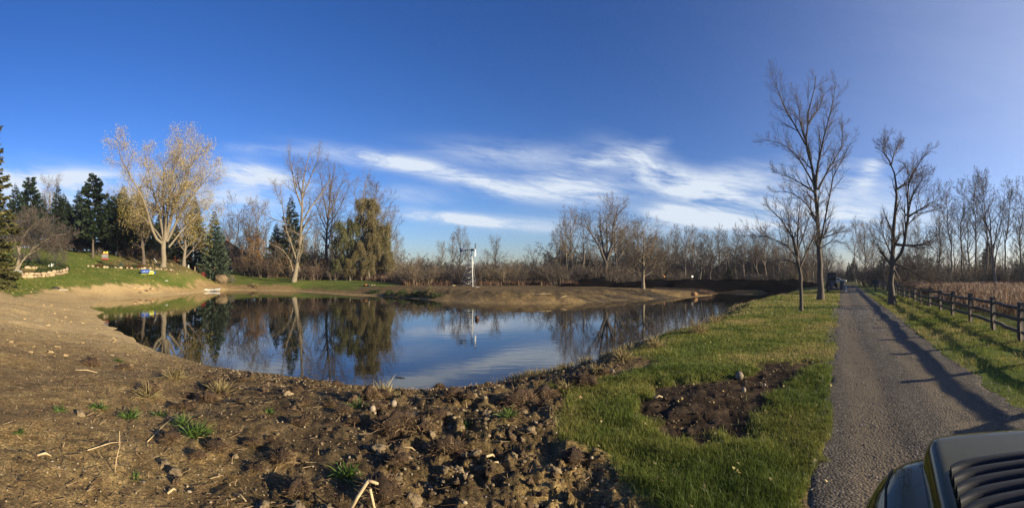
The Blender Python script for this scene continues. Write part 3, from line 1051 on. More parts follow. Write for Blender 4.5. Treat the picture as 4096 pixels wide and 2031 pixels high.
def build_heroes():
    std = dict(kids=(10, 9, 9, 6), ratio=(.4, .38, .55, .55), ang=(45, 42, 45, 45), levels=4, twig=.010, up=(.02, .06, .06, .04), wig=(.05, .10, .14, .2), tmin=(.3, .2, .12, .1), seg=(8, 6, 5, 2), tipshrink=.45, stretch=1.5)
    # big maple with the last golden leaves
    mp = [([(654, 1070), (655, 1020), (654, 960)], .50, .44, -0, 3, 0),
          ([(654, 976), (620, 948), (597, 875), (575, 796), (541, 745), (496, 666), (479, 593)], .30, .04, 15, 4.2, -.3),
          ([(657, 959), (643, 875), (626, 801), (609, 745), (592, 666), (575, 581)], .30, .04, 14, 4.0, .35),
          ([(659, 959), (665, 875), (682, 762), (693, 677), (727, 565)], .38, .04, 16, 4.0, -.1),
          ([(665, 965), (688, 846), (722, 762), (761, 666), (784, 565)], .34, .04, 16, 4.2, .25),
          ([(671, 959), (727, 841), (789, 762), (846, 694)], .26, .04, 14, 4.0, -.3),
          ([(676, 987), (727, 920), (800, 841), (870, 796)], .2, .03, 11, 3.2, .3),
          ([(658, 940), (655, 840), (650, 740), (655, 640), (690, 560)], .3, .04, 15, 4.0, .5),
          ([(655, 965), (610, 900), (540, 830), (475, 735)], .2, .03, 11, 3.4, .55),
          ([(665, 940), (690, 830), (735, 720), (800, 640)], .24, .04, 12, 3.6, -.6)]
    hero('maple_tree', 'tall spreading maple holding its last pale gold leaves on the lawn slope', (655, 1067), 82, mp, 11, BARK_PALE, TWIG_TAN, .8,
         dict(std, kids=(10, 12, 11, 6), stretch=1.42), leaf_extra(.16, 40000, LEAF_GOLD, 3, .45))
    # cottonwood on the far lawn
    cw = [([(1176, 1124), (1193, 1021), (1204, 931), (1207, 846), (1210, 762), (1221, 677), (1238, 600)], .44, .05, 12, 3.4, .05),
          ([(1207, 818), (1182, 756), (1165, 666), (1154, 615)], .2, .03, 11, 2.8, -.35),
          ([(1207, 886), (1238, 829), (1289, 762), (1328, 694)], .2, .03, 11, 2.6, .3),
          ([(1204, 931), (1233, 869), (1283, 852)], .15, .03, 7, 2.0, -.4),
          ([(1210, 773), (1238, 717), (1266, 649), (1275, 610)], .16, .03, 10, 2.6, -.3),
          ([(1210, 790), (1190, 700), (1195, 620)], .14, .03, 9, 2.4, .5),
          ([(1182, 1080), (1210, 987), (1216, 920)], .11, .03, 6, 1.5, -.2),
          ([(1172, 1078), (1159, 1032), (1131, 993), (1092, 976)], .14, .03, 8, 2.0, -.4)]
    hero('cottonwood_tree', 'bare pale cottonwood standing alone at the lawn edge near the water', (1176, 1124), 85, cw, 12, BARK_PALE, TWIG_TAN, .6, std)
    # dark straight tree behind it
    bt = [([(1303, 1091), (1306, 959), (1314, 846), (1324, 740), (1338, 640)], .42, .05, 16, 3.6, .05),
          ([(1311, 870), (1296, 790), (1289, 751), (1278, 660)], .2, .03, 11, 3.0, -.3),
          ([(1314, 850), (1350, 765), (1372, 700), (1385, 670)], .2, .03, 11, 3.0, .3),
          ([(1308, 920), (1275, 840), (1250, 770)], .16, .03, 9, 2.6, .4),
          ([(1310, 900), (1355, 830), (1398, 740)], .15, .03, 9, 2.6, -.4),
          ([(1318, 800), (1320, 720), (1310, 640)], .15, .03, 10, 2.6, -.4)]
    hero('bare_tree', 'tall bare tree with a dark straight trunk beside the willows', (1303, 1091), 104, bt, 13, BARK_DARK_SHADED, TWIG_BROWN, .5, std)
    # leaning tree behind the dark spruce
    lt = [([(1205, 1085), (1170, 960), (1140, 880), (1128, 790), (1118, 700)], .26, .04, 14, 2.8, .1),
          ([(1132, 860), (1090, 850), (1056, 830), (1030, 800)], .12, .03, 9, 2.2, -.3),
          ([(1128, 790), (1100, 730), (1090, 690)], .1, .03, 9, 2.0, .3)]
    hero('leaning_tree', 'slim bare tree leaning away behind the pale cottonwood', (1205, 1090), 99, lt, 14, BARK_PALE, TWIG_TAN, .26, std)
    # lanky tree behind the willow
    wt = [([(1465, 1075), (1462, 950), (1458, 850), (1450, 760), (1468, 690)], .34, .04, 14, 4.2, .05),
          ([(1458, 880), (1500, 800), (1525, 730)], .16, .03, 10, 3.2, .3),
          ([(1458, 870), (1425, 790), (1412, 710)], .16, .03, 10, 3.2, -.3),
          ([(1460, 930), (1510, 880), (1545, 840)], .13, .03, 9, 2.6, -.3)]
    hero('bare_tree', 'thin grey bare tree rising out of the top of the large willow', (1465, 1085), 108, wt, 15, BARK_GREY, TWIG_TAN, .3, std)
    # the tall tree by the drive
    big = dict(std, kids=(10, 10, 11, 7), levels=4, twig=.005, stretch=1.4, ang=(36, 33, 33, 33), up=(.02, .11, .12, .10))
    tt = [([(3283, 1203), (3279, 1019), (3271, 889), (3260, 760), (3253, 683), (3238, 620), (3223, 571), (3232, 459), (3253, 346), (3262, 285)], .25, .025, 16, 2.0, .03),
          ([(3223, 571), (3184, 502), (3133, 415), (3100, 330)], .085, .014, 13, 1.6, -.25),
          ([(3258, 734), (3193, 614), (3124, 545), (3050, 527)], .085, .013, 13, 1.5, .25),
          ([(3255, 760), (3184, 717), (3098, 690)], .07, .011, 10, 1.3, -.4),
          ([(3262, 751), (3271, 648), (3296, 545), (3331, 415), (3340, 350)], .125, .014, 15, 1.6, -.12),
          ([(3271, 751), (3314, 665), (3370, 571), (3374, 459)], .095, .013, 13, 1.5, .25),
          ([(3279, 976), (3305, 846), (3331, 717), (3395, 600)], .095, .013, 13, 1.6, -.3),
          ([(3283, 950), (3348, 924), (3405, 905)], .07, .012, 9, 1.0, .3),
          ([(3272, 880), (3215, 790), (3150, 745), (3080, 740)], .08, .015, 10, 1.2, .4),
          ([(3240, 600), (3200, 480), (3190, 380), (3170, 320)], .09, .015, 11, 1.4, .4),
          ([(3236, 480), (3280, 400), (3300, 330)], .06, .012, 9, 1.1, .4),
          ([(3280, 990), (3330, 955), (3390, 975)], .05, .01, 7, .9, -.5)]
    hero('tall_tree', 'tallest bare tree with a thick dark trunk beside the drive', (3283, 1203), 34.3, tt, 16, BARK_DARK_SHADED, TWIG_BROWN, .36, big)
    # small tree in front of it
    st = [([(3206, 1245), (3203, 1150), (3203, 1079), (3189, 1027)], .105, .085, -0, 1, 0),
          ([(3197, 1050), (3189, 1027), (3150, 976), (3072, 941), (3005, 935)], .065, .012, 11, 1.1, -.25),
          ([(3189, 1027), (3167, 932), (3115, 855), (3062, 803)], .075, .012, 12, 1.1, .25),
          ([(3188, 1025), (3190, 950), (3195, 870), (3202, 803)], .07, .012, 11, 1.1, -.2),
          ([(3200, 1060), (3236, 976), (3275, 915), (3290, 860)], .07, .012, 11, 1.1, .3),
          ([(3190, 1000), (3160, 900), (3150, 830)], .05, .01, 9, 1.0, -.6),
          ([(3200, 1055), (3150, 1030), (3090, 1035)], .04, .01, 8, .9, .6),
          ([(3192, 990), (3225, 900), (3240, 830)], .05, .01, 9, 1.0, .7)]
    hero('young_tree', 'low forked bare tree on the grass in front of the tallest tree', (3206, 1245), 24, st, 17, BARK_DARK_SHADED, TWIG_DARK, .13,
         dict(big, twig=.0055, kids=(10, 9, 8, 5)))
    # crooked tree between drive and fence
    ct = [([(3568, 1223), (3562, 1131), (3572, 1019), (3576, 889), (3585, 803), (3585, 700), (3560, 640)], .24, .04, 9, 1.3, 0),
          ([(3576, 1044), (3615, 993), (3632, 863), (3628, 751), (3658, 683), (3701, 622)], .13, .025, 12, 1.4, -.15),
          ([(3632, 863), (3684, 829), (3736, 795)], .08, .02, 9, 1.3, .3),
          ([(3581, 971), (3641, 976), (3710, 967), (3770, 915)], .10, .015, 10, 1.1, .25),
          ([(3581, 1049), (3650, 1079), (3701, 1113), (3762, 1135)], .07, .012, 9, .8, -.3),
          ([(3576, 1070), (3607, 1131), (3658, 1148)], .07, .015, 7, .7, -.5),
          ([(3568, 1019), (3538, 950), (3520, 889)], .07, .012, 10, 1.0, .3),
          ([(3585, 752), (3632, 717), (3658, 665)], .09, .015, 10, 1.1, .4),
          ([(3560, 640), (3530, 600), (3545, 570)], .06, .012, 9, .9, -.3),
          ([(3566, 650), (3580, 590), (3600, 565)], .06, .012, 9, .9, .4),
          ([(3632, 850), (3645, 790), (3690, 720)], .06, .012, 9, 1.1, -.5)]
    hero('crooked_tree', 'crooked bare tree with a thick gnarled trunk between drive and rail fence', (3568, 1223), 28.6, ct, 18, BARK_DARK_SHADED, TWIG_RED, .36,
         dict(big, twig=.006, wig=(.08, .16, .18, .22), kids=(10, 9, 10, 7), stretch=1.6))
    # V-shaped trees across the pond
    v1 = [([(2424, 1118), (2423, 1070), (2422, 1025)], .42, .38, -0, 2, 0),
          ([(2422, 1029), (2401, 973), (2363, 911), (2335, 850)], .3, .04, 13, 3.2, -.2),
          ([(2424, 1020), (2410, 958), (2401, 888), (2401, 826)], .3, .04, 13, 3.0, .3),
          ([(2429, 1020), (2448, 954), (2452, 888), (2471, 815)], .3, .04, 14, 3.0, -.1),
          ([(2432, 1010), (2476, 935), (2505, 880), (2520, 850)], .2, .03, 10, 2.6, .3),
          ([(2426, 1010), (2430, 940), (2425, 880), (2432, 830)], .22, .03, 11, 2.6, .6)]
    hero('vase_shaped_tree', 'wide vase shaped bare tree above the first black soil pile', (2424, 1118), 84, v1, 19, BARK_DARK_SHADED, TWIG_BROWN, .6, std)
    # pale low-branched tree on the bare bank
    f1 = [([(2572, 1158), (2574, 1090), (2576, 1000), (2572, 900)], .22, .03, 26, 3.4, 0),
          ([(2573, 1110), (2540, 1080), (2500, 1060)], .08, .02, 8, 1.4, -.3),
          ([(2574, 1105), (2610, 1080), (2655, 1068)], .08, .02, 8, 1.4, .3),
          ([(2574, 1085), (2535, 1030), (2505, 980)], .09, .02, 9, 1.6, .4),
          ([(2575, 1080), (2615, 1030), (2640, 985)], .09, .02, 9, 1.6, -.4)]
    hero('bank_tree', 'pale bare tree with low spreading branches alone on the bulldozed bank', (2572, 1156), 60.5, f1, 20, BARK_PALE, TWIG_TAN, .22,
         dict(std, twig=.01, ang=(58, 55, 45, 42)))
    # two lesser leafy trees either side of the maple
    a1 = [([(575, 1060), (573, 1000), (570, 930), (566, 860), (560, 800)], .36, .04, 18, 3.4, 0),
          ([(572, 960), (535, 890), (500, 850)], .12, .03, 9, 2.2, -.3), ([(571, 930), (605, 880), (625, 820)], .12, .03, 9, 2.2, .3)]
    hero('leafy_tree', 'smaller dark trunked tree with sparse yellow leaves beyond the towable tube', (575, 1060), 86, a1, 21, BARK_DARK_SHADED, TWIG_BROWN, .36, std, leaf_extra(.19, 4200, LEAF_YEL, 3, .25))
    b1 = [([(735, 1064), (738, 1000), (742, 930), (745, 850), (740, 780)], .34, .04, 17, 3.4, 0),
          ([(736, 1035), (790, 975), (815, 920), (850, 880)], .14, .03, 11, 2.4, -.2), ([(740, 960), (775, 890), (800, 830)], .12, .03, 9, 2.4, .3),
          ([(740, 950), (710, 880), (690, 820)], .12, .03, 9, 2.4, -.3)]
    hero('leafy_tree', 'tree with thin tan leaves and one low limb, just past the maple trunk', (735, 1064), 86, b1, 22, BARK_GREY, TWIG_TAN, .34, std, leaf_extra(.19, 3800, LEAF_YEL, 3, .25))
    # crabapple in the walled bed
    c1 = [([(66, 1080), (72, 1045), (80, 1015), (74, 985)], .30, .2, -0, 1, 0),
          ([(72, 1070), (90, 1035), (112, 1012), (135, 985)], .22, .06, 8, 2.0, .25),
          ([(76, 1000), (62, 960), (45, 920), (30, 895)], .14, .03, 11, 2.2, -.3), ([(76, 1000), (95, 950), (110, 905), (120, 870)], .14, .03, 11, 2.2, .3),
          ([(128, 990), (170, 960), (215, 935), (262, 930)], .12, .025, 12, 2.2, -.3), ([(132, 985), (150, 930), (175, 895)], .12, .025, 11, 2.2, .35),
          ([(110, 1015), (160, 985), (225, 985), (275, 1000)], .09, .02, 10, 1.8, .1), ([(74, 985), (100, 930), (150, 880)], .1, .02, 11, 2.0, -.6)]
    hero('crabapple_tree', 'low twisted fruit tree with a dense bare crown in the stone walled bed', (66, 1083), 66.5, c1, 23, BARK_PALE, TWIG_DARK, .3,
         dict(std, twig=.021, kids=(10, 12, 11, 8), ang=(50, 55, 55, 45), wig=(.1, .18, .22, .25), stretch=1.9, up=(.02, .03, .03, .02)))


build_heroes()

# ------------------------------------------------------------------ conifers


def conifer_mesh(seed, h, rbase, mat_, whorls=34, lean_top=1.0, droop=.35, density=1.0, spray=.42, bare=.06, gap=.15):
    rng = np.random.RandomState(seed)
    br, V, T_, ti, off = [], [], [], [], 0
    n_b = 0
    for w in range(whorls):
        t = bare + (1 - bare) * (w + rng.uniform(0, .6)) / whorls
        z = h * t
        L = rbase * (1 - t) ** lean_top * rng.uniform(.8, 1.12) + .12
        k = rng.randint(7, 11)
        ph = rng.uniform(0, 6.28)
        for j in range(k):
            if rng.rand() < gap:
                continue
            a = ph + j * 6.283 / k + rng.normal(0, .18)
            l = L * rng.uniform(.72, 1.12)
            n = 5
            s = np.linspace(0, 1, n)
            rise = (.22 * (t) - droop * (1 - t) * .55)
            zz_ = z + rng.normal(0, .22) + l * (rise * s + .16 * s ** 2.2)
            p = np.stack([np.cos(a) * l * s, np.sin(a) * l * s, zz_], 1) + rng.normal(0, .03, (n, 3)) * s[:, None]
            br.append(([tuple(q) for q in p], list(np.linspace(.035 * (1 - t) + .012, .008, n)), 2))
            # hanging needle sprays along the bough
            m = max(7, int(l * 19 * density))
            u = rng.uniform(.12, 1.02, m) ** .8
            c = np.stack([np.interp(u, s, p[:, i]) for i in range(3)], 1)
            side = rng.choice([-1, 1], m) * rng.uniform(.2, 1.0, m)
            dirn = np.stack([np.cos(a) * .75 - np.sin(a) * side, np.sin(a) * .75 + np.cos(a) * side, rng.normal(-.28, .25, m)], 1)
            dirn /= np.linalg.norm(dirn, axis=1)[:, None]
            ln = spray * rng.uniform(.55, 1.25, m) * np.clip(.45 + l * .35, .4, 1.1)
            wv = np.cross(dirn, rng.normal(0, 1, (m, 3)))
            wv /= np.linalg.norm(wv, axis=1)[:, None] + 1e-9
            wd = ln * .2
            tip = c + dirn * ln[:, None]
            mid = c + dirn * ln[:, None] * .45
            v = np.stack([c, mid + wv * wd[:, None], tip, mid - wv * wd[:, None]], 1).reshape(-1, 3)
            kk = off + np.arange(m)[:, None] * 4
            V.append(v)
            T_.append(np.concatenate([kk + [0, 1, 2], kk + [0, 2, 3]]))
            ti.append(np.repeat(rng.uniform(0, 1, m), 4))
            off += 4 * m
    trunk = [([(0, 0, h * i / 8) for i in range(9)], [max(.012 * h * (1.25 - 1.2 * i / 8) * (1.3 if i == 0 else 1), .02) for i in range(9)], 0)]
    v, q = tubes_mesh(trunk, lambda a, b: 8)
    m1 = make_mesh('trunk', v, q, None, [BARK_DARK_SHADED])
    v, q = tubes_mesh(br, lambda a, b: 3)
    ev, et = np.concatenate(V), np.concatenate(T_)
    m2 = make_mesh('crown', np.concatenate([v, ev]), q, et + len(v), [BARK_DARK_SHADED, mat_], False,
                   np.concatenate([np.zeros(len(q), int), np.ones(len(et), int)]), {'tint': np.concatenate([np.zeros(len(v)), np.concatenate(ti)])})
    return m1, m2


def pine_mesh(seed, h, rad, mat_, crown_from=.35, tufts=240):
    rng = np.random.RandomState(seed)
    T = Tree(seed, levels=2, twig=.02, up=(.02, .05, .08, 0), ratio=(.3, .45, .4), kids=(26, 6), ang=(74, 40, 45), wig=(.06, .08, .1, .1), tmin=(crown_from, .45), seg=(9, 5, 3), tipshrink=.62)
    pts = [(rng.normal(0, .06) * i, rng.normal(0, .06) * i, h * i / 9) for i in range(10)]
    T.stem(pts, [.017 * h * (1.1 - .95 * i / 9) for i in range(10)], 0, h, 30, crown_from, rad * 1.25)
    p, _ = T.twigs(1)
    pk = p[rng.randint(0, len(p), tufts)] * np.array([1.0, 1.0, 1.0])
    V, tri, ti, off = [], [], [], 0
    for c in pk:
        m = 46
        d = rng.normal(0, 1, (m, 3)) + np.array([0, 0, .35])
        d /= np.linalg.norm(d, axis=1)[:, None]
        ln = rng.uniform(.3, .62, m)[:, None]
        o = c + rng.normal(0, .3, (m, 3)) * np.array([1.0, 1.0, .5])
        w = np.cross(d, rng.normal(0, 1, (m, 3)))
        w /= np.linalg.norm(w, axis=1)[:, None]
        v = np.stack([o + w * .06, o - w * .06, o + d * ln], 1).reshape(-1, 3)
        V.append(v)
        tri.append(off + np.arange(3 * m).reshape(-1, 3))
        ti.append(np.repeat(np.clip(rng.uniform(0, .7, m) + rng.uniform(-.2, .3), 0, 1), 3))
        off += 3 * m
    return T.meshes(BARK_GREY, 'pine', 0, (np.concatenate(V), np.concatenate(tri), mat_, np.concatenate(ti)), BARK_DARK_SHADED)


def build_conifers():
    put = place_tree
    hh = lambda top, base, d: (base - top) * d / F
    sp1 = conifer_mesh(31, 18, 4.3, NEEDLE_DARK, 46, .85, spray=.55)
    sp2 = conifer_mesh(32, 15, 4.3, NEEDLE_DARK, 42, .85, droop=.2, spray=.55)
    blue = conifer_mesh(33, 14, 3.9, NEEDLE_BLUE, 38, .92, .15, 1.25, .5, .07, .08)
    near = conifer_mesh(34, 20.5, 4.7, NEEDLE_SUNLIT, 48, .42, .8, 1.4, .55, .05, .12)
    put('spruce_tree', 'drooping sunlit yellow green spruce whose branch tips show at the edge of the lawn', -82, 52, *near)
    pn1 = conifer_mesh(35, 17, 4.4, NEEDLE_DARK, 26, .5, -.06, 1.2, .85, .22, .34)
    pn2 = conifer_mesh(36, 15, 4.8, NEEDLE_DARK, 24, .55, -.05, 1.15, .85, .16, .36)
    put('pine_tree', 'dark pine with a bare lower trunk behind the rock border', 372, 92, *pn1)
    put('pine_tree', 'broad dark pine crowding the bare lower trunk of the first pine', 470, 98, *pn2, 1.2, .92)
    put('pine_tree', 'tall grey green pine top above the walled bed', 122, 116, *pn1, 2.0, 1.08)
    put('pine_tree', 'black green pine behind the crabapple, close to the dark trunked pine', 262, 110, *pn2, .4, .8)
    put('spruce_tree', 'pointed grey green spruce above the crabapple crown', 232, 106, *sp1, .6, .86)
    put('spruce_tree', 'spruce half hidden at the edge of the woods above the upper lawn', 62, 112, *sp2, .9, 1.05)
    put('spruce_tree', 'dark spruce between the broad pine and the yellow leaved tree', 528, 100, *sp1, 2.2, .76)
    put('spruce_tree', 'low dark spruce behind the yellow leaved tree', 600, 103, *sp2, 1.7, .62)
    put('spruce_tree', 'dark spruce showing through the thin crown past the maple trunk', 780, 99, *sp1, 3.0, .9)
    for px, d, mm, sc, lb in ((315, 112, sp2, 1.0, 'wide dark spruce in the gap between crabapple and pines'), (430, 108, sp1, .8, 'dark spruce closing the gap behind the two pines'), (560, 112, sp1, .95, 'dark spruce deep behind the yellow leaved tree'), (640, 116, sp2, .8, 'dark spruce behind the farmyard past the maple'), (175, 118, sp1, .8, 'dim spruce behind the crabapple crown'), (-10, 104, sp1, .7, 'spruce at the very edge of the woods above the upper lawn'), (495, 112, sp2, 1.12, 'wide black green spruce over the birdhouse'), (345, 104, sp2, .72, 'low broad spruce beside the trunk of the first pine'), (415, 102, sp2, .66, 'low broad spruce just behind the birdhouse'), (255, 114, sp2, .95, 'broad spruce behind the crabapple tips'), (450, 106, sp1, .72, 'spruce filling in between the two pines')):
        put('spruce_tree', lb, px, d, *mm, px * .1, sc)
    put('spruce_tree', 'squat dark spruce shading the red house wall', 705, 104, *sp2, 2.6, .6)
    put('blue_spruce', 'full blue green spruce standing alone above the big boulder', 858, 91, *blue)
    put('spruce_tree', 'blackish spruce with a pointed tip behind the pale cottonwood', 1165, 103, *sp1, 1.1, 1.02)
    put('spruce_tree', 'shorter blackish spruce beside the pointed one in the thicket', 1105, 106, *sp2, 2.9, .8)
    put('juniper_tree', 'small dark evergreen at the foot of the tree row past the soil berm', 2915, 84, *sp2, .2, .24)
    put('spruce_tree', 'small dark evergreen at the far end of the drive', 3415, 150, *sp2, .5, .55)
    put('spruce_tree', 'dark round topped evergreen beside the far end of the drive', 3395, 152, *sp1, 1.5, .38)
    put('spruce_tree', 'pointed evergreen over the brush at the far end of the drive', 3528, 140, *sp1, 2.5, .5)
    put('spruce_tree', 'dark evergreen hidden among the thin poplars beyond the reeds', 3950, 88, *sp1, 2.0, .5)


build_conifers()

# ------------------------------------------------------------------ willows, bare woods and thickets


def willow_mesh(seed, h, spread, mat_, n=9000, strand=2.2, tall=1.0):
    T = Tree(seed, levels=3, twig=.014, kids=(12, 8, 6), ratio=(.45, .5, .5), ang=(38, 45, 50), up=(.03, .05, .0, -.05), tmin=(.28, .3, .2), seg=(8, 6, 4, 3))
    T.stem([(T.g.gauss(0, .05) * i, T.g.gauss(0, .05) * i, h * .8 * i / 8) for i in range(9)], [.028 * h * (1.05 - .9 * i / 8) for i in range(9)], 0, h, 13, .22, spread * tall)
    p, _ = T.twigs(2)
    rng = T.np
    # hanging strands
    m = int(n / 9)
    o = p[rng.randint(0, len(p), m)] + rng.normal(0, .25, (m, 3))
    out = o[:, :2] / (np.linalg.norm(o[:, :2], axis=1)[:, None] + .3)
    L = strand * rng.uniform(.4, 1.1, m)
    V, tri, ti = [], [], []
    for k in range(9):
        f = (k + rng.uniform(0, 1, m)) / 9
        c = o.copy()
        c[:, :2] += out * (f * L * .28)[:, None]
        c[:, 2] -= L * f ** 1.6
        c[:, 2] = np.maximum(c[:, 2], .4)
        d = rng.normal(0, .45, (m, 3)) + np.array([0, 0, -1.0])
        d /= np.linalg.norm(d, axis=1)[:, None]
        w = np.cross(d, rng.normal(0, 1, (m, 3)))
        w /= np.linalg.norm(w, axis=1)[:, None]
        s = rng.uniform(.25, .5, m)[:, None]
        v = np.stack([c, c + d * s * .5 + w * s * .15, c + d * s, c + d * s * .5 - w * s * .15], 1)
        V.append(v)
        ti.append(np.repeat(np.clip(rng.uniform(0, 1, m) * .7 + .3 * rng.rand(), 0, 1), 4))
    v = np.concatenate(V).reshape(-1, 3)
    k = np.arange(len(v) // 4)[:, None] * 4
    return T.meshes(BARK_GREY, 'willow', 1, (v, np.concatenate([k + [0, 1, 2], k + [0, 2, 3]]), mat_, np.concatenate(ti)), TWIG_BROWN)


def bare_mesh(seed, h, bark, twig, form='oval', tw=.016, leaves=None, full=1.0):
    """h metres of leafless tree; form: oval, vase, pole, round"""
    f = {'oval': dict(kids=(24, 9, 7, 3), ratio=(.42, .48, .5), ang=(42, 42, 42), tmin=(.25, .2, .2)),
         'vase': dict(kids=(9, 11, 9, 3), ratio=(.66, .42, .5), ang=(28, 38, 42), tmin=(.18, .3, .2)),
         'pole': dict(kids=(24, 8, 6, 3), ratio=(.27, .48, .5), ang=(36, 38, 42), tmin=(.42, .2, .2)),
         'round': dict(kids=(16, 11, 8, 3), ratio=(.6, .5, .5), ang=(58, 45, 45), tmin=(.15, .2, .2))}[form]
    f = {k: tuple(v) for k, v in f.items()}
    f['kids'] = tuple(max(2, int(k * full + .5)) for k in f['kids'])
    T = Tree(seed, levels=3, twig=tw, up=(.02, .10, .08, .04), seg=(9, 6, 4, 2), tipshrink=.5, wig=(.04, .11, .15, .2), **f)
    w = .012 * h
    x = y = 0.0
    pts = []
    for i in range(10):
        pts.append((x, y, h * (1.0 if form != 'vase' else .78) * i / 9))
        x += T.g.gauss(0, w)
        y += T.g.gauss(0, w)
    r = (.011 if form == 'pole' else .016) * h
    T.stem(pts, [max(r * (1.12 - i / 9), .025) * (1.3 if i == 0 else 1) for i in range(10)], 0, h)
    ex = None
    if leaves:
        ex = leaf_extra(leaves[1], leaves[2], leaves[0], 2, .25)(T)
    return T.meshes(bark, 'bare', 0, ex, twig)


def shrub_mesh(seed, h, w, twig, stems=14, leaves=None, tw=.011):
    T = Tree(seed, levels=3, twig=tw, kids=(7, 6, 5), ratio=(.5, .5, .55), ang=(38, 42, 45), up=(.05, .06, .05, 0), tmin=(.2, .15, .2), seg=(5, 4, 3, 2), wig=(.1, .15, .2, .2))
    for i in range(stems):
        a, q = T.g.uniform(0, 6.28), T.g.uniform(0, 1) ** .7
        p = (math.cos(a) * q * w * .22, math.sin(a) * q * w * .22, 0)
        d = _norm((math.cos(a) * q * w * .36 / h, math.sin(a) * q * w * .36 / h, 1.0))
        T.grow(p, d, h * T.g.uniform(.6, 1.0), .012 * h + .006, 0)
    v, q = tubes_mesh(T.b, lambda lv, r: 3)
    midx, tri, mats, attrs = np.zeros(len(q), int), None, [twig], None
    if leaves:
        p, _ = T.twigs(1)
        ev, et, ti = leaf_cloud(p, T.np, leaves[1], leaves[2], .12)
        tri = et + len(v)
        attrs = {'tint': np.concatenate([np.zeros(len(v)), ti])}
        v = np.concatenate([v, ev])
        midx = np.concatenate([midx, np.ones(len(et), int)])
        mats = [twig, leaves[0]]
    return make_mesh('shrub', v, q, tri, mats, True, midx, attrs)


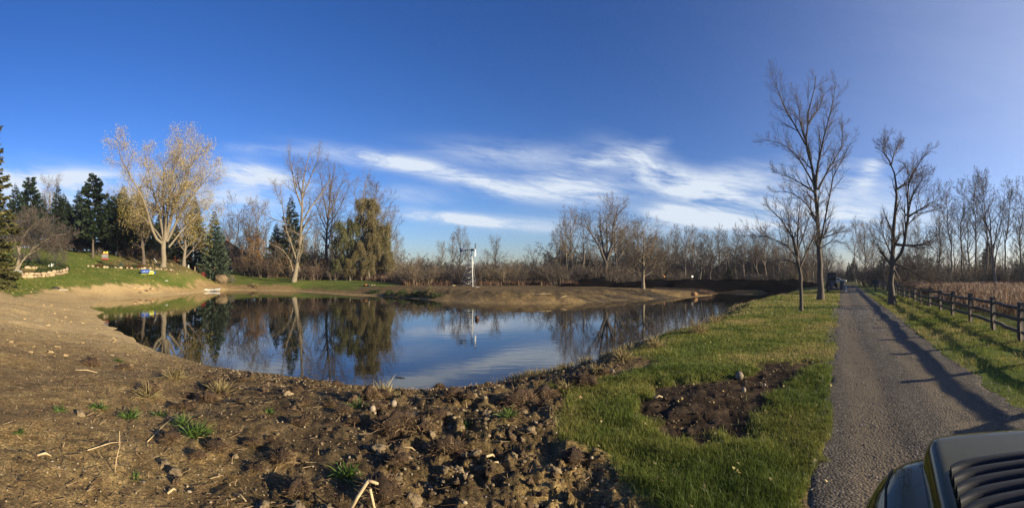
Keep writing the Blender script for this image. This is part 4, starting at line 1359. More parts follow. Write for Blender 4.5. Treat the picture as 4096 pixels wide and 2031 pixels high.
def build_woods():
    g = random.Random(99)
    put = place_tree
    w1 = willow_mesh(41, 15, 6.0, LEAF_OLIVE2, 13000)
    w2 = willow_mesh(42, 21, 6.2, LEAF_OLIVE, 17000, 2.4, 1.0)
    w3 = willow_mesh(43, 16, 5.4, LEAF_OLIVE, 16000, 2.6)
    put('willow_tree', 'greenish weeping willow leaning beside the dark straight trunk', 1392, 98, *w1)
    put('willow_tree', 'tallest yellow green willow in the clump at the lawn corner', 1478, 98, *w2, 1.0, 1.03)
    put('willow_tree', 'bushy olive yellow willow at the end of the tree clump next to open sky', 1520, 96, *w3, 2.0, .88)
    put('willow_tree', 'round olive willow reaching the ground at the very end of the clump', 1540, 95, *w1, 4.0, .72)
    put('willow_tree', 'wide olive willow filling the middle of the clump under the tallest one', 1500, 93.5, *w3, 5.0, .72)
    for px, d, mm, sc, lb in ((1340, 91, w1, .34, 'low olive willow scrub first along the foot of the clump'), (1400, 90.5, w3, .33, 'low olive willow scrub second along the foot of the clump'), (1475, 90, w3, .38, 'low olive willow scrub third along the foot of the clump'), (1548, 92, w3, .44, 'low olive willow scrub last along the foot of the clump')):
        put('willow_tree', lb, px, d, *mm, px * .7, (sc * 1.25, sc * 1.25, sc))
    put('willow_tree', 'low olive willow skirting the foot of the tallest willow', 1440, 92, *w3, .6, .58)
    put('willow_tree', 'small olive willow sprawling over the edge of the far grass', 1372, 93, *w1, 2.6, .42)
    A = {
        'oval': bare_mesh(51, 14, BARK_GREY, TWIG_BROWN, 'oval', .018),
        'oval2': bare_mesh(52, 14, BARK_PALE, TWIG_TAN, 'oval', .018),
        'pole': bare_mesh(53, 16, BARK_PALE, TWIG_TAN, 'pole', .018),
        'pole2': bare_mesh(54, 16, BARK_DARK_SHADED, TWIG_BROWN, 'pole', .018),
        'pole3': bare_mesh(55, 15, BARK_GREY, TWIG_BROWN, 'pole', .018),
        'vase': bare_mesh(56, 14, BARK_DARK_SHADED, TWIG_BROWN, 'vase', .018),
        'vase2': bare_mesh(57, 14, BARK_GREY, TWIG_DARK, 'vase', .018),
        'round': bare_mesh(58, 10, BARK_GREY, TWIG_BROWN, 'round', .018),
        'oak': bare_mesh(59, 11, BARK_DARK_SHADED, TWIG_DARK, 'round', .02, (LEAF_RUST, .26, 2600)),
        'gold': bare_mesh(60, 9, BARK_GREY, TWIG_TAN, 'round', .018, (LEAF_ORANGE, .24, 1500)),
    }
    AH = dict(oval=14, oval2=14, pole=16, pole2=16, pole3=15, vase=14, vase2=14, round=10, oak=11, gold=9)

    def row(lst, group=None):
        for px, d, top, kind, label in lst:
            z0 = H(px, d)
            h = (zz(top, d) - z0)
            put('bare_tree' if kind not in ('oak', 'gold') else 'leafy_tree', label, px, d, *A[kind], g.uniform(0, 6.28), h / AH[kind] * .97, group)
    # behind the lawn on the far side of the pond
    row([(196, 118, 722, 'oval2', 'pinkish bare tree among the conifers above the walled bed'),
         (150, 120, 790, 'oval', 'lower bare tree in front of the tall grey green pine'),
         (945, 132, 832, 'round', 'wide grey bare tree over the roof of the brown house'),
         (905, 140, 860, 'vase2', 'bare tree behind the tip of the blue green spruce'),
         (1040, 128, 815, 'oval2', 'pale bare tree between the house and the dark spruce'),
         (1000, 136, 850, 'oval', 'thin bare tree just past the house gable'), (965, 112, 900, 'round', 'bare tree in front of the brown house wall'), (1000, 110, 930, 'vase', 'low bare tree at the corner of the brown house'),
         (640, 128, 900, 'vase', 'bare tree behind the maple trunk beside the farmyard'),
         (1250, 118, 860, 'vase2', 'brown bare tree filling the gap behind the cottonwood trunk'),
         (1340, 122, 780, 'oval', 'bare tree seen between the dark trunk and the willows'),
         (1420, 118, 830, 'vase2', 'brown bare tree behind the greenish weeping willow'),
         (1505, 120, 745, 'oval', 'bare tree top just above the tallest willow'),
         (1545, 118, 850, 'oval2', 'bare tree edging the willow clump toward open sky'),
         (1010, 104, 960, 'gold', 'small tree keeping orange gold leaves in front of the dark spruces'),
         (1095, 100, 985, 'round', 'low pale bare tree tangled in the rust brown thicket'),
         (1240, 102, 985, 'round', 'low bare tree behind the foot of the cottonwood')])
    # centre
    row([(1597, 122, 955, 'oval2', 'lone thin bare tree in the sky gap past the willows'),
         (1680, 132, 1030, 'round', 'low rounded bare tree on the skyline before the windmill'),
         (1725, 136, 1036, 'round', 'second low rounded bare tree on the skyline before the windmill'),
         (1768, 112, 975, 'oval2', 'dead topped pale tree first in the clump behind the windmill'),
         (1808, 115, 938, 'pole', 'tallest thin pale tree behind the windmill tail'),
         (1838, 116, 925, 'oval2', 'broad pale tree crown right above the windmill tail'),
         (1870, 118, 965, 'pole', 'thin tree just behind the windmill mast'),
         (1985, 112, 957, 'oval2', 'pale bare tree standing alone past the windmill'),
         (1955, 118, 990, 'vase2', 'dark forked tree beside the lone pale one past the windmill'),
         (2048, 130, 1040, 'round', 'low dark rounded tree past the windmill'),
         (2128, 118, 985, 'vase', 'fan shaped bare tree midway between windmill and soil piles'),
         (2090, 134, 1045, 'round', 'low hazy tree under the fan shaped one'),
         (2180, 136, 1045, 'round', 'low rounded tree before the tall poplars'),
         (2222, 108, 930, 'oval2', 'first and shortest of the pale poplars left of the vase shaped tree'),
         (2262, 100, 878, 'pole', 'pale straight poplar in front of the red leaved oak'),
         (2290, 104, 850, 'oval2', 'second tall pale poplar beside the vase shaped tree'),
         (2322, 96, 838, 'vase2', 'dark forked poplar touching the vase shaped tree'),
         (2470, 92, 806, 'oval2', 'tall pale poplar close behind the vase shaped tree'),
         (2512, 100, 895, 'vase', 'spreading bare tree between the vase shaped tree and the bank tree'),
         (2262, 112, 1000, 'oak', 'round oak keeping dull red leaves behind the poplars'),
         (2505, 106, 945, 'oak', 'red brown oak crown behind the pale bank tree'),
         (2600, 104, 965, 'oak', 'red brown oak just past the pale bank tree'),
         (2555, 108, 890, 'oval', 'bare tree rising behind the pale bank tree')])
    # long row behind the dark berm
    k = 0
    names = ['thin', 'forked', 'grey', 'slender', 'dark', 'straight', 'tangled', 'crooked']
    for px in range(2630, 3330, 27):
        top = np.interp(px, [2630, 2740, 2830, 2950, 3060, 3200, 3330], [930, 905, 940, 925, 915, 930, 950]) + g.uniform(-22, 30)
        row([(px + g.uniform(-9, 9), g.uniform(88, 112), top, ['pole3', 'vase', 'oval', 'pole2', 'vase2', 'pole', 'oval'][k % 7], 'bare woodland tree in the dense row behind the black soil berm')],
            'bare trees in the row behind the black soil berm')
        k += 1
    row([(2950, 112, 1000, 'oak', 'brown leaved oak showing low through the tree row behind the berm'), (3010, 114, 1010, 'oak', 'second brown leaved oak low in the tree row behind the berm')])
    # end of the drive
    row([(3425, 132, 880, 'pole', 'slender pale tree at the end of the drive'), (3460, 126, 900, 'oval2', 'spreading pale tree at the end of the drive'),
         (3445, 140, 930, 'pole', 'short thin tree between the two at the drive end'), (3500, 128, 930, 'oval', 'bare tree behind the crooked tree trunk'),
         (3355, 150, 1040, 'round', 'low rounded tree above the silver car'), (3302, 150, 1000, 'round', 'low bare tree behind the parked trailer'),
         (3545, 96, 905, 'vase2', 'grey forked tree seen past the crooked trunk'), (3635, 92, 905, 'vase', 'bare tree under the long limb of the crooked tree'),
         (3680, 88, 890, 'oval', 'bare tree at the back of the reeds beneath the crooked tree')])
    # poplars beyond the reeds
    pop = [(3790, 62, 745, 'pole3'), (3850, 66, 735, 'pole2'), (3900, 60, 715, 'pole2'), (3930, 70, 700, 'pole3'), (3985, 58, 695, 'vase2'), (4040, 66, 730, 'pole3'), (4085, 60, 780, 'pole2'), (3745, 78, 830, 'oval'), (3870, 84, 860, 'oval'), (3960, 90, 880, 'vase2'), (4070, 92, 870, 'oval'), (3815, 92, 900, 'vase2'), (3715, 98, 940, 'round'), (4120, 64, 740, 'pole3'), (4170, 72, 760, 'pole2'), (4230, 66, 760, 'pole3'), (4300, 70, 760, 'pole')]
    txt = ['slim leaning poplar nearest the crooked tree', 'straight dark poplar second past the crooked tree', 'tall poplar before the two highest crowns', 'high thin poplar in the middle of the stand', 'highest forked poplar beyond the reeds', 'pale poplar just past the highest fork', 'last slim poplar in the stand by the fence end', 'low bare tree at the start of the poplar stand', 'short tree filling the gap behind the dark poplar', 'short forked tree behind the highest poplar', 'dull bare tree at the end of the stand', 'forked tree low behind the leaning poplar', 'round bare tree at the back of the reed field', 'poplar past the end of the fence view', 'second poplar past the end of the fence view', 'third poplar past the end of the fence view', 'fourth poplar past the end of the fence view']
    row([(a, b, c, kd, t) for (a, b, c, kd), t in zip(pop, txt)])

    # thickets
    sh = [shrub_mesh(70 + i, 3.0, 4.2, m_, 15, lv) for i, (m_, lv) in enumerate([(TWIG_BROWN, None), (TWIG_RED, None), (TWIG_TAN, None), (TWIG_BROWN, (LEAF_RUST, .12, 420)), (TWIG_TAN, (LEAF_ORANGE, .13, 420)), (TWIG_DARK, None)])]

    def shrubs(n, x0, x1, d0, d1, h0, h1, kinds, label, group):
        for i in range(n):
            px = x0 + (x1 - x0) * (i + g.uniform(0, 1)) / n
            d = g.uniform(d0, d1)
            x, y, z = at(px, d)
            s = (h0 + (h1 - h0) * g.random() ** 1.5 * (.6 + .8 * vnoise(np.array([px * .012]), np.array([d * .1]), 3)[0])) / 3.0
            tag(link('shrub', sh[g.choice(kinds)], None, (x, y, z - .08), (0, 0, g.uniform(0, 6.28)), (s * 1.4, s * 1.4, s)), label, 'shrub', group)
    shrubs(28, 985, 1600, 94, 106, 2.6, 4.6, [0, 1, 3, 3, 4], 'rust brown bush in the thicket at the back of the far lawn', 'bushes along the back of the far lawn')
    shrubs(16, 1180, 1600, 90, 98, 1.6, 2.8, [0, 1, 3, 2], 'low reddish bush at the foot of the willows', 'low bushes at the foot of the willows')
    shrubs(44, 1590, 2260, 74, 96, 2.2, 4.6, [0, 0, 2, 5], 'brown leafless bush in the hedge behind the windmill', 'bushes in the hedge behind the windmill')
    shrubs(30, 2200, 2760, 80, 100, 2.2, 4.6, [0, 0, 5, 2, 3], 'bare bush under the trees behind the soil piles', 'bushes behind the soil piles')
    shrubs(20, 2740, 3290, 88, 104, 1.6, 4.0, [0, 5, 2], 'bare bush at the foot of the tree row behind the berm', 'bushes behind the berm')
    shrubs(30, 2230, 3290, 104, 118, 4.5, 9.0, [0, 5, 2, 0], 'tall bare thicket bush deep in the woods beyond the berm', 'thicket deep in the woods beyond the berm')
    shrubs(20, 1600, 2240, 98, 116, 3.5, 6.5, [0, 5, 2], 'taller bare bush at the back of the hedge behind the windmill', 'taller bushes at the back of the windmill hedge')
    shrubs(16, 900, 1330, 106, 118, 3.5, 7.0, [0, 1, 2], 'tall bare bush between the house and the cottonwood', 'tall bushes between house and cottonwood')
    shrubs(18, 3455, 3610, 66, 120, 2.4, 5.0, [0, 5, 2], 'grey brown bush near the far end of the drive', 'bushes near the end of the drive')
    shrubs(30, 3600, 4240, 58, 88, 2.6, 6.0, [0, 5, 2, 1], 'bare bush at the back of the reed field', 'bushes at the back of the reed field')
    shrubs(34, -120, 660, 95, 106, 1.2, 3.2, [0, 1, 0, 3], 'brown bush at the top edge of the lawn', 'bushes at the top edge of the lawn')
    shrubs(9, 3300, 3420, 152, 168, 3, 5, [0, 5], 'dim bush across the far road', 'bushes across the far road')

    # far woods that read as one mass
    V, Q, off = [], [], 0
    base = []
    for i in range(3):
        T = Tree(200 + i, levels=2, twig=.032, kids=(18, 10), ratio=(.42, .5), ang=(42, 42), tmin=(.12, .15), seg=(6, 3, 1), up=(.02, .09, .07))
        T.stem([(0, 0, 1.3 * j) for j in range(9)], [.14 * (1.1 - j / 8.5) + .01 for j in range(9)], 0, 10.4)
        base.append(tubes_mesh(T.b, lambda lv, r: 3))
    for i in range(270):
        px = g.uniform(-200, 4300)
        d = g.uniform(135, 190)
        if 3230 < px < 3480:
            d = g.uniform(172, 195)
        top = np.interp(px, [-200, 300, 800, 1300, 1560, 1700, 2150, 2250, 2700, 3200, 3350, 3500, 4300], [850, 850, 900, 930, 1000, 1055, 1060, 1010, 960, 980, 1045, 1020, 960]) + g.uniform(-15, 45)
        x, y, z = at(px, d)
        s = max((zz(top, d) - z) / 10.4, .25)
        v, q = base[i % 3]
        a = g.uniform(0, 6.28)
        Rm = np.array([[math.cos(a), -math.sin(a), 0], [math.sin(a), math.cos(a), 0], [0, 0, 1]])
        V.append((v * s) @ Rm.T + [x, y, z - .2])
        Q.append(q + off)
        off += len(v)
    tag(link('far_woods', make_mesh('far_woods', np.concatenate(V), np.concatenate(Q), None, [TWIG_BROWN])), 'distant leafless woods closing the view behind the nearer trees', kind='stuff')


build_woods()

# ------------------------------------------------------------------ grass, reeds and ground litter


def blades(xy, z, h, w, rng, lean=.35, seg=1, az=None):
    """upright blades; seg 1: one triangle, seg 2: bent strip"""
    n = len(xy)
    a = rng.uniform(0, 6.283, n) if az is None else az
    side = np.stack([np.cos(a), np.sin(a), np.zeros(n)], 1) * (w * .5)[:, None]
    b = rng.uniform(0, 6.283, n)
    ln = np.abs(rng.normal(0, lean, n)) * h
    off = np.stack([np.cos(b) * ln, np.sin(b) * ln, np.zeros(n)], 1)
    p = np.concatenate([xy, z[:, None]], 1)
    up = np.zeros((n, 3))
    up[:, 2] = h
    if seg == 1:
        v = np.stack([p - side, p + side, p + up + off], 1)
        return v.reshape(-1, 3), None, np.arange(3 * n).reshape(-1, 3), 3
    m = p + up * .6 + off * .35
    v = np.stack([p - side, p + side, m + side * .8, m - side * .8, p + up * .95 + off], 1)
    k = np.arange(n)[:, None] * 5
    return v.reshape(-1, 3), k + [0, 1, 2, 3], k + [3, 2, 4], 5


GRASS = mat('turf_blades', (.1, .14, .03), tint=[(.075, .115, .018), (.145, .180, .030), (.24, .235, .05), (.40, .31, .12)], rough=.55, trans=.4, scale=.8)
DRY = mat('dry_grass', (.3, .22, .1), tint=[(.20, .15, .06), (.34, .26, .11), (.46, .37, .19)], rough=.7, trans=.35, scale=1)
REED = mat('dry_reeds', (.3, .18, .1), tint=[(.10, .052, .032), (.165, .095, .055), (.25, .16, .10), (.44, .35, .26)], rough=.75, trans=.35, scale=.5)


def scatter(n, x0, x1, d0, d1, rng, pw=2.0):
    """points spread evenly over the ground of a sector"""
    px = rng.uniform(x0, x1, n)
    d = (d0 ** pw + (d1 ** pw - d0 ** pw) * rng.uniform(0, 1, n)) ** (1 / pw)
    a = (px - 2048) / F
    return np.stack([d * np.sin(a), d * np.cos(a)], 1), d


def strip(n, n0, n1, s0, s1, rng, pw=2.0):
    nn = rng.uniform(n0, n1, n)
    s = (s0 ** pw + (s1 ** pw - s0 ** pw) * rng.uniform(0, 1, n)) ** (1 / pw)
    return RN[None] * nn[:, None] + RU[None] * s[:, None], s


def build_grass():
    rng = np.random.RandomState(3)
    parts = []

    def lay(xy, h0, h1, wpx, lean, seg, pick, dry=0.0):
        m = masks(xy[:, 0], xy[:, 1])
        keep = pick(m, xy)
        keep = keep & (fbm(xy[:, 0] * 1.4, xy[:, 1] * 1.4, 4, 87, .6) > rng.uniform(.18, .52, len(xy)))
        xy = xy[keep]
        d = np.hypot(xy[:, 0], xy[:, 1])
        clump = fbm(xy[:, 0] * 2.3, xy[:, 1] * 2.3, 3, 81)
        z = height(xy[:, 0], xy[:, 1])
        h = rng.uniform(h0, h1, len(xy)) * (.3 + 1.4 * clump) * np.where(rng.rand(len(xy)) < .03, 1.7, 1)
        w = np.maximum(.0045, wpx * d / 450.0) * rng.uniform(.7, 1.3, len(xy))
        v, q, t, k = blades(xy, z - .01, h, w, rng, lean, seg)
        tn = np.clip((fbm(xy[:, 0] * .55, xy[:, 1] * .55, 4, 83, .6) - .5) * 1.7 + .45 + rng.normal(0, .17, len(xy)) - .05 + dry, 0, 1)
        parts.append((v, q, t, np.repeat(tn, k)))
    u = lambda k: rng.uniform(0, 1, k)
    g = lambda m, xy: (m['lr'] * m['grass'] > u(len(xy)) * .9 + .05)
    xy, _ = scatter(210000, 2150, 3330, 2.4, 9.5, rng, 1.3)
    lay(xy, .04, .105, .55, .55, 2, g, .05)
    xy, _ = scatter(120000, 2250, 3420, 9.0, 22, rng, 1.2)
    lay(xy, .035, .09, .75, .5, 1, g, .22)
    xy, _ = scatter(50000, 2700, 3400, 21, 60, rng, 1.2)
    lay(xy, .05, .12, .9, .5, 1, g, .27)
    xy, _ = strip(80000, 2.5, 6.4, 1.0, 40, rng, 1.25)
    lay(xy, .04, .11, .7, .5, 1, lambda m, xy: m['verge'] > u(len(xy)), .12)
    xy, _ = scatter(26000, -40, 780, 44, 76, rng, 1.2)
    lay(xy, .05, .12, .9, .5, 1, lambda m, xy: m['lawn_l'] * (1 - m['litter'] * .7) > u(len(xy)))
    V = [p[0] for p in parts]
    off = np.cumsum([0] + [len(v) for v in V])
    me = make_mesh('lawn_grass', np.concatenate(V), np.concatenate([p[1] + o for p, o in zip(parts, off) if p[1] is not None]),
                   np.concatenate([p[2] + o for p, o in zip(parts, off)]), [GRASS], False, attrs={'tint': np.concatenate([p[3] for p in parts])})
    tag(link('lawn_grass', me), 'green autumn grass on the lawn and verges', kind='stuff')

    # dry fringe along the water and the drive
    parts.clear()
    rngd = lambda m, xy: True
    sx = []
    for (x0, y0), (x1, y1) in zip(SHORE_PX[30:44], SHORE_PX[31:45]):
        for i in range(900):
            f = rng.rand()
            d = EYE * F / (y0 + (y1 - y0) * f - HY)
            p = P(x0 + (x1 - x0) * f, d)
            out = np.array([1.0, -.25])
            sx.append(p + out * abs(rng.normal(0, .45)) + out * .25 + rng.normal(0, .12, 2))
    sx = np.array(sx)
    sd = shore_sd(sx[:, 0], sx[:, 1])
    sx = sx[(sd > .15) & (fbm(sx[:, 0] * .8, sx[:, 1] * .8, 3, 91) > .42)]
    dd = np.hypot(sx[:, 0], sx[:, 1])
    z = height(sx[:, 0], sx[:, 1])
    v, q, t, k = blades(sx, z - .02, rng.uniform(.12, .36, len(sx)) * (.5 + fbm(sx[:, 0] * .6, sx[:, 1] * .6, 2, 92)), np.maximum(.006, .7 * dd / 450), rng, .4, 2)
    tn = np.repeat(rng.uniform(0, 1, len(sx)), k)
    me = make_mesh('shore_grass', v, q, t, [DRY], False, attrs={'tint': tn})
    tag(link('shore_grass', me), 'tall straw coloured grass fringing the bank of the pond', kind='stuff')

    # brown reeds beyond the rail fence
    xy, s = strip(52000, 6.3, 30, 2.0, 62, rng, 1.35)
    d = np.hypot(xy[:, 0], xy[:, 1])
    n_, _ = ns(xy[:, 0], xy[:, 1])
    keep = (fbm(xy[:, 0] * .35, xy[:, 1] * .35, 3, 95) > .30) & (n_ > 6.3 + 1.2 * vnoise(s * .5, s * 0 + 3, 5))
    xy, d = xy[keep], d[keep]
    z = height(xy[:, 0], xy[:, 1], False)
    nn, _ = ns(xy[:, 0], xy[:, 1])
    hh = rng.uniform(.5, 1.15, len(xy)) * (.55 + .75 * fbm(xy[:, 0] * .18, xy[:, 1] * .18, 3, 97)) * sstep(nn, 5.6, 8.5) + .12
    w = np.maximum(.012, .75 * d / 450)
    v1, q1, t1, k1 = blades(xy, z - .02, hh, w, rng, .28, 2)
    tn1 = np.repeat(np.clip(rng.uniform(0, .62, len(xy)) + .25 * (fbm(xy[:, 0] * .25, xy[:, 1] * .25, 2, 98) - .4), 0, 1), k1)
    # pale seed plumes
    pk = rng.rand(len(xy)) < .38
    xp, zp = xy[pk] + rng.normal(0, .05, (pk.sum(), 2)), z[pk] + hh[pk] * .72
    v2, q2, t2, k2 = blades(xp, zp, rng.uniform(.14, .34, pk.sum()), np.maximum(.05, 1.1 * d[pk] / 450), rng, .7, 2)
    tn2 = np.repeat(rng.uniform(.55, 1, pk.sum()), k2)
    me = make_mesh('reeds', np.concatenate([v1, v2]), np.concatenate([q1, q2 + len(v1)]), np.concatenate([t1, t2 + len(v1)]), [REED], False, attrs={'tint': np.concatenate([tn1, tn2])})
    tag(link('reeds', me), 'tall russet weeds with pale plumes filling the field behind the fence', kind='stuff')

    # rusty weeds along the back of the far lawn
    xy, d = scatter(16000, 930, 1620, 84, 100, rng)
    m = masks(xy[:, 0], xy[:, 1])
    keep = (m['lawn_l'] < .3) & (d > np.interp((np.arctan2(xy[:, 0], xy[:, 1])) * F + 2048, [930, 1250, 1450, 1600], [97, 96, 88, 82]))
    xy = xy[keep]
    z = height(xy[:, 0], xy[:, 1], False)
    v, q, t, k = blades(xy, z, rng.uniform(.5, 1.5, len(xy)) * (.4 + 1.2 * fbm(xy[:, 0] * .3, xy[:, 1] * .3, 2, 99)), np.full(len(xy), .12), rng, .3, 2)
    me = make_mesh('weeds', v, q, t, [REED], False, attrs={'tint': np.repeat(np.clip(rng.normal(.45, .25, len(xy)), 0, 1), k)})
    tag(link('weeds', me), 'rust coloured dead weeds between the far lawn and the trees', kind='stuff')

    # weeds at the foot of the hedge behind the windmill and along the drive end
    xy, d = scatter(9000, 1600, 2320, 70, 82, rng)
    keep = fbm(xy[:, 0] * .3, xy[:, 1] * .3, 3, 101) + (d - 70) * .03 > .62
    xy = xy[keep]
    z = height(xy[:, 0], xy[:, 1], False)
    v, q, t, k = blades(xy, z, rng.uniform(.3, 1.0, len(xy)), np.full(len(xy), .11), rng, .4, 2)
    me = make_mesh('weeds', v, q, t, [REED], False, attrs={'tint': np.repeat(np.clip(rng.normal(.35, .22, len(xy)), 0, 1), k)})
    tag(link('weeds', me), 'brown dead weeds at the foot of the hedge behind the windmill', kind='stuff')

    # fallen leaves, one loose scatter
    xy, d = scatter(3600, 0, 900, 46, 95, rng)
    m = masks(xy[:, 0], xy[:, 1])
    xy = xy[(m['lawn_l'] > .5) & (rng.rand(len(xy)) < .35 + m['litter'])]
    xy2, d2 = scatter(260, 2250, 3330, 3.2, 16, rng, 1.2)
    m = masks(xy2[:, 0], xy2[:, 1])
    xy2 = xy2[m['lr'] > .5]
    pts = np.concatenate([xy, xy2])
    z = height(pts[:, 0], pts[:, 1])
    far = np.hypot(pts[:, 0], pts[:, 1]) > 30
    c = np.concatenate([pts, (z + np.where(far, .05, .06))[:, None]], 1)
    a = rng.uniform(0, 6.28, len(c))
    sz = np.where(far, rng.uniform(.09, .2, len(c)), rng.uniform(.014, .032, len(c)))
    e = np.stack([np.cos(a), np.sin(a), rng.normal(0, .35, len(c))], 1) * sz[:, None]
    f = np.stack([-np.sin(a), np.cos(a), rng.normal(0, .35, len(c))], 1) * sz[:, None] * .7
    v = np.stack([c - e, c + f, c + e, c - f + [0, 0, .02]], 1).reshape(-1, 3)
    k = np.arange(len(c))[:, None] * 4
    me = make_mesh('fallen_leaves', v, None, np.concatenate([k + [0, 1, 2], k + [0, 2, 3]]), [LEAF_GOLD], False, attrs={'tint': np.repeat(rng.uniform(0, 1, len(c)), 4)})
    tag(link('fallen_leaves', me), 'dry pale leaves scattered over the grass', kind='stuff')


build_grass()

# ------------------------------------------------------------------ stones, clods and torn roots of the turned earth
CLOD = mat('grey_clay', (.36, .27, .16), (.19, .135, .076), 5, bump=1.0, bscale=14, rnd=.25, rough=.95)
CLOD2 = mat('brown_clod', (.17, .11, .06), (.07, .046, .027), 6, bump=1.0, bscale=16, rnd=.25, rough=.95)
PEAT = mat('peat_root', (.075, .045, .026), (.03, .02, .013), 6, bump=1.0, bscale=16, rnd=.2, rough=.97)
STONE = mat('field_stone', (.36, .29, .205), (.20, .16, .115), 4, bump=.3, rnd=.3, rough=.75)
WALLSTONE = mat('tan_boulder', (.46, .35, .22), (.27, .20, .125), 2.5, bump=.5, rnd=.28, rough=.8)
FIBRE = mat('root_fibre', (.2, .12, .06), tint=[(.08, .045, .024), (.17, .10, .052), (.50, .36, .19)], rough=.8, scale=2, trans=.2)
STRAW = mat('dry_straw', (.55, .42, .24), (.36, .26, .14), 8, rough=.7, rnd=.2)
TUFT = mat('weed_tuft', (.1, .16, .03), tint=[(.06, .11, .018), (.10, .17, .03), (.16, .22, .05)], rough=.5, trans=.4, scale=2)


def rock_mesh(seed, material, sub=2, rough=.35, squash=.75, lobes=2.0, flat=.35, name='stone', jag=0.0):
    """an irregular lump about a metre across; one closed mesh"""
    bm = bmesh.new()
    bmesh.ops.create_icosphere(bm, subdivisions=sub, radius=.5)
    v = np.array([p.co[:] for p in bm.verts])
    f = np.array([[q.index for q in p.verts] for p in bm.faces])
    bm.free()
    rng = np.random.RandomState(seed)
    o = rng.uniform(0, 50, 3)
    d = v / np.linalg.norm(v, axis=1)[:, None]
    n = fbm(d[:, 0] * lobes + o[0] + d[:, 2] * 1.7, d[:, 1] * lobes + o[1] - d[:, 2] * 1.3, 3, seed) - .5
    n2 = vnoise(d[:, 0] * lobes * 2.7 + o[2] + d[:, 2] * 3.1, d[:, 1] * lobes * 2.7 - d[:, 2] * 2.7, seed + 5) - .5
    n3 = np.abs(vnoise(d[:, 0] * lobes * 2 + o[1] + d[:, 2] * 2.3, d[:, 1] * lobes * 2 + o[0] - d[:, 2] * 2.9, seed + 8) - .5)
    r = 1 + rough * (n * 1.7 + n2 * .6) - jag * n3 + jag * .5 * (rng.uniform(0, 1, len(d)) - .5)
    v = v * r[:, None] * np.array([1.0, rng.uniform(.7, .95), squash * rng.uniform(.85, 1.1)])
    v[:, 2] = np.maximum(v[:, 2], -flat * .5)
    return make_mesh(name, v, None, f, [material], sub > 2 or rough < .3)


def fibre_mesh(seed, n, L, up=.4, mat_=None, w=.006):
    """a shaggy tuft of roots or dead stems, about a metre across"""
    rng = np.random.RandomState(seed)
    d = rng.normal(0, 1, (n, 3))
    d[:, 2] = d[:, 2] * .55 + up
    d /= np.linalg.norm(d, axis=1)[:, None]
    base = d * rng.uniform(.02, .42, n)[:, None] * np.array([1, 1, .55]) + rng.normal(0, .1, (n, 3)) * np.array([1, 1, .2])
    ln = L * rng.uniform(.4, 1.2, n)[:, None]
    s = np.cross(d, rng.normal(0, 1, (n, 3)))
    s /= np.linalg.norm(s, axis=1)[:, None]
    s *= w
    mid = base + d * ln * .55 + rng.normal(0, .05, (n, 3))
    tip = base + d * ln + rng.normal(0, .12, (n, 3)) - np.array([0, 0, 1]) * ln * rng.uniform(0, .6, n)[:, None]
    v = np.stack([base - s, base + s, mid + s * .8, mid - s * .8, tip], 1).reshape(-1, 3)
    v[:, 2] = np.maximum(v[:, 2], -.1)
    k = np.arange(n)[:, None] * 5
    return v, k + [0, 1, 2, 3], k + [3, 2, 4], np.repeat(rng.uniform(0, 1, n), 5)


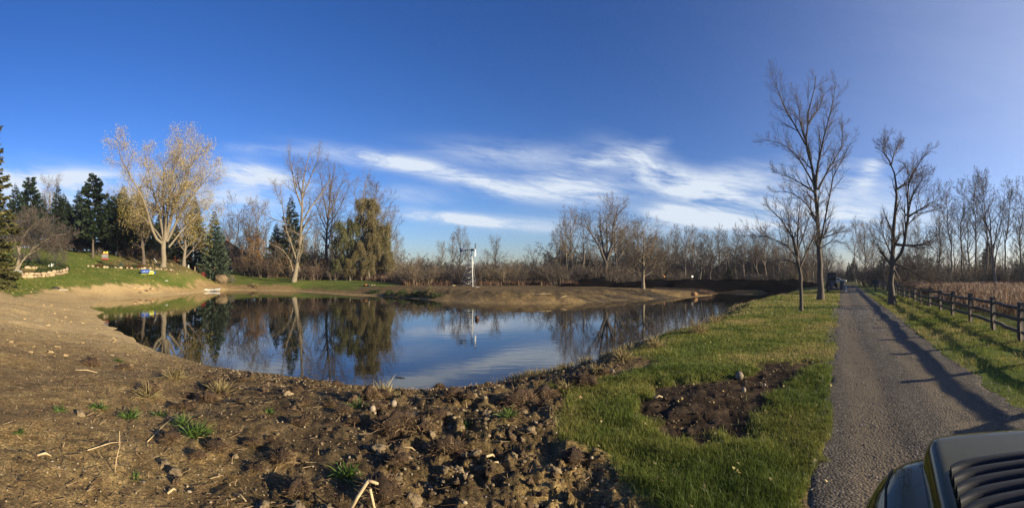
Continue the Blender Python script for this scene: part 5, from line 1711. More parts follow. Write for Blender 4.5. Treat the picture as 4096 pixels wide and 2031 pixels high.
def build_earth():
    g = random.Random(5)
    rng = np.random.RandomState(15)
    clods = [rock_mesh(300 + i, CLOD if i < 5 else CLOD2, 3, .75, .8, 2.6, .3, 'dirt_clod', .38) for i in range(9)]
    SANDC = mat('sandy_clod', (.50, .36, .18), (.30, .205, .10), 5, bump=1.0, bscale=14, rnd=.2, rough=.95)
    sandy = [rock_mesh(320 + i, SANDC, 3, .75, .6, 2.6, .3, 'dirt_clod', .38) for i in range(4)]
    pebs = [rock_mesh(330 + i, STONE, 2, .22, .7, 1.2, .5, 'stone') for i in range(5)]

    def put(name, me, label, cat, px, d, size, group=None, tilt=.3, z=.1):
        x, y, zz_ = at(px, d)
        o = link(name, me, None, (x, y, zz_ + size * z), (g.uniform(-tilt, tilt), g.uniform(-tilt, tilt), g.uniform(0, 6.28)), (size * g.uniform(.85, 1.2), size * g.uniform(.8, 1.1), size * g.uniform(.8, 1.15)))
        return tag(o, label, cat, group)
    # the ones that stand out: column, row, width in px, label
    on = lambda py: 2.0 * F / (py - HY)
    for px, py, w, k, lb in [(655, 1850, 46, 0, 'rounded tan clod casting a shadow below the green weeds'), (1515, 1790, 66, 1, 'large pale clay clod in the middle of the torn earth'),
                             (1590, 1935, 40, 2, 'upright grey clay lump above the broken reed stalk'), (1655, 1975, 76, 3, 'biggest cracked grey clay clod near the picture foot'),
                             (1905, 1815, 44, 4, 'standing pale lump beside the driftwood'), (1865, 1812, 36, 0, 'narrow clay lump next to the standing pale one'),
                             (1990, 1820, 52, 1, 'light clay clod behind the bleached stick'), (1305, 2012, 60, 2, 'pale clod at the picture foot beside a dark hollow'),
                             (1050, 2005, 66, 4, 'grey clod low in the shade left of the reed stalk'), (1195, 2015, 60, 3, 'buff clod at the picture foot next to brown roots'),
                             (700, 1885, 50, 1, 'cluster of pale clods just below the rounded tan one'), (1655, 1640, 40, 2, 'grey clod just behind the leafless root mass'),
                             (1800, 1690, 34, 3, 'small pale clod under the big bare root'), (1200, 1595, 32, 0, 'pale clod by the water with a taller neighbour'),
                             (1150, 1545, 34, 4, 'squat grey clod near the waterline'), (1780, 1890, 44, 3, 'round grey clay lump in the pebble heap'),
                             (1835, 1870, 52, 0, 'broad clay lump at the top of the pebble heap'), (1740, 1955, 40, 1, 'yellowish clod at the foot of the pebble heap')]:
        put('dirt_clod', clods[k], lb, 'clod', px, on(py + w * .3), w * on(py + w * .3) / F * 1.05, None, .5, .12)
    # the many lesser clods
    n = 0
    while n < 230:
        px, d = g.uniform(60, 2480), 3.9 * (11.5 / 3.9) ** g.random()
        xy = P(px, d)
        m = masks(np.array([xy[0]]), np.array([xy[1]]))
        if shore_sd(np.array([xy[0]]), np.array([xy[1]]))[0] < .35 or m['dirt'][0] < .8 or g.random() > .10 + .9 * m['clod'][0]:
            continue
        s = g.uniform(.035, .10) if g.random() < .85 else g.uniform(.10, .19)
        put('dirt_clod', clods[g.choice((0, 1, 2, 3, 4, 5, 6, 7, 8, 5, 6, 7, 8))], 'small broken clod of earth lying in the dug up ground by the pond', 'clod', px, d, s, 'small clods in the dug up ground', .9, .05)
        n += 1
    n = 0
    while n < 60:
        px, d = g.uniform(20, 620), g.uniform(12, 42)
        xy = P(px, d)
        if shore_sd(np.array([xy[0]]), np.array([xy[1]]))[0] < .5 or masks(np.array([xy[0]]), np.array([xy[1]]))['dirt'][0] < .8:
            continue
        put('dirt_clod', sandy[g.randrange(4)], 'pale clod of sandy earth on the left bank below the lawn', 'clod', px, d, g.uniform(.10, .30), 'sandy clods on the bank below the lawn', .6, -.12)
        n += 1
    # pebbles one can pick out
    n = 0
    while n < 130:
        px, d = g.uniform(60, 2350), 3.5 * (9.5 / 3.5) ** g.random()
        if g.random() < .3:
            px, d = g.gauss(1800, 110), g.uniform(3.9, 4.7)
        xy = P(px, d)
        if shore_sd(np.array([xy[0]]), np.array([xy[1]]))[0] < .35 or masks(np.array([xy[0]]), np.array([xy[1]]))['dirt'][0] < .8:
            continue
        put('pebble', pebs[g.randrange(5)], 'small pale pebble lying on the bare soil', 'pebble', px, d, g.uniform(.018, .042), 'pebbles on the bare soil', .5, .12)
        n += 1
    # finer gravel and crumbs, uncountable
    cb = [rock_mesh(350 + i, STONE, 1, .4, .7, 1.5, .5, 'crumb') for i in range(3)]
    V, T_, off, ti = [], [], 0, []
    base = []
    for c in cb:
        v = np.empty(len(c.vertices) * 3, np.float32)
        c.vertices.foreach_get('co', v)
        t = np.array([list(p.vertices) for p in c.polygons])
        base.append((v.reshape(-1, 3), t))
        bpy.data.meshes.remove(c)
    xy, d = scatter(18000, 0, 3250, 3.0, 20, rng, 1.1)
    m = masks(xy[:, 0], xy[:, 1])
    sd = shore_sd(xy[:, 0], xy[:, 1])
    keep = (m['dirt'] > .6) & (m['road'] < .2) & (sd > .2)
    xy, d, cl = xy[keep], d[keep], np.maximum(m['clod'], m['patch'] * .7)[keep]
    dk = m['patch'][keep]
    z = height(xy[:, 0], xy[:, 1])
    for (x, y), zz_, dd, c, dp in zip(xy, z, d, cl, dk):
        v, t = base[g.randrange(3)]
        s = (.008 + .030 * g.random() ** 2.6) * (1 + .9 * c) * max(1, dd / 9)
        a = g.uniform(0, 6.28)
        ca, sa = math.cos(a), math.sin(a)
        V.append(np.stack([(v[:, 0] * ca - v[:, 1] * sa) * s + x, (v[:, 0] * sa + v[:, 1] * ca) * s * .8 + y, v[:, 2] * s + zz_ + s * .15], 1))
        T_.append(t + off)
        off += len(v)
        ti.append(np.full(len(v), min(1, max(0, g.gauss(.38 - .26 * dp, .3 - .1 * dp)))))
    CR = mat('soil_crumbs', (.2, .15, .1), tint=[(.05, .035, .02), (.15, .108, .06), (.28, .21, .125), (.46, .37, .24)], rough=.95, scale=9)
    me = make_mesh('soil_crumbs', np.concatenate(V), None, np.concatenate(T_), [CR], False, attrs={'tint': np.concatenate(ti)})
    tag(link('soil_crumbs', me), 'fine crumbs of earth and grit over the dug up bank', kind='stuff')

    # stones by the grass
    for px, d, s, lb in [(2957, 8.75, .19, 'smooth grey egg shaped stone at the rim of the dark patch'), (2975, 7.7, .09, 'small half buried stone in the dark patch'), (3058, 8.1, .06, 'tiny stone at the back of the dark patch'),
                         (2450, 9.3, .08, 'white stone on the soil by the water bend'), (1575, 6.95, .10, 'small bright white stone below the straw clump'), (1490, 6.55, .09, 'little white stone on the dark soil by the water')]:
        o = put('stone', rock_mesh(int(px), STONE, 3, .14, 1.1, 1.0, .8), lb, 'stone', px, d, s, None, .2, .3)

    # root clumps: a dark core with a shaggy coat
    cores = [rock_mesh(400 + i, PEAT, 3, .8, .8, 2.8, .35, 'core', .4) for i in range(3)]
    coats = []
    for i in range(4):
        v, q, t, ti = fibre_mesh(410 + i, 1100, .34, .2, None, .009)
        coats.append(make_mesh('roots', v, q, t, [FIBRE], False, attrs={'tint': ti}))

    def clump(px, d, s, lb, group=None, coat=None):
        x, y, z_ = at(px, d)
        r = thing('root_clump', lb, 'root clump', (x, y, z_ + s * .16), g.uniform(0, 6.28), group, (s * g.uniform(.9, 1.25), s * g.uniform(.8, 1.1), s * g.uniform(.75, 1.05)))
        link('core', cores[g.randrange(3)], r)
        link('roots', coats[g.randrange(4) if coat is None else coat], r)
    for px, py, w, lb in [(1590, 1715, 150, 'big dark root clump hanging over a shadowed hollow'), (1690, 1720, 120, 'shaggy root mass next to the shadowed hollow'), (1790, 1790, 130, 'black fibrous root clump behind the pale lumps'),
                          (1600, 1870, 80, 'rusty root clump with a pale stalk end in it'), (1530, 1990, 150, 'broad brown root mass under the broken reed stalk'), (1190, 1965, 110, 'furry brown root clump at the picture foot'),
                          (835, 1575, 70, 'block of dark turf standing upright near the water'), (745, 1610, 60, 'round tan root ball beside the dark turf block'), (600, 1545, 80, 'spiky straw root clump on open soil'),
                          (365, 1410, 70, 'bushy tan root clump on the left bank'), (680, 1770, 70, 'root clump with an orange leaf beside the green weeds'), (1210, 1700, 60, 'low rusty root tuft on the open soil'),
                          (1480, 1575, 80, 'root ball under the straw clump at the waterline'), (1820, 1590, 80, 'combed red root clump on the crest by the water'), (1870, 1600, 50, 'small root knob beside the combed root clump'),
                          (2080, 1600, 130, 'heap of matted roots where grass meets water'), (1030, 1870, 60, 'flat straw tuft left of the green weeds'), (2180, 1580, 90, 'dark matted roots along the top of the bank'),
                          (2330, 1545, 100, 'low dark root pile beside the lawn corner'), (500, 1420, 50, 'low tan root tuft close to the left waterline'), (850, 1500, 60, 'dry root tuft on the bank edge by the reflection of the cottonwood')]:
        d = on(py)
        clump(px, d, w * d / F, lb)
    n = 0
    while n < 46:
        px, d = g.uniform(640, 2420), g.uniform(4.6, 11)
        xy = P(px, d)
        if shore_sd(np.array([xy[0]]), np.array([xy[1]]))[0] < .5 or masks(np.array([xy[0]]), np.array([xy[1]]))['dirt'][0] < .8:
            continue
        clump(px, d, g.uniform(.09, .24), 'small knot of torn roots in the dug up ground', 'small root knots in the dug up ground')
        n += 1

    # green weeds and straw tufts
    def tuft(name, lb, px, d, h, nb, m_, cat, up=.9, w=.012, group=None):
        v, q, t, ti = fibre_mesh(int(px * 7 + d * 31), nb, 1.0, up, None, w / h)
        x, y, z_ = at(px, d)
        tag(link(name, make_mesh(name, v, q, t, [m_], False, attrs={'tint': ti}), None, (x, y, z_), None, h), lb, cat, group)
    for px, py, h, nb, lb in [(785, 1745, .26, 120, 'largest tuft of green grass on the bare soil'), (735, 1690, .2, 60, 'green weed between the tall tuft and the twig'), (520, 1660, .2, 60, 'sprawling green grass in the middle of the left soil'),
                              (395, 1625, .17, 45, 'second sprawling green grass further left'), (245, 1650, .16, 36, 'flat green weed farthest left on the soil'), (640, 1640, .14, 30, 'short green weed under the tan root ball'),
                              (1390, 1900, .2, 60, 'arching green grass tuft near the clay clods'), (1430, 1620, .18, 40, 'green tuft below the straw clump'), (2030, 1680, .2, 70, 'green tuft at the edge of the torn roots'), (1860, 1690, .12, 26, 'tiny green weed by the pale clods'),
                              (1075, 1650, .12, 24, 'tiny green weed on the dark soil'), (475, 1380, .2, 50, 'green tuft on the bank just above the left water'), (60, 1180, .5, 50, 'green tuft at the edge of the sandy bank'), (80, 1760, .12, 20, 'yellow green seedling at the far left of the soil'), (540, 1920, .1, 20, 'green seedling beside the thin upright stem')]:
        d = on(py)
        tuft('grass_tuft', lb, px, d, h, int(nb * 1.5), TUFT, 'weed', .45, .007)
    tuft('straw_tuft', 'pale straw clump sticking up at the waterline', 1535, 8.0, .36, 110, DRY, 'straw', 1.0, .010)
    tuft('straw_tuft', 'straw tuft on the spiky root clump', 590, 7.7, .3, 90, DRY, 'straw', .6, .006)
    for px, py, h, lb in [(700, 1470, .35, 'orange brown reed stubble along the left bank'), (880, 1530, .3, 'straw stubble behind the dark turf block'), (2260, 1560, .2, 'dry grass tuft at the lawn corner by the water'), (2390, 1480, .26, 'straw tuft on the right bank crest'),
                          (2490, 1430, .34, 'tall straw tuft leaning over the right bank'), (2620, 1385, .42, 'feathery straw tuft above the water bend'), (2790, 1330, .6, 'thick yellow green tuft at the narrow of the right bank'), (2860, 1285, .6, 'golden tuft overhanging the dark undercut bank')]:
        tuft('straw_tuft', lb, px, on(py), h, 170, DRY, 'straw', 1.1, .007)
    # bent reed stalk
    d = 3.62
    x0, y0, z0 = at(1400, d)
    k = d / F
    ca, sa = math.cos(az_of(1450)), math.sin(az_of(1450))
    q = lambda px, py, dy=0: (P(px, d + dy)[0], P(px, d + dy)[1], zz(py, d + dy))
    MB().tube([q(1385, 2070), q(1432, 1985), q(1470, 1927), q(1478, 1922)], [.016, .015, .014, .012], 7).tube([q(1474, 1923), q(1497, 1929), q(1513, 1935)], [.014, .013, .01], 7).tube([q(1480, 1955), q(1488, 1990), q(1506, 2075)], [.012, .012, .011], 6).build('reed_stalk', STRAW, None, True)
    tag(bpy.data.objects['reed_stalk'], 'broken pale reed stalk bent like an elbow over the brown roots', 'reed')
    # sticks and straw litter
    for a, b, c, e, r, lb in [(540, 1830, 560, 1915, .006, None), (590, 1770, 700, 1650, .006, 'thin arching twig across the left soil'), (350, 1825, 520, 1765, .006, 'long thin stick lying on the left soil'),
                              (1945, 1845, 1985, 1810, .014, 'bleached driftwood stick among the clay lumps'), (1975, 1855, 1998, 1840, .012, 'short pale bone like stick by the driftwood'), (1565, 1872, 1650, 1860, .012, 'pale split stalk in the rusty root clump'),
                              (300, 1445, 390, 1447, .012, 'straight straw stalk on the left bank'), (2155, 1600, 2215, 1602, .01, 'straw stem on the matted roots'), (930, 1980, 985, 2010, .008, 'straight pale stem on the dark soil'), (670, 1985, 705, 1970, .012, 'short buff stick near the picture foot'),
                              (150, 1850, 205, 1848, .014, 'pale stub of stalk at the left of the soil'), (2620, 1592, 2650, 1586, .016, 'curled pale bark scrap on the dark patch'), (1610, 1790, 1675, 1785, .010, 'thin straw below the shaggy root mass')]:
        if lb is None:
            d0 = on(1915)
            p0 = at(460, d0)
            tag(MB().tube([p0, (p0[0] + .02, p0[1], p0[2] + .14), (p0[0] + .05, p0[1] + .02, p0[2] + .28), (p0[0] + .045, p0[1] + .02, p0[2] + .42)], [.006, .005, .004, .003], 6).build('dry_stem', STRAW, None, True), 'thin dry stem standing upright on the left soil', 'stem')
            continue
        p0, p1 = at(a, on(b), r), at(c, on(e), r)
        mid = tuple((p0[i] + p1[i]) / 2 + (.03 if i == 2 else .01) for i in range(3))
        tag(MB().tube([p0, mid, p1], [r, r * .9, r * .6], 6).build('stick', STRAW, None, True), lb, 'stick')
    # straw litter that nobody could count
    xy, d = scatter(8000, 0, 2450, 3.2, 16, rng, 1.1)
    m = masks(xy[:, 0], xy[:, 1])
    xy = xy[(m['dirt'] > .7) & (shore_sd(xy[:, 0], xy[:, 1]) > .3)]
    z = height(xy[:, 0], xy[:, 1])
    c = np.concatenate([xy, z[:, None] + .015], 1)
    a = rng.uniform(0, 6.28, len(c))
    L = (.015 + .16 * rng.uniform(0, 1, len(c)) ** 2) * np.maximum(1, np.hypot(*xy.T) / 8)
    e = np.stack([np.cos(a) * L, np.sin(a) * L, rng.normal(.005, .02, len(c))], 1)
    wd = np.stack([-np.sin(a), np.cos(a), np.zeros(len(c))], 1) * np.maximum(.004, .6 * np.hypot(*xy.T) / 450)[:, None]
    v = np.stack([c - wd * .5, c + wd * .5 + [0, 0, .006], c + e + wd * .4 + [0, 0, .004], c + e - wd * .4], 1).reshape(-1, 3)
    me = make_mesh('straw_litter', v, np.arange(len(v)).reshape(-1, 4), None, [FIBRE], False, attrs={'tint': np.repeat(rng.uniform(.2, 1, len(c)), 4)})
    tag(link('straw_litter', me), 'scattered straw and root ends on the dug up ground', kind='stuff')
    # loose stones of the drive
    xy, s = strip(11000, -.5, 2.8, 1.2, 26, rng, 1.1)
    nn, _ = ns(xy[:, 0], xy[:, 1])
    keep = rng.rand(len(nn)) < .3 + .75 * (np.exp(-((nn - 1.05) / .3) ** 2) + np.exp(-((nn + .35) / .25) ** 2) + np.exp(-((nn - 2.6) / .25) ** 2))
    xy = xy[keep]
    z = land(xy[:, 0], xy[:, 1])
    V, T_, off, ti = [], [], 0, []
    for (x, y), zz_ in zip(xy, z):
        v, t = base[g.randrange(3)]
        s = g.uniform(.015, .04) * max(1, math.hypot(x, y) / 9)
        V.append(v * [s, s * .8, s * .7] + [x, y, zz_ + .008])
        T_.append(t + off)
        off += len(v)
        ti.append(np.full(len(v), g.random()))
    GR = mat('drive_stones', (.2, .19, .18), tint=[(.055, .055, .058), (.12, .115, .11), (.21, .195, .18), (.34, .31, .28)], rough=.8, scale=9)
    me = make_mesh('loose_gravel', np.concatenate(V), None, np.concatenate(T_), [GR], False, attrs={'tint': np.concatenate(ti)})
    tag(link('loose_gravel', me), 'loose grey stones along the crown and edges of the drive', kind='stuff')


build_earth()

# ------------------------------------------------------------------ things people put here
PAINT = lambda n, c, **k: mat(n, c, tuple(v * .82 for v in c), 5, **dict(dict(rough=.5, bump=.05), **k))
WHITE = PAINT('white_paint', (.78, .77, .72))
GALV = PAINT('galvanised_steel', (.42, .43, .43), rough=.4, metal=.6)
RAILWOOD = mat('weathered_wood', (.125, .10, .08), (.055, .045, .037), 3, bump=.6, stretch=(1, 6, 6), rnd=.2)
BLACK = PAINT('black_plastic', (.022, .022, .024), rough=.5)
RUBBER = PAINT('rubber', (.018, .018, .018), rough=.85)
DGREEN = PAINT('dark_green_paint', (.018, .045, .038), rough=.35)
RED = PAINT('red_paint', (.34, .05, .035))
YELLOW = PAINT('yellow_paint', (.58, .47, .08))
BLUE = PAINT('blue_vinyl', (.03, .09, .36), rough=.35)
LIME = PAINT('lime_yellow_vinyl', (.66, .66, .10), rough=.35)
CHROME = PAINT('bright_metal', (.6, .6, .6), metal=1.0, rough=.25)
GLASSD = PAINT('dark_glass', (.02, .024, .028), rough=.06, spec=.6)
BROWNWALL = mat('brown_siding', (.040, .028, .024), (.026, .019, .017), 4, rough=.8)
ROOF = mat('dark_shingle', (.045, .042, .045), (.025, .023, .025), 9, rough=.9, bump=.4)
BRICKRED = mat('brick_red', (.26, .075, .04), (.16, .05, .03), 7, rough=.85)
WOODP = mat('light_wood', (.42, .31, .18), (.3, .2, .11), 4, rough=.7, stretch=(1, 5, 5))
ALU = mat('canoe_aluminium', (.50, .48, .43), (.40, .385, .345), 3, rough=.45, metal=.2)


def build_fence():
    g = random.Random(2)
    t = thing('rail_fence', 'weathered three rail wooden fence along the drive', 'fence', (0, 0, 0))
    n0 = 5.2
    ss = list(np.arange(-4.2, 62, 2.75))
    pm = MB().box((0, 0, .5), (.17, .17, 1.40), bev=.02).mesh('post', RAILWOOD)
    xy = [from_ns(n0 + g.gauss(0, .03), s + g.gauss(0, .08)) for s in ss]
    zs = [H_at(p) for p in xy]
    ang = math.atan2(RU[1], RU[0])
    rails = []
    for k in range(4):
        rr_ = np.random.RandomState(k)
        u = np.linspace(-.5, .5, 7)
        rails.append(MB().tube(np.stack([u, rr_.normal(0, .008, 7), rr_.normal(0, .010, 7) + .012 * np.cos(u * 6)], 1), [.046, .058, .060, .062, .060, .058, .044], 6).mesh('rail', RAILWOOD))
    for i, (p, z) in enumerate(zip(xy, zs)):
        link('post', pm, t, (p[0], p[1], z), (g.gauss(0, .02), g.gauss(0, .02), ang + g.gauss(0, .06)), (1, 1, g.uniform(.93, 1.03)))
        if i + 1 < len(xy):
            q, z2 = xy[i + 1], zs[i + 1]
            L = math.hypot(*(q - p))
            for h in (.28, .62, .96):
                o = link('rail', rails[g.randrange(4)], t, ((p[0] + q[0]) / 2, (p[1] + q[1]) / 2, (z + z2) / 2 + h + g.gauss(0, .015)))
                o.rotation_euler = (g.uniform(0, 6.28), -math.atan2(z2 - z + g.gauss(0, .02), L), math.atan2(q[1] - p[1], q[0] - p[0]))
                o.scale = (L + .16, 1, 1)


def H_at(p):
    return float(Hxy(p[0], p[1])[0])


def build_windmill():
    d = 60.0
    x, y, z = at(1888, d)
    t = thing('windmill', 'small windmill on a lattice steel tower on the bulldozed bank', 'windmill', (x, y, z - .03), -az_of(1888))
    k = d / F
    # three-legged tower; x to the picture's right, y away
    top = np.array([-.02, .6, (1147 - 1010) * k])
    foot = [np.array([-1.72, 1.0, 0]), np.array([.10, -.35, 0]), np.array([.55, 2.2, 0])]
    for i, f in enumerate(foot):
        pts = [f, f + (top - f) * .97]
        MB().tube(pts, .06 if i == 1 else .04, 6).build('leg', WHITE if i == 1 else GALV, t)  # near leg whiter than the rest: sunlit brightness put into its colour
    lv = [0.0, .17, .34, .5, .65, .79]
    for a, b in ((0, 1), (1, 2), (2, 0)):
        for j, f in enumerate(lv):
            P0, P1 = foot[a] + (top - foot[a]) * f, foot[b] + (top - foot[b]) * f
            MB().tube([P0, P1], .03, 5).build('girt', GALV, t)
            if j + 1 < len(lv):
                Q0, Q1 = foot[a] + (top - foot[a]) * lv[j + 1], foot[b] + (top - foot[b]) * lv[j + 1]
                MB().tube([P0, Q1], .018, 4).build('brace', GALV, t)
                MB().tube([P1, Q0], .018, 4).build('brace', GALV, t)
    MB().tube([top + [0, 0, -.35], top + [.0, 0, .32]], .05, 8).build('mast', GALV, t)
    hub = top + np.array([.12, 0, .42])
    MB().box(hub + [-.06, 0, 0], (.40, .26, .28), bev=.05).build('gear_box', DARKSTEEL, t)
    MB().tube([hub + [-.2, 0, 0], hub + [-1.0, 0, -.02]], .05, 6).build('tail_boom', DARKSTEEL, t)
    o = [(-.85, -.10), (-1.0, -.24), (-1.75, -.28), (-1.78, .2), (-1.0, .24), (-.85, .12)]
    MB().prism([(hub[0] + a, hub[2] + b) for a, b in o], hub[1] - .012, hub[1] + .012).build('tail_vane', TAILBLUE, t)
    rot = link('rotor', MB().tube([hub + [.14, 0, 0], hub + [.42, 0, 0]], [.10, .07], 10).mesh('rotor', WHITE), t)
    c = hub + np.array([.36, 0, 0])
    n = 10
    for i in range(n):
        a = i * 2 * math.pi / n + .2
        rows = []
        for r in (.16, .45, .88):
            ring = []
            for w in (-1, -.33, .33, 1):
                wd = .06 + r * .13
                tw = R(32)
                ring.append(c + np.array([math.sin(tw) * w * wd + .03 * (1 - w * w), math.cos(a) * r - math.sin(a) * w * wd * math.cos(tw), math.sin(a) * r + math.cos(a) * w * wd * math.cos(tw)]))
            rows.append(ring)
        MB().grid(rows).build('blade', WHITE, rot)
    MB().tube([foot[1] + [-.25, -.1, .03], foot[1] + [1.0, .1, .03]], .03, 5).build('foot_bar', GALV, t)


DARKSTEEL = PAINT('dark_steel', (.055, .06, .068), rough=.5, metal=.3)
TAILBLUE = PAINT('blue_grey_vane', (.16, .19, .26), rough=.5)


def build_canoe():
    d = 77.0
    x, y, _ = at(841, d)
    t = thing('canoe', 'grey canoe beached at the water edge below the big boulder', 'canoe', (x, y, .0), -az_of(841) + .42)
    L, W, Hh = 3.7, .88, .46
    rows, ins = [], []
    for u in np.linspace(-1, 1, 25):
        w = W / 2 * (1 - abs(u) ** 2.6) + .012
        sheer = Hh * (.72 + .42 * abs(u) ** 3)
        keel = .05 * abs(u) ** 5
        row, ri = [], []
        for s in np.linspace(-1, 1, 13):
            q = abs(s)
            zz_ = keel + (sheer - keel) * q ** 2.0
            row.append((u * L / 2 + .10 * u * q ** 2 * abs(u) ** 4, math.copysign(w * (1 - (1 - q) ** 1.9), s), zz_))
            ri.append((u * (L / 2 - .06), math.copysign(max(w - .02, .004) * (1 - (1 - q) ** 1.9), s), zz_ + .02 * (1 - q)))
        rows.append(row)
        ins.append(ri)
    m = MB().grid(rows)
    m.build('hull', ALU, t, True)
    MB().grid(ins).build('inside', DARKSTEEL, t, True)
    for sgn in (0, -1):
        MB().tube([r[sgn] for r in rows], .022, 6).build('gunwale', CHROME, t)
    for u in (-.45, .3):
        w = W / 2 * (1 - abs(u) ** 2.6)
        MB().box((u * L / 2, 0, .30), (.22, 2 * w - .03, .03)).build('seat', ALU, t)
    t.rotation_euler[0] = R(-5)
    t.rotation_euler[1] = R(-3)
    # paddle and gear in the canoe
    q = math.cos(t.rotation_euler[2]), math.sin(t.rotation_euler[2])
    loc = lambda a, b, c: (x + a * q[0] - b * q[1], y + a * q[1] + b * q[0], c)
    pd = MB().tube([loc(-.9, -.1, .42), loc(.15, .12, .36)], .018, 6).tube([loc(-1.25, -.17, .45), loc(-1.1, -.14, .44), loc(-.9, -.1, .42)], [.05, .075, .02], 6)
    tag(pd.build('paddle', WOODP, None, True), 'wooden paddle lying across the beached canoe', 'paddle')
    tag(rock('gear_bag', BLACK, 77, (.75, .32, .26), loc(.75, 0, .36)), 'dark heap of gear at the raised end of the canoe', 'bag')


def rock(name, material, seed, size, loc, rough=.3, sub=3, rot=0, flat=.5, squash=1.0, parent=None, jag=0.0):
    return link(name, rock_mesh(seed, material, sub, rough, squash, 1.6, flat, name, jag), parent, loc, (0, 0, rot), size)


def build_garden():
    g = random.Random(8)
    # two-course stone wall round the bed
    t = thing('stone_wall', 'low two course wall of tan fieldstones around the planted bed', 'stone wall', (0, 0, 0))
    pool = [rock_mesh(500 + i, WALLSTONE, 3, .16, .95, 1.1, .95, 'stone') for i in range(7)]
    ring = [(-110, 61.6), (-40, 61.7), (30, 61.8), (110, 62.1), (190, 62.8), (240, 63.8), (266, 65.4), (268, 66.8), (240, 68.4), (190, 69.0), (130, 69.4), (70, 69.7), (0, 70.0), (-70, 70.2)]
    pts = np.array([P(a, b) for a, b in ring])
    seg = np.concatenate([[0], np.cumsum(np.hypot(*np.diff(pts, axis=0).T))])
    for course in range(2):
        s = .2 + course * .35
        while s < seg[-1]:
            w = g.uniform(.38, 1.15)
            back = s > seg[7]
            hgt = g.uniform(.32, .54) if not back else g.uniform(.34, .6)
            if back and course == 1:
                s += w
                continue
            if back and g.random() < .25:
                s += w
            xx, yy = np.interp(s + w / 2, seg, pts[:, 0]), np.interp(s + w / 2, seg, pts[:, 1])
            x2, y2 = np.interp(s + w / 2 + .3, seg, pts[:, 0]), np.interp(s + w / 2 + .3, seg, pts[:, 1])
            zz_ = float(Hxy(xx, yy)[0])
            o = link('stone', pool[g.randrange(7)], t, (xx, yy + course * .06, zz_ + .16 + course * .37 + g.uniform(-.02, .03)), (g.uniform(-.1, .1), g.uniform(-.1, .1), math.atan2(y2 - yy, x2 - xx) + g.uniform(-.1, .1)))
            o.scale = (w * 1.03, .5, hgt * 1.12)
            s += w * .97
    # rock border along the top of the lawn
    t = thing('stone_border', 'straggling row of pale rocks edging the flower strip across the lawn', 'rock border', (0, 0, 0))
    line = [(350, 76.6), (385, 76.2), (420, 76.4), (470, 76.8), (520, 77.2), (560, 77.4), (600, 77.6), (650, 78.0), (695, 78.6)]
    lp = np.array([P(a, b) for a, b in line])
    seg = np.concatenate([[0], np.cumsum(np.hypot(*np.diff(lp, axis=0).T))])
    s = 0
    while s < seg[-1]:
        w = g.uniform(.25, .75) * (1.25 if s < 2 else 1)
        xx, yy = np.interp(s, seg, lp[:, 0]) + g.gauss(0, .1), np.interp(s, seg, lp[:, 1]) + g.gauss(0, .12)
        o = link('stone', pool[g.randrange(7)], t, (xx, yy, float(Hxy(xx, yy)[0]) + w * .18), (g.uniform(-.3, .3), g.uniform(-.3, .3), g.uniform(0, 6.28)))
        o.scale = (w, w * .8, w * .7)
        s += w + g.uniform(-.05, .3)

    def bush(name, lb, px, d, w, h, m_, n, leaf, cat='shrub', dz=0.0):
        rng = np.random.RandomState(int(px * 3 + d))
        dd = rng.normal(0, 1, (n, 3))
        dd /= np.linalg.norm(dd, axis=1)[:, None]
        dd[:, 2] = np.abs(dd[:, 2]) * 1.0
        lump = 1 + .16 * np.sin(dd[:, 0] * 5 + px) + .13 * np.sin(dd[:, 1] * 7 + dd[:, 2] * 5)
        r = rng.uniform(.55, 1.02, n) ** .5 * lump
        c = dd * r[:, None] * np.array([w / 2, w / 2, h * .92])
        c[:, 2] += .05
        v, t_, ti = leaf_cloud(c, rng, leaf, n, .03)
        stem = [([(0, 0, -.1), (math.cos(a) * w * .15, math.sin(a) * w * .15, h * .45), (math.cos(a) * w * .3, math.sin(a) * w * .3, h * .75)], [.04, .03, .012], 0) for a in np.arange(0, 6.2, .7)]
        sv, sq = tubes_mesh(stem, lambda a, b: 4)
        x, y, z = at(px, d)
        me = make_mesh(name, np.concatenate([sv, v]), sq, t_ + len(sv), [BARK_DARK_SHADED, m_], False, np.concatenate([np.zeros(len(sq), int), np.ones(len(t_), int)]),
                       {'tint': np.concatenate([np.zeros(len(sv)), ti])})
        return tag(link(name, me, None, (x, y, z + dz)), lb, cat)
    bush('boxwood', 'largest clipped round green bush in the walled bed', 166, 64.3, 1.75, 1.05, BOX_LEAF, 3600, .13)
    bush('boxwood', 'middle clipped green bush of the three in the walled bed', 201, 64.9, 1.45, 1.0, BOX_LEAF, 2600, .13)
    bush('boxwood', 'smallest clipped green bush, last of the three in the walled bed', 224, 65.6, 1.3, .98, BOX_LEAF, 2200, .13)
    bush('boxwood', 'dark wide bush behind the three clipped ones in the walled bed', 243, 67.6, 2.5, 1.25, BOX_LEAF, 3200, .15)
    bush('lavender_bush', 'silvery white low plant under the crabapple in the walled bed', 68, 64.4, 1.35, .62, SILVER_LEAF, 1600, .11)
    bush('perennial', 'rust brown flower remains in the walled bed near the spruce tips', 20, 65.5, 2.2, .35, LEAF_RUST, 1400, .12, 'plant')
    bush('perennial', 'yellow green clump on the end of the stone wall', 246, 64.6, .7, .35, LEAF_YEL, 300, .1, 'plant')
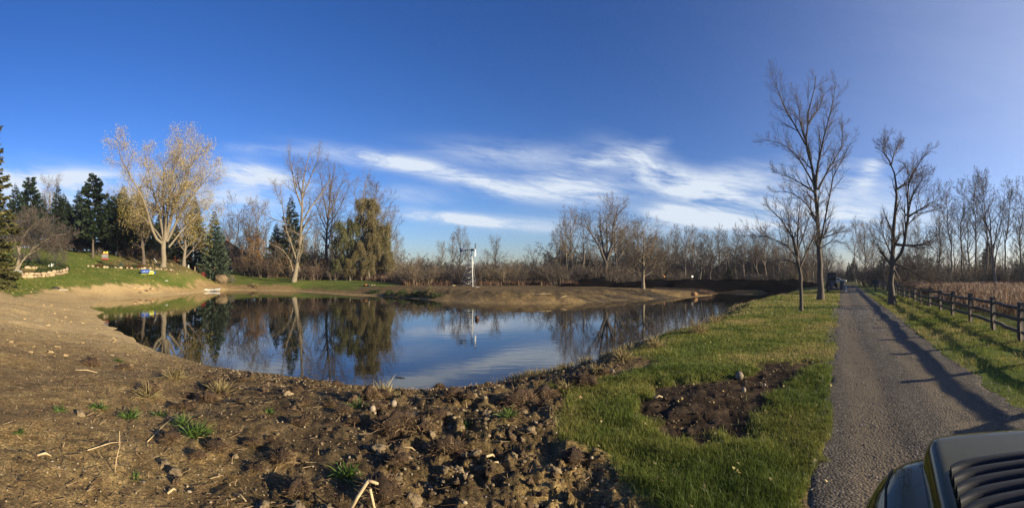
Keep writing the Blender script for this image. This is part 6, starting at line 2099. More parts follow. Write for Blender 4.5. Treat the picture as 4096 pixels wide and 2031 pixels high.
    for px, d, w, h, m_, lb in [(395, 77.6, 1.6, .4, LEAF_RUST, 'reddish dead flowers at the start of the rock border'), (425, 77.9, 1.8, .5, BOX_LEAF, 'green plant at the start of the rock border'), (455, 78.2, 1.6, .4, BOX_LEAF, 'low green plant behind the border rocks'),
                                (484, 78.3, .8, .8, NEEDLE_BLUE, 'tiny blue green conifer behind the border rocks'), (510, 78.2, 1.4, .45, LEAF_RUST, 'russet dead plant past the tiny conifer'), (536, 78.6, 1.3, .55, BOX_LEAF, 'green plant just before the towable tube'), (558, 78.8, 1.5, .6, LEAF_RUST, 'russet plant behind the towable tube'), (442, 79.5, .9, .5, LEAF_RUST, 'brown weed on the leaf strewn slope')]:
        bush('perennial', lb, px, d, w, h, m_, 900, .13, 'plant')
    bush('rose_bush', 'small bright red bush left of the big boulder', 813, 87.5, .9, .75, REDLEAF, 340, .12)
    bush('shrub', 'dark round shrub between the red bush and the boulder', 838, 88.5, 1.3, 1.0, NEEDLE_DARK, 700, .14)
    bush('shrub', 'pale grey twiggy shrub hugging the big boulder', 925, 90, 1.9, 1.35, GREY_LEAF, 900, .13)
    bush('shrub', 'yellow green bush on the crumbling far bank', 1723, 53.5, 1.3, 1.1, LEAF_OLIVE, 600, .13)
    for px, d, w, h, lb in [(1560, 60, 1.8, .7, 'dark weedy clump first on the crumbling far bank'), (1610, 58, 2.2, .8, 'dark weedy clump second on the crumbling far bank'), (1660, 56, 2.0, .7, 'dark green weeds in the middle of the crumbling bank'), (1695, 55, 1.9, .8, 'dark green weeds beside the yellow green bush'), (1750, 52.5, 1.6, .6, 'last dark weeds on the crumbling bank'), (1500, 63, 1.7, .6, 'low weeds on the bank under the pumpkin')]:
        bush('weed_clump', lb, px, d, w, h, BOX_LEAF, 1100, .13, 'weeds', -.2)
    for px, d, lb in [(1010, 84.5, 'rusty grass tuft on the far bank edge near the boulder'), (1025, 83, 'gold grass tuft dangling over a dark runnel in the far bank')]:
        bush('grass_tuft', lb, px, d, .9, .6, DRY, 500, .14, 'weeds')
    # white ornaments
    for px, h, w, lb in [(196, .38, .34, 'short white garden ornament by the clipped bushes'), (207, .62, .36, 'tallest white pointed garden ornament behind the clipped bushes'), (215, .60, .24, 'thin white pointed garden ornament behind the clipped bushes')]:
        x, y, z = at(px, 68.6)
        tag(MB().tube([(0, 0, 0), (0, 0, h * .25), (0, 0, h * .6), (0, 0, h * .85), (0, 0, h)], [w * .5, w * .46, w * .36, w * .24, w * .06], 9).build('garden_ornament', WHITE, None, True, loc=(x, y, z + .45)), lb, 'ornament')
    # lounge chair
    x, y, z = at(166, 76)
    t = thing('lounge_chair', 'dark mesh garden lounger with its back raised on the lawn', 'lounger', (x, y, z), -az_of(166) - .35)
    MB().box((-.45, 0, .62), (.05, .62, .95), ry=R(-16)).build('backrest', MESHFAB, t)
    MB().box((.22, 0, .24), (1.25, .62, .04), ry=R(4)).build('seat', MESHFAB, t)
    for sy in (-.33, .33):
        MB().tube([(-.62, sy, 1.1), (-.34, sy, .24), (.85, sy, .2)], .025, 6).build('side_rail', BLACK, t)
        for sx in (-.3, .7):
            MB().tube([(sx, sy, .24), (sx + .04, sy, .0)], .022, 6).build('leg', BLACK, t)
    MB().tube([(-.62, -.33, 1.1), (-.62, .33, 1.1)], .025, 6).build('top_rail', BLACK, t)
    # bag and cord on the lawn
    x, y, z = at(221, 56.8)
    b = MB()
    rng = np.random.RandomState(4)
    n = 14
    a = np.linspace(0, 6.283, n, endpoint=False)
    rings = [np.stack([np.cos(a) * .62 * q * (1 + .18 * np.sin(3 * a)), np.sin(a) * .3 * q * (1 + .2 * np.cos(2 * a)), np.full(n, h) + rng.normal(0, .02, n)], 1) for q, h in ((1, 0), (.95, .09), (.7, .16), (.3, .2))]
    b.grid(rings, True).fan(rings[-1], (0, 0, .21))
    tag(b.build('tarpaulin', BLACK, None, False, loc=(x, y, z + .01), rot=(0, 0, -az_of(221) - .1)), 'crumpled black tarp lying on the lawn with a pale cord', 'tarp')
    x, y, z = at(248, 56.3)
    c = [(math.cos(q * 1.7) * (.12 + .05 * q), math.sin(q * 2.3) * .16, .03 + .05 * abs(math.sin(q * 3))) for q in np.linspace(0, 6, 22)]
    tag(MB().tube([(-.35, .1, .03)] + c + [(.75, -.05, .03)], .022, 5).build('cord', WHITE, None, True, loc=(x, y, z), rot=(0, 0, -az_of(248))), 'coiled pale cord beside the black tarp on the lawn', 'cord')
    x, y, z = at(664, 71.0)
    c = [(math.cos(q * 1.9) * .3, math.sin(q * 2.6) * .14, .04 + .05 * abs(math.sin(q * 2))) for q in np.linspace(0, 5, 18)]
    tag(MB().tube(c, .045, 5).build('rope', WHITE, None, True, loc=(x, y, z)), 'small white coil of rope on the grass past the towable tube', 'rope')

    # towable tube: blue and yellow inflatable with two hulls, a raised prow and a deck
    x, y, z = at(590, 71.4)
    t = thing('towable_tube', 'blue and yellow inflatable towable tube on the lawn', 'inflatable', (x, y, z), -az_of(590) - .12)
    def sausage(p, r, sides=12):
        p, r = np.asarray(p, float), np.asarray(r, float)
        return MB().tube(p, r, sides)
    u = np.linspace(0, 1, 9)
    prof = np.array([.18, .34, .38, .38, .37, .36, .34, .28, .12])
    sausage(np.stack([-1.05 + 1.5 * u, -.55 + 0 * u, .44 + .06 * np.sin(u * 3)], 1), prof).build('side_tube', BLUE, t, True)
    sausage(np.stack([-1.0 + 2.3 * u, .45 + 0 * u, .42 - .1 * u], 1), prof * .9).build('side_tube', BLUE, t, True)
    sausage(np.stack([.15 + .95 * u, -.5 + .1 * u, .30 - .02 * u], 1), prof * .72).build('nose_tube', LIME, t, True)
    MB().box((.1, 0, .58), (1.9, .75, .2), ry=R(9), bev=.09).build('deck', LIME, t)
    MB().box((-.7, 0, .80), (.55, .6, .14), ry=R(16), bev=.06).build('headrest', LIME, t)
    MB().box((.5, -.1, .62), (.5, .5, .08), ry=R(9), bev=.03).build('seat_pad', WHITE, t)
    MB().tube([(.8, .3, .6), (.9, .3, .95), (.95, .3, .98)], .05, 7).build('handle', WOODP, t)
    MB().box((0, -.05, .06), (2.0, 1.3, .1), bev=.04).build('base', LIME, t)
    MB().box((.62, -.80, .25), (.75, .02, .09)).build('black_stripe', BLACK, t)
    # pale strokes of lettering on the blue side
    mk = MB()
    for i in range(7):
        mk.box((-.75 + i * .13, -.925 + .003 * abs(i - 3), .43 + .015 * (i % 2)), (.07, .012, .09 if i % 3 else .12), ry=R(12))
    mk.box((-.46, -.905, .60), (.05, .012, .12), ry=R(30)).box((-.40, -.905, .60), (.05, .012, .12), ry=R(-30))
    mk.build('white_lettering', WHITE, t)

    # red and yellow bird house on legs
    x, y, z = at(420, 81)
    t = thing('bird_house', 'red and white bird house with two yellow gables on black legs', 'bird house', (x, y, z), -az_of(420))
    for sx in (-.22, .28):
        MB().tube([(sx, 0, 0), (sx, 0, .95)], .03, 6).build('leg', BLACK, t)
    MB().box((0, 0, 1.0), (1.3, .8, .26), bev=.04).build('tray', RED, t)
    MB().box((0, 0, 1.95), (1.15, .75, .12), bev=.02).build('top_frame', RED, t)
    MB().box((0, .12, 1.5), (.95, .4, .8)).build('wall', GLASSD, t)
    for i in range(6):
        MB().tube([(-.5 + i * .2, -.32, 1.1), (-.52 + i * .205, -.34, 1.92)], .032, 6).build('bar', WHITE, t)
    for x0 in (-.42, .06):
        MB().prism([(x0, 2.03), (x0 + .5, 2.03), (x0 + .46, 2.45), (x0 + .12, 2.34)], -.3, .3).build('gable', YELLOW, t)
    # leaning pole
    x, y, z = at(636, 84)
    tag(MB().tube([(0, 0, 0), (-.95, .2, 1.25)], .05, 7).build('pole', WHITE, None, loc=(x, y, z), rot=(0, 0, -az_of(630))), 'white pole leaning beside the maple trunk', 'pole')
    for px, d, h, lb in [(780, 90, 1.1, 'low wooden stake in front of the blue green spruce'), (110 / 1.0, 90, 1.2, 'wooden stake at the far top of the lawn')]:
        x, y, z = at(px if px > 200 else 40, d)
        tag(MB().box((0, 0, h / 2), (.12, .12, h), bev=.02).build('stake', WOODP, None, loc=(x, y, z)), lb, 'stake')
    x, y, z = at(754, 93)
    tag(MB().tube([(0, 0, 0), (0, 0, .3), (0, 0, .65), (0, 0, .8), (0, 0, .98)], [.2, .17, .13, .15, .05], 8).build('statue', WHITE, None, True, loc=(x, y, z + .0)), 'small white statue on the shaded grass past the maple', 'statue')
    # boulder
    x, y, z = at(884, 88)
    BO = mat('brown_boulder', (.20, .145, .08), (.09, .065, .038), 2.2, bump=.7, bscale=5, rough=.9)
    tag(rock('boulder', BO, 12, (2.8, 2.1, 2.7), (x, y, z + .82), .3, 4, .4, .72, .82, None, .12), 'big square shouldered brown boulder on the slope above the canoe', 'boulder')
    x, y, z = at(838, 86.5)
    tag(rock('stone', STONE, 13, (.4, .35, .3), (x, y, z + .08)), 'small white stone at the foot of the big boulder', 'stone')
    # pumpkin and friends on the far grass
    x, y, z = at(1463, 71.5)
    a = np.linspace(0, 6.283, 20, endpoint=False)
    rr_ = .30 * (1 + .07 * np.cos(a * 8))
    rings = [np.stack([np.cos(a) * rr_ * math.sin(p), np.sin(a) * rr_ * math.sin(p), np.full(20, .22 - .22 * math.cos(p))], 1) for p in np.linspace(.15, 3.0, 8)]
    tp = thing('pumpkin', 'orange pumpkin sitting at the edge of the far grass', 'pumpkin', (x, y, z))
    MB().grid(rings, True).fan(rings[-1], (0, 0, .41)).build('body', ORANGE, tp, True)
    MB().tube([(0, 0, .4), (.02, 0, .5), (.06, 0, .54)], [.05, .03, .03], 6).build('stalk', BOXB, tp)
    for px, d, s, lb in [(1475, 71.2, .5, 'pale rock beside the orange pumpkin'), (1487, 72.5, .34, 'first small stone past the pumpkin'), (1497, 72.8, .34, 'second small stone past the pumpkin'), (1456, 71.9, .3, 'low stone before the orange pumpkin')]:
        x, y, z = at(px, d)
        tag(rock('stone', WALLSTONE, int(px), (s, s * .8, s * .75), (x, y, z + s * .2)), lb, 'stone')
    # sandy lumps on the left bank
    LUMP = mat('ochre_earth', (.52, .36, .19), (.32, .22, .12), 3, bump=.8, bscale=9, rough=.95, rnd=.15)
    for px, py, d, w, h, lb in [(560, 1150, 63, 1.5, .5, 'broad ochre lump on the slumped sandy bank'), (607, 1147, 64, 1.4, .62, 'tallest ochre lump on the slumped sandy bank'), (585, 1154, 62.5, .7, .35, 'dark split lump between the ochre ones'), (532, 1153, 62, 1.2, .35, 'flat ochre lump first on the slumped bank'), (559, 1160, 60.5, .6, .25, 'dark rock fallen below the ochre lumps'), (630, 1149, 65, .9, .3, 'last small ochre lump on the slumped bank')]:
        x, y, z = at(px, d)
        tag(rock('earth_lump', LUMP if 'dark' not in lb else CLOD2, int(px), (w, w * .7, h), (x, y, z + h * .1), .5, 3, g.uniform(0, 3), .5, 1.0, None, .2), lb, 'clod')


MESHFAB = PAINT('dark_mesh_fabric', (.045, .046, .045), rough=.8)
REDLEAF = mat('red_leaves', (.4, .03, .03), tint=[(.25, .02, .02), (.42, .04, .04), (.5, .08, .06)], rough=.6, trans=.3, scale=2)
ORANGE = PAINT('pumpkin_skin', (.42, .18, .04), rough=.5)
BOXB = PAINT('green_stalk', (.12, .13, .05))


def build_house():
    # dark house behind the spruce and the red wall behind the maple
    d = 124
    x, y, z = at(890, d)
    z = zz(1092, d)
    t = thing('house', 'dark brown house with a steep roof half hidden behind the blue green spruce', 'house', (x, y, z), -az_of(890) + .25)
    W_, D_, Hh = 11.5, 8.0, 5.0
    MB().box((0, 0, Hh / 2), (W_, D_, Hh)).build('wall', BROWNWALL, t)
    g_ = MB().prism([(-W_ / 2, Hh + .004), (W_ / 2, Hh + .004), (0, Hh + 3.4)], -D_ / 2 + .01, D_ / 2 - .01)
    g_.build('gable', BROWNWALL, t)
    rf = None
    for sg in (-1, 1):
        L = math.hypot(W_ / 2 + .5, 3.4 * (W_ / 2 + .5) / (W_ / 2))
        a = math.atan2(3.4, W_ / 2)
        o = MB().box((sg * (W_ / 4 + .25), 0, Hh + 1.7 - .15 + .25), (L, D_ + .9, .2), ry=sg * a).build('roof', ROOF, t)
        rf = rf or o
    MB().box((1.6, .8, Hh + 3.0), (.8, .8, 2.6)).build('chimney', BRICKRED, rf)
    for wx, wz in ((-3.6, 1.6), (-.2, 1.6), (3.4, 1.6), (-3.6, 3.9), (3.4, 3.9), (0, 6.2)):
        f = MB().box((wx, -D_ / 2 - .03, wz), (1.25, .12, 1.5)).build('window', WINTRIM, t)
        MB().box((wx, -D_ / 2 - .10, wz), (1.0, .05, 1.25)).build('pane', GLASSD, f)
    dr = MB().box((1.6, -D_ / 2 - .04, 1.05), (1.0, .12, 2.1)).build('door', BLUEDOOR, t)
    MB().box((1.95, -D_ / 2 - .13, 1.0), (.06, .06, .14)).build('handle', CHROME, dr)
    d = 118
    x, y, z = at(702, d)
    z = zz(1062, d)
    t = thing('garage', 'low red walled outbuilding with a blue door glimpsed past the maple trunk', 'outbuilding', (x, y, z), -az_of(702))
    MB().box((0, 0, 1.3), (8.4, 5, 2.6)).build('wall', BRICKRED, t)
    for sg in (-1, 1):
        MB().box((0, sg * 1.45, 2.6 + .85), (9.0, 3.5, .16), rx=-sg * R(30)).build('roof', ROOF, t)
    dr = MB().box((-1.6, -2.54, 1.1), (1.1, .1, 2.2)).build('door', BLUEDOOR, t)
    MB().box((-1.25, -2.61, 1.05), (.06, .05, .14)).build('handle', CHROME, dr)
    MB().box((-.75, -2.53, 1.15), (.14, .08, 2.3)).build('trim', WHITE, t)
    f = MB().box((1.8, -2.53, 1.5), (1.2, .08, .9)).build('window', WINTRIM, t)
    MB().box((1.8, -2.58, 1.5), (1.0, .04, .7)).build('pane', GLASSD, f)
    # white van and white shed glimpsed between the conifers
    d = 104
    x, y, z = at(352, d)
    z = zz(1034, d)
    t = thing('white_van', 'white van parked behind the pines at the top of the lawn', 'van', (x, y, z), -az_of(352))
    pr = [(-2.2, .35), (2.25, .35), (2.3, .9), (1.7, 1.05), (1.15, 1.75), (-2.1, 1.85), (-2.25, 1.7)]
    MB().prism(pr, -.9, .9).build('body', WHITE, t)
    MB().box((-.2, -.905, 1.4), (2.2, .02, .42)).build('window', GLASSD, t)
    for sx in (-1.4, 1.45):
        wl = MB().tube([(sx, -.96, .36), (sx, -.74, .36)], .36, 14).build('wheel', RUBBER, t)
        MB().tube([(sx, -.975, .36), (sx, -.93, .36)], .2, 10).build('rim', CHROME, wl)
    d = 100
    x, y, z = at(478, d)
    z = zz(1034, d)
    t = thing('shed', 'small white shed between the dark pines and the maple', 'shed', (x, y, z), -az_of(478) + .2)
    MB().box((0, 0, .85), (1.9, 1.6, 1.7)).build('wall', WHITE, t)
    for sg in (-1, 1):
        MB().box((sg * .5, 0, 1.95), (1.2, 1.9, .09), ry=sg * R(32)).build('roof', ROOF, t)
    dr = MB().box((.1, -.83, .75), (.7, .06, 1.4)).build('door', WOODP, t)
    MB().box((.35, -.87, .75), (.05, .04, .1)).build('handle', BLACK, dr)


WINTRIM = PAINT('grey_trim', (.30, .30, .29))
BLUEDOOR = PAINT('blue_door', (.06, .13, .26))


def build_banks():
    g = random.Random(12)
    SOIL = mat('black_topsoil', (.0105, .008, .0065), (.005, .0045, .004), 2.5, bump=1.0, bscale=7, rough=1.0, spec=.0)

    def heap(name, lb, spots, cat='soil pile', kind=None, step=.45, bumps=.5, seed=3):
        """a tipped heap as one lumpy sheet over the ground; spots: (column, distance, radius, height)"""
        c = np.array([P(a, b) for a, b, _, _ in spots])
        r, h = np.array([s[2] for s in spots]), np.array([s[3] for s in spots])
        lo, hi = (c - r[:, None]).min(0) - 1, (c + r[:, None]).max(0) + 1
        xs, ys = np.arange(lo[0], hi[0], step), np.arange(lo[1], hi[1], step)
        X, Y = np.meshgrid(xs, ys)
        q = np.zeros(X.shape)
        for (cx, cy), rr_, hh in zip(c, r, h):
            u = np.hypot(X - cx, Y - cy) / rr_ + (fbm(X * .5, Y * .5, 3, seed) - .5) * .5
            q = np.maximum(q, hh * np.clip(1 - u ** 1.6, -.2, 1))
        q = q + np.where(q > 0, (fbm(X * .9, Y * .9, 4, seed + 4, .6) - .5) * bumps * np.clip(q, 0, 1), 0)
        Z = height(X, Y, False) + np.where(q > 0, q, -.25 + q)
        n, m = X.shape
        idx = np.arange(n * m).reshape(n, m)
        fq = np.stack([idx[:-1, :-1], idx[:-1, 1:], idx[1:, 1:], idx[1:, :-1]], -1)
        mx = np.maximum.reduce([q[:-1, :-1], q[:-1, 1:], q[1:, 1:], q[1:, :-1]])
        fq = fq[mx > -.05].reshape(-1, 4)
        used, inv = np.unique(fq, return_inverse=True)
        V = np.stack([X, Y, Z], -1).reshape(-1, 3)[used]
        me = make_mesh(name, V, inv.reshape(-1, 4), None, [SOIL], True)
        o = link(name, me)
        tag(o, lb, None if kind else cat, None, kind)
    heap('soil_pile', 'long low heap of black topsoil under the vase shaped tree', [(2300, 72, 2.6, .6), (2350, 73, 3.2, 1.25), (2390, 73.5, 3.2, 1.35), (2430, 74, 2.8, .9)])
    heap('soil_pile', 'second black soil heap just short of the pale bank tree', [(2490, 69, 2.4, .75), (2530, 69.5, 2.6, .9), (2565, 69, 2.0, .6)], seed=8)
    heap('soil_berm', 'black soil berm closing the narrow end of the pond', [(px, 78 + g.uniform(-1, 1), 5.5, 1.0 + g.uniform(-.2, .28)) for px in range(2620, 3200, 45)] + [(3120, 73, 4, .9)], None, 'structure', .6, .6, 13)
    # torn reed roots at the tip of the bare point
    v, q, t_, ti = fibre_mesh(901, 500, .5, .7, None, .02)
    me = make_mesh('reed_clump', v, q, t_, [REED], False, attrs={'tint': np.clip(ti * .6 + .3, 0, 1)})
    x, y, z = at(2822, 63.5)
    tag(link('reed_clump', me, None, (x, y, z + .1), None, (1.9, 1.2, 1.1)), 'rust coloured reed clump on the tip of the bare point', 'reeds')
    x, y, z = at(2778, 58.5)
    STUMP = mat('orange_wood', (.34, .19, .075), (.17, .095, .04), 5, rough=.8, bump=.4)
    tag(rock('stump', STUMP, 44, (.95, .7, .85), (x, y, max(z, 0) + .28), .5, 3, 0, .5, 1, None, .3), 'orange torn stump at the water by the bare point', 'stump')
    for (a, b), (c, d2), lb, r in [((2140, 46.8), (2205, 47.6), 'pale branch lying on the broken bank face', .04), ((2240, 46.2), (2268, 46.8), 'short pale stick at the waterline of the broken bank', .035), ((1805, 61.5), (1822, 62), 'fallen forked branch at the hedge near the windmill', .05), ((2945, 66.5), (3010, 66.2), 'thin pale pole floating below the soil berm', .04)]:
        p0, p1 = at(a, b, .12), at(c, d2, .12)
        if 'floating' in lb:
            p0, p1 = (p0[0], p0[1], .03), (p1[0], p1[1], .03)
        tag(MB().tube([p0, tuple((u + w) / 2 + (.05 if i == 2 else 0) for i, (u, w) in enumerate(zip(p0, p1))), p1], [r, r, r * .6], 6).build('branch', STRAW, None, True), lb, 'branch')
    # float in the pond
    d = 5400 / (1277 - HY)
    x, y = P(1908, d)
    t = thing('float', 'brown round float with a short stem out on the water', 'float', (x, y, 0))
    a = np.linspace(0, 6.283, 14, endpoint=False)
    rings = [np.stack([np.cos(a) * .15 * math.sin(p), np.sin(a) * .15 * math.sin(p), np.full(14, .1 - .17 * math.cos(p))], 1) for p in np.linspace(.2, 2.95, 8)]
    MB().grid(rings, True).fan(rings[-1], (0, 0, .28)).build('body', mat('float_brown', (.085, .042, .028), (.06, .03, .02), 8, rough=.5), t, True)
    MB().tube([(0, 0, .25), (0, 0, .38)], [.03, .02], 7).build('stem', BLACK, t)
    # floating twigs near the shore
    for px, py, lb in [(1592, 1510, 'tiny dark twig floating near the straw clump'), (1608, 1512, 'second tiny dark twig floating near the straw clump'), (1342, 1524, 'tiny dark twig floating close to the near bank')]:
        d = 5400 / (py - HY)
        x, y = P(px, d)
        tag(MB().tube([(x - .06, y, .008), (x, y + .01, .02), (x + .07, y - .01, .008)], .012, 5).build('twig', PEAT, None), lb, 'twig')
    # orange sign behind the trees, post with a lamp
    x, y, z = at(2655, 86)
    z = zz(1128, 86)
    t = thing('road_sign', 'small orange diamond sign seen between the tree trunks', 'sign', (x, y, z))
    MB().tube([(0, 0, -.6), (0, 0, 1.0)], .04, 6).build('post', GALV, t)
    MB().box((0, -.06, 1.0), (.5, .03, .5), ry=R(45)).build('panel', ORANGE, t)
    x, y, z = at(2768, 86)
    t = thing('post_box', 'pale box on a post at the edge of the trees past the berm', 'box', (x, y, zz(1140, 86)))
    MB().tube([(0, 0, -.8), (0, 0, 1.5)], .05, 6).build('post', WOODP, t)
    MB().box((0, 0, 1.65), (.4, .35, .4), bev=.03).build('box', WHITE, t)


def build_drive_end():
    # flat trailer with a dark machine standing on it
    d = 48
    x, y, z = at(3345, d)
    z = 1.0
    ang = math.atan2(RU[1], RU[0]) - math.pi / 2
    t = thing('trailer', 'flat equipment trailer parked beside the drive behind the tallest tree', 'trailer', (x, y, z), -az_of(3345))
    MB().box((-.05, 1.4, .42), (1.75, 3.6, .1), bev=.02).build('deck', mat('trailer_planks', (.2, .14, .13), (.12, .085, .08), 4, rough=.8), t)
    MB().box((0, -.42, .36), (1.9, .08, .14)).build('rear_beam', DARKSTEEL, t)
    for sx in (-.98, 1.02):
        w = MB().tube([(sx - .1, 1.2, .33), (sx + .1, 1.2, .33)], .33, 16).build('wheel', RUBBER, t)
        MB().tube([(sx - .12, 1.2, .33), (sx + .12, 1.2, .33)], .17, 10).build('rim', CHROME, w)
        MB().box((sx, 1.2, .70), (.26, .95, .05), bev=.02).build('fender', DARKSTEEL, t)
    MB().box((1.0, -.35, .42), (.16, .06, .72), bev=.02).build('ramp_post', GALV, t)
    MB().box((.58, -.40, .86), (.42, .08, .82), bev=.02).build('ramp', DARKSTEEL, t)
    MB().box((-.52, -.40, .86), (.42, .08, .82), bev=.02).build('ramp', DARKSTEEL, t)
    x2, y2 = P(3327, d + .9)
    t = thing('skid_loader', 'dark green machine with a tall cab standing on the trailer', 'loader', (x2, y2, z + .47), -az_of(3327))
    MB().box((0, .2, .55), (.95, 1.3, .7), bev=.06).build('body', DGREEN, t)
    for sx in (-.42, .42):
        for sy in (-.35, .75):
            MB().box((sx, sy, 1.15), (.07, .07, .95)).build('cab_post', DGREEN, t)
    MB().box((0, .2, 1.66), (1.0, 1.25, .1), bev=.03).build('cab_roof', DGREEN, t)
    MB().box((0, -.34, 1.2), (.78, .03, .75)).build('rear_window', GLASSD, t)
    MB().box((0, .25, 1.0), (.5, .5, .35), bev=.05).build('seat', BLACK, t)
    for sx in (-.52, .52):
        for sy in (-.3, .75):
            w = MB().tube([(sx - .12, sy, .26), (sx + .12, sy, .26)], .28, 14).build('wheel', RUBBER, t)
            MB().tube([(sx - .13, sy, .26), (sx + .13, sy, .26)], .14, 8).build('rim', CHROME, w)
    for sx in (-.36, .36):
        MB().box((sx, -.47, .78), (.12, .04, .08)).build('tail_lamp', RED, t)
    # dark cabinet by the fence
    x, y, z = at(3502, 50)
    t = thing('cabinet', 'dark utility cabinet on a post among the bushes by the fence', 'cabinet', (x, y, z), -az_of(3502))
    MB().box((0, 0, .95), (.92, .5, .46), bev=.03).build('box', DARKSTEEL, t)
    MB().prism([(-.5, 1.18), (.5, 1.18), (.44, 1.26), (-.44, 1.26)], -.3, .3).build('lid', DARKSTEEL, t)
    MB().box((0, 0, .36), (.2, .2, .74)).build('post', RAILWOOD, t)
    # silver car on the far road
    d = 120
    x, y = P(3352, d)
    z = float(Hxy(x, y)[0]) + .02
    rd = []
    for s in np.linspace(-60, 80, 40):
        for w in np.linspace(-4, 4, 5):
            px_ = np.array([x, y]) + np.array([math.cos(-az_of(3352)), math.sin(-az_of(3352))]) * s + P(3352, 1.0) * w
            rd.append([px_[0], px_[1], float(Hxy(px_[0], px_[1])[0]) + .05])
    ROADM = mat('pale_road', (.26, .22, .16), (.19, .16, .12), 2, rough=.9)
    me = MB().grid(np.array(rd).reshape(40, 5, 3)).mesh('road', ROADM, True)
    tag(link('road', me), 'pale road crossing the far end of the drive', kind='structure')
    t = thing('silver_car', 'silver car with a lit headlamp on the road at the drive end', 'car', (x, y, z + .05), -az_of(3352))
    SIL = PAINT('silver_paint', (.38, .40, .42), rough=.3, metal=.3, coat=.5)
    pr = [(-2.25, .35), (-2.3, .75), (-2.0, .95), (-1.5, 1.1), (-.9, 1.42), (.15, 1.44), (.95, 1.0), (1.9, .88), (2.25, .68), (2.28, .35)]
    rows = []
    for yy, k in ((-.88, .96), (-.8, 1.0), (0, 1.03), (.8, 1.0), (.88, .96)):
        rows.append([(a * (1 if b < 1 else .98), yy * (1 if b < 1.05 else .8), b * k if b > .5 else b) for a, b in pr])
    m = MB().grid(rows)
    for r in (rows[0], rows[-1]):
        m.fan(r, np.mean(np.array(r), axis=0))
    m.build('body', SIL, t, True)
    MB().prism([(-1.35, 1.06), (-.86, 1.36), (-.35, 1.38), (-.35, 1.02)], -.915, -.885).build('window', GLASSD, t)
    MB().prism([(-.28, 1.02), (-.28, 1.38), (.12, 1.37), (.78, 1.0)], -.915, -.885).build('window', GLASSD, t)
    for sx in (-1.4, 1.4):
        for sy in (-.86, .86):
            w = MB().tube([(sx, sy - .1, .33), (sx, sy + .1, .33)], .33, 16).build('wheel', RUBBER, t)
            MB().tube([(sx, sy - .115, .33), (sx, sy + .115, .33)], .2, 10).build('rim', CHROME, w)
    MB().box((.72, -.98, 1.05), (.16, .16, .12), bev=.03).build('mirror', SIL, t)
    lampm = bpy.data.materials.new('lit_headlamp')
    lampm.use_nodes = True
    nt = NT(lampm.node_tree)
    e = nt.n('ShaderNodeEmission', i_Strength=3.0)
    e.inputs[0].default_value = (1, .85, .55, 1)
    nt.l(e.outputs[0], nt.n('ShaderNodeOutputMaterial').inputs[0])
    for sy in (-.62, .62):
        MB().box((2.2, sy, .68), (.2, .34, .17), bev=.05).build('headlamp', lampm, t)
    MB().box((.1, -.93, .85), (.2, .03, .03)).build('door_handle', CHROME, t)


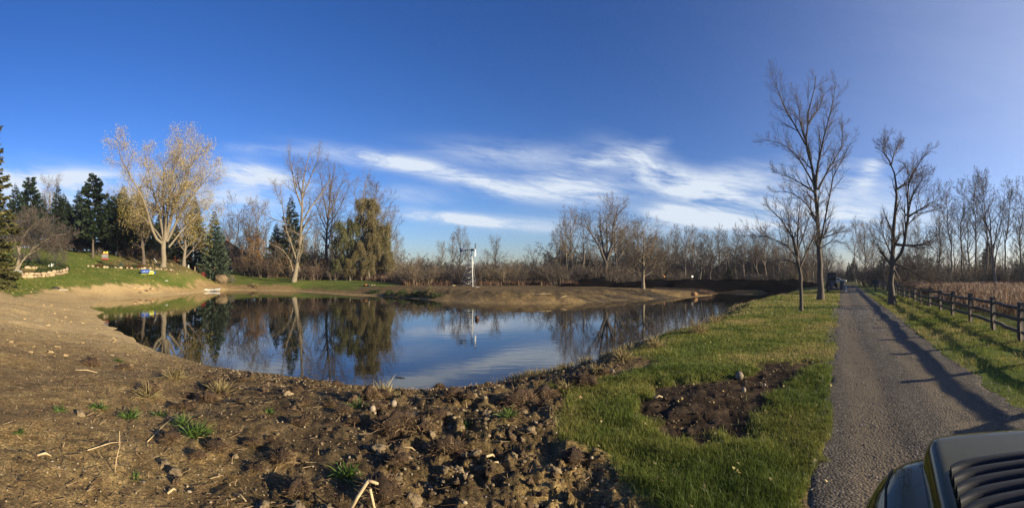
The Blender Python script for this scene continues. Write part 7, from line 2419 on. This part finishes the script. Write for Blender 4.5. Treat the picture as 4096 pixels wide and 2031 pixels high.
def build_vehicle():
    """front of the dark vehicle the picture was taken beside; x forward, y to its left, z up"""
    head = R(48)
    t = thing('parked_vehicle', 'glossy dark olive vehicle hood with a ribbed vent at the drive side', 'vehicle', (0, 0, 1.0), math.pi / 2 - head)
    BODY = mat('dark_gloss_paint', (.062, .052, .006), (.052, .043, .005), 3, rough=.07, spec=.36)
    TRIM = mat('grey_vent_plastic', (.022, .024, .030), (.017, .019, .024), 20, rough=.6, spec=.12)
    GAP = PAINT('black_gap', (.006, .006, .006), rough=.7)
    Y = lambda r: -r          # r metres to the right of the picture taker
    # hood: crowned sheet with rolled edges
    def hood_z(f, r):
        e = np.clip((r - .17) / .09, 0, 1)
        fr = np.clip((2.60 - f) / .22, 0, 1)
        rr2 = np.clip((1.62 - r) / .16, 0, 1)
        z = 1.075 - .032 * (r - .3) + .05 * np.clip(f - 1.2, 0, 2)
        return z - .14 * (1 - np.sqrt(1 - (1 - e) ** 2 * .999)) - .17 * (1 - np.sqrt(1 - (1 - fr) ** 2 * .999)) - .14 * (1 - np.sqrt(1 - (1 - rr2) ** 2 * .999))
    fs = np.concatenate([np.linspace(.92, 2.3, 22), np.linspace(2.36, 2.60, 12)])
    rs_ = np.concatenate([np.linspace(.17, .34, 12), np.linspace(.5, 1.4, 14), np.linspace(1.46, 1.62, 8)])
    grid_ = [[(f - .05 * (abs(r - .94) / .72) ** 3 - .13 * np.exp(-(r - .17) / .075) * np.clip((f - 1.9) / .7, 0, 1), Y(r), float(hood_z(f, r))) for r in rs_] for f in fs]
    MB().grid(grid_).build('hood', BODY, t, True)
    # front and side faces below the hood
    fe = grid_[-1]
    MB().grid([fe, [(p[0] + .03, p[1], .72) for p in fe], [(p[0] + .01, p[1], .38) for p in fe], [(p[0] - .1, p[1], .28) for p in fe]]).build('grille_panel', BODY, t, True)
    for k in (0, -1):
        se = [row[k] for row in grid_]
        MB().grid([se, [(p[0], p[1], .62) for p in se], [(p[0], p[1], .35) for p in se]]).build('side_panel', BODY, t, True)
    # ribbed vent: curved slats across the hood
    def hz(f, r):
        return float(hood_z(f, r)) + .004
    base = [[(f - .07 * ((r - .9) / .65) ** 2 - (.09 * np.exp(-(r - .25) / .06)), Y(r), hz(f, r)) for r in np.linspace(.265, 1.46, 36)] for f in np.linspace(1.0, 2.12, 24)]
    MB().grid(base).build('vent_tray', GAP, t, True)
    for i in range(13):
        f0 = 2.075 - i * .083
        row = []
        for df, dz in ((.030, .002), (.022, .030), (-.012, .034), (-.026, .026), (-.030, .002)):
            row.append([(f0 + df - .07 * ((r - .9) / .65) ** 2 - (.09 * np.exp(-(r - .25) / .06)), Y(r), hz(f0 + df, r) + dz) for r in np.linspace(.27, 1.455, 36)])
        MB().grid(row).build('slat', TRIM, t, True)
    # left front fender with a seam, lower than the hood
    def fender(sg, r0):
        rows = []
        us = np.linspace(0, 1, 20)
        for u in us:
            f = 1.18 + 1.47 * u
            taper = 1 - .25 * max(0, u - .7) / .3
            out = .42 * taper
            drop = .16 * max(0, (u - .80) / .2) ** 2
            ring = []
            for a in np.linspace(0, 1, 12):
                ang = a * R(100)
                rr_ = r0 - sg * (out * math.sin(min(ang, R(90))) ** .8)
                zz_ = .70 - drop + .29 * math.cos(ang) ** (1.0 if ang < R(90) else 1.0) if ang < R(90) else .70 - drop - (ang - R(90)) * 1.2
                ring.append((f + .05 * math.cos(ang), Y(rr_), zz_))
            rows.append(ring)
        return rows
    for sg, r0, nm in ((1, .26, 'fender'), (-1, 1.62, 'fender')):
        rows = fender(sg, r0)
        m = MB().grid(rows)
        m.fan(rows[-1], np.mean(np.array(rows[-1]), axis=0))
        fd = m.build('fender', BODY, t, True)
        k = 5
        sx = r0 - sg * .16
        pts = [(row[4][0], row[4][1], row[4][2] + .001) for row in rows]
        MB().tube(pts, .007, 5).build('seam', GAP, fd)
        w = MB().tube([(1.95, Y(r0 - sg * .05) - .11, .36), (1.95, Y(r0 - sg * .05) + .11, .36)], .36, 22).build('wheel', RUBBER, t)
        MB().tube([(1.95, Y(r0 - sg * .05) - .125, .36), (1.95, Y(r0 - sg * .05) + .125, .36)], .2, 14).build('rim', CHROME, w)
        MB().tube([(2.60, Y(r0 + sg * .16), .78), (2.66, Y(r0 + sg * .16), .78)], [.1, .09], 16).build('headlight', GLASSD, t)
    MB().box((2.72, Y(.94), .46), (.14, 1.6, .16), bev=.04).build('bumper', BLACK, t)
    # unseen cab behind the picture taker's shoulder; roof lowered to shorten its shadow
    MB().box((-.6, Y(1.0), .72), (2.7, 1.22, .85), bev=.08).build('cab_body', BODY, t)
    c = [(.66, 1.12), (.26, 1.45), (-1.8, 1.47), (-1.95, 1.12)]
    MB().prism(c, Y(.64), Y(1.50)).build('cab_top', BODY, t)
    MB().box((.468, Y(1.07), 1.297), (.50, .78, .02), ry=R(39.5)).build('windscreen', GLASSD, t)
    MB().box((-.75, Y(.632), 1.29), (1.7, .012, .22)).build('side_window', GLASSD, t)
    for sg, r in ((1, .42), (-1, 1.58)):
        w = MB().tube([(-1.35, Y(r) - .11, .36), (-1.35, Y(r) + .11, .36)], .36, 22).build('wheel', RUBBER, t)
        MB().tube([(-1.35, Y(r) - .125, .36), (-1.35, Y(r) + .125, .36)], .2, 14).build('rim', CHROME, w)


build_house()
build_banks()
build_garden()
build_canoe()
build_windmill()
build_fence()
build_drive_end()
build_vehicle()


def build_haze():
    m = bpy.data.materials.new('glare_haze')
    m.use_nodes = True
    t = NT(m.node_tree)
    v = t.n('ShaderNodeVolumePrincipled')
    v.inputs['Color'].default_value = (.86, .90, 1.0, 1)
    v.inputs['Density'].default_value = .00034
    v.inputs['Anisotropy'].default_value = .55
    t.l(v.outputs[0], t.n('ShaderNodeOutputMaterial').inputs['Volume'])
    o = MB().box((0, 0, 15.5), (1310, 1310, 37)).build('haze', m)  # added scattering volume, lightens the sun side like lens glare
    tag(o, 'thin haze over the pond, added to lift dark parts like lens glare', kind='stuff')


build_haze()
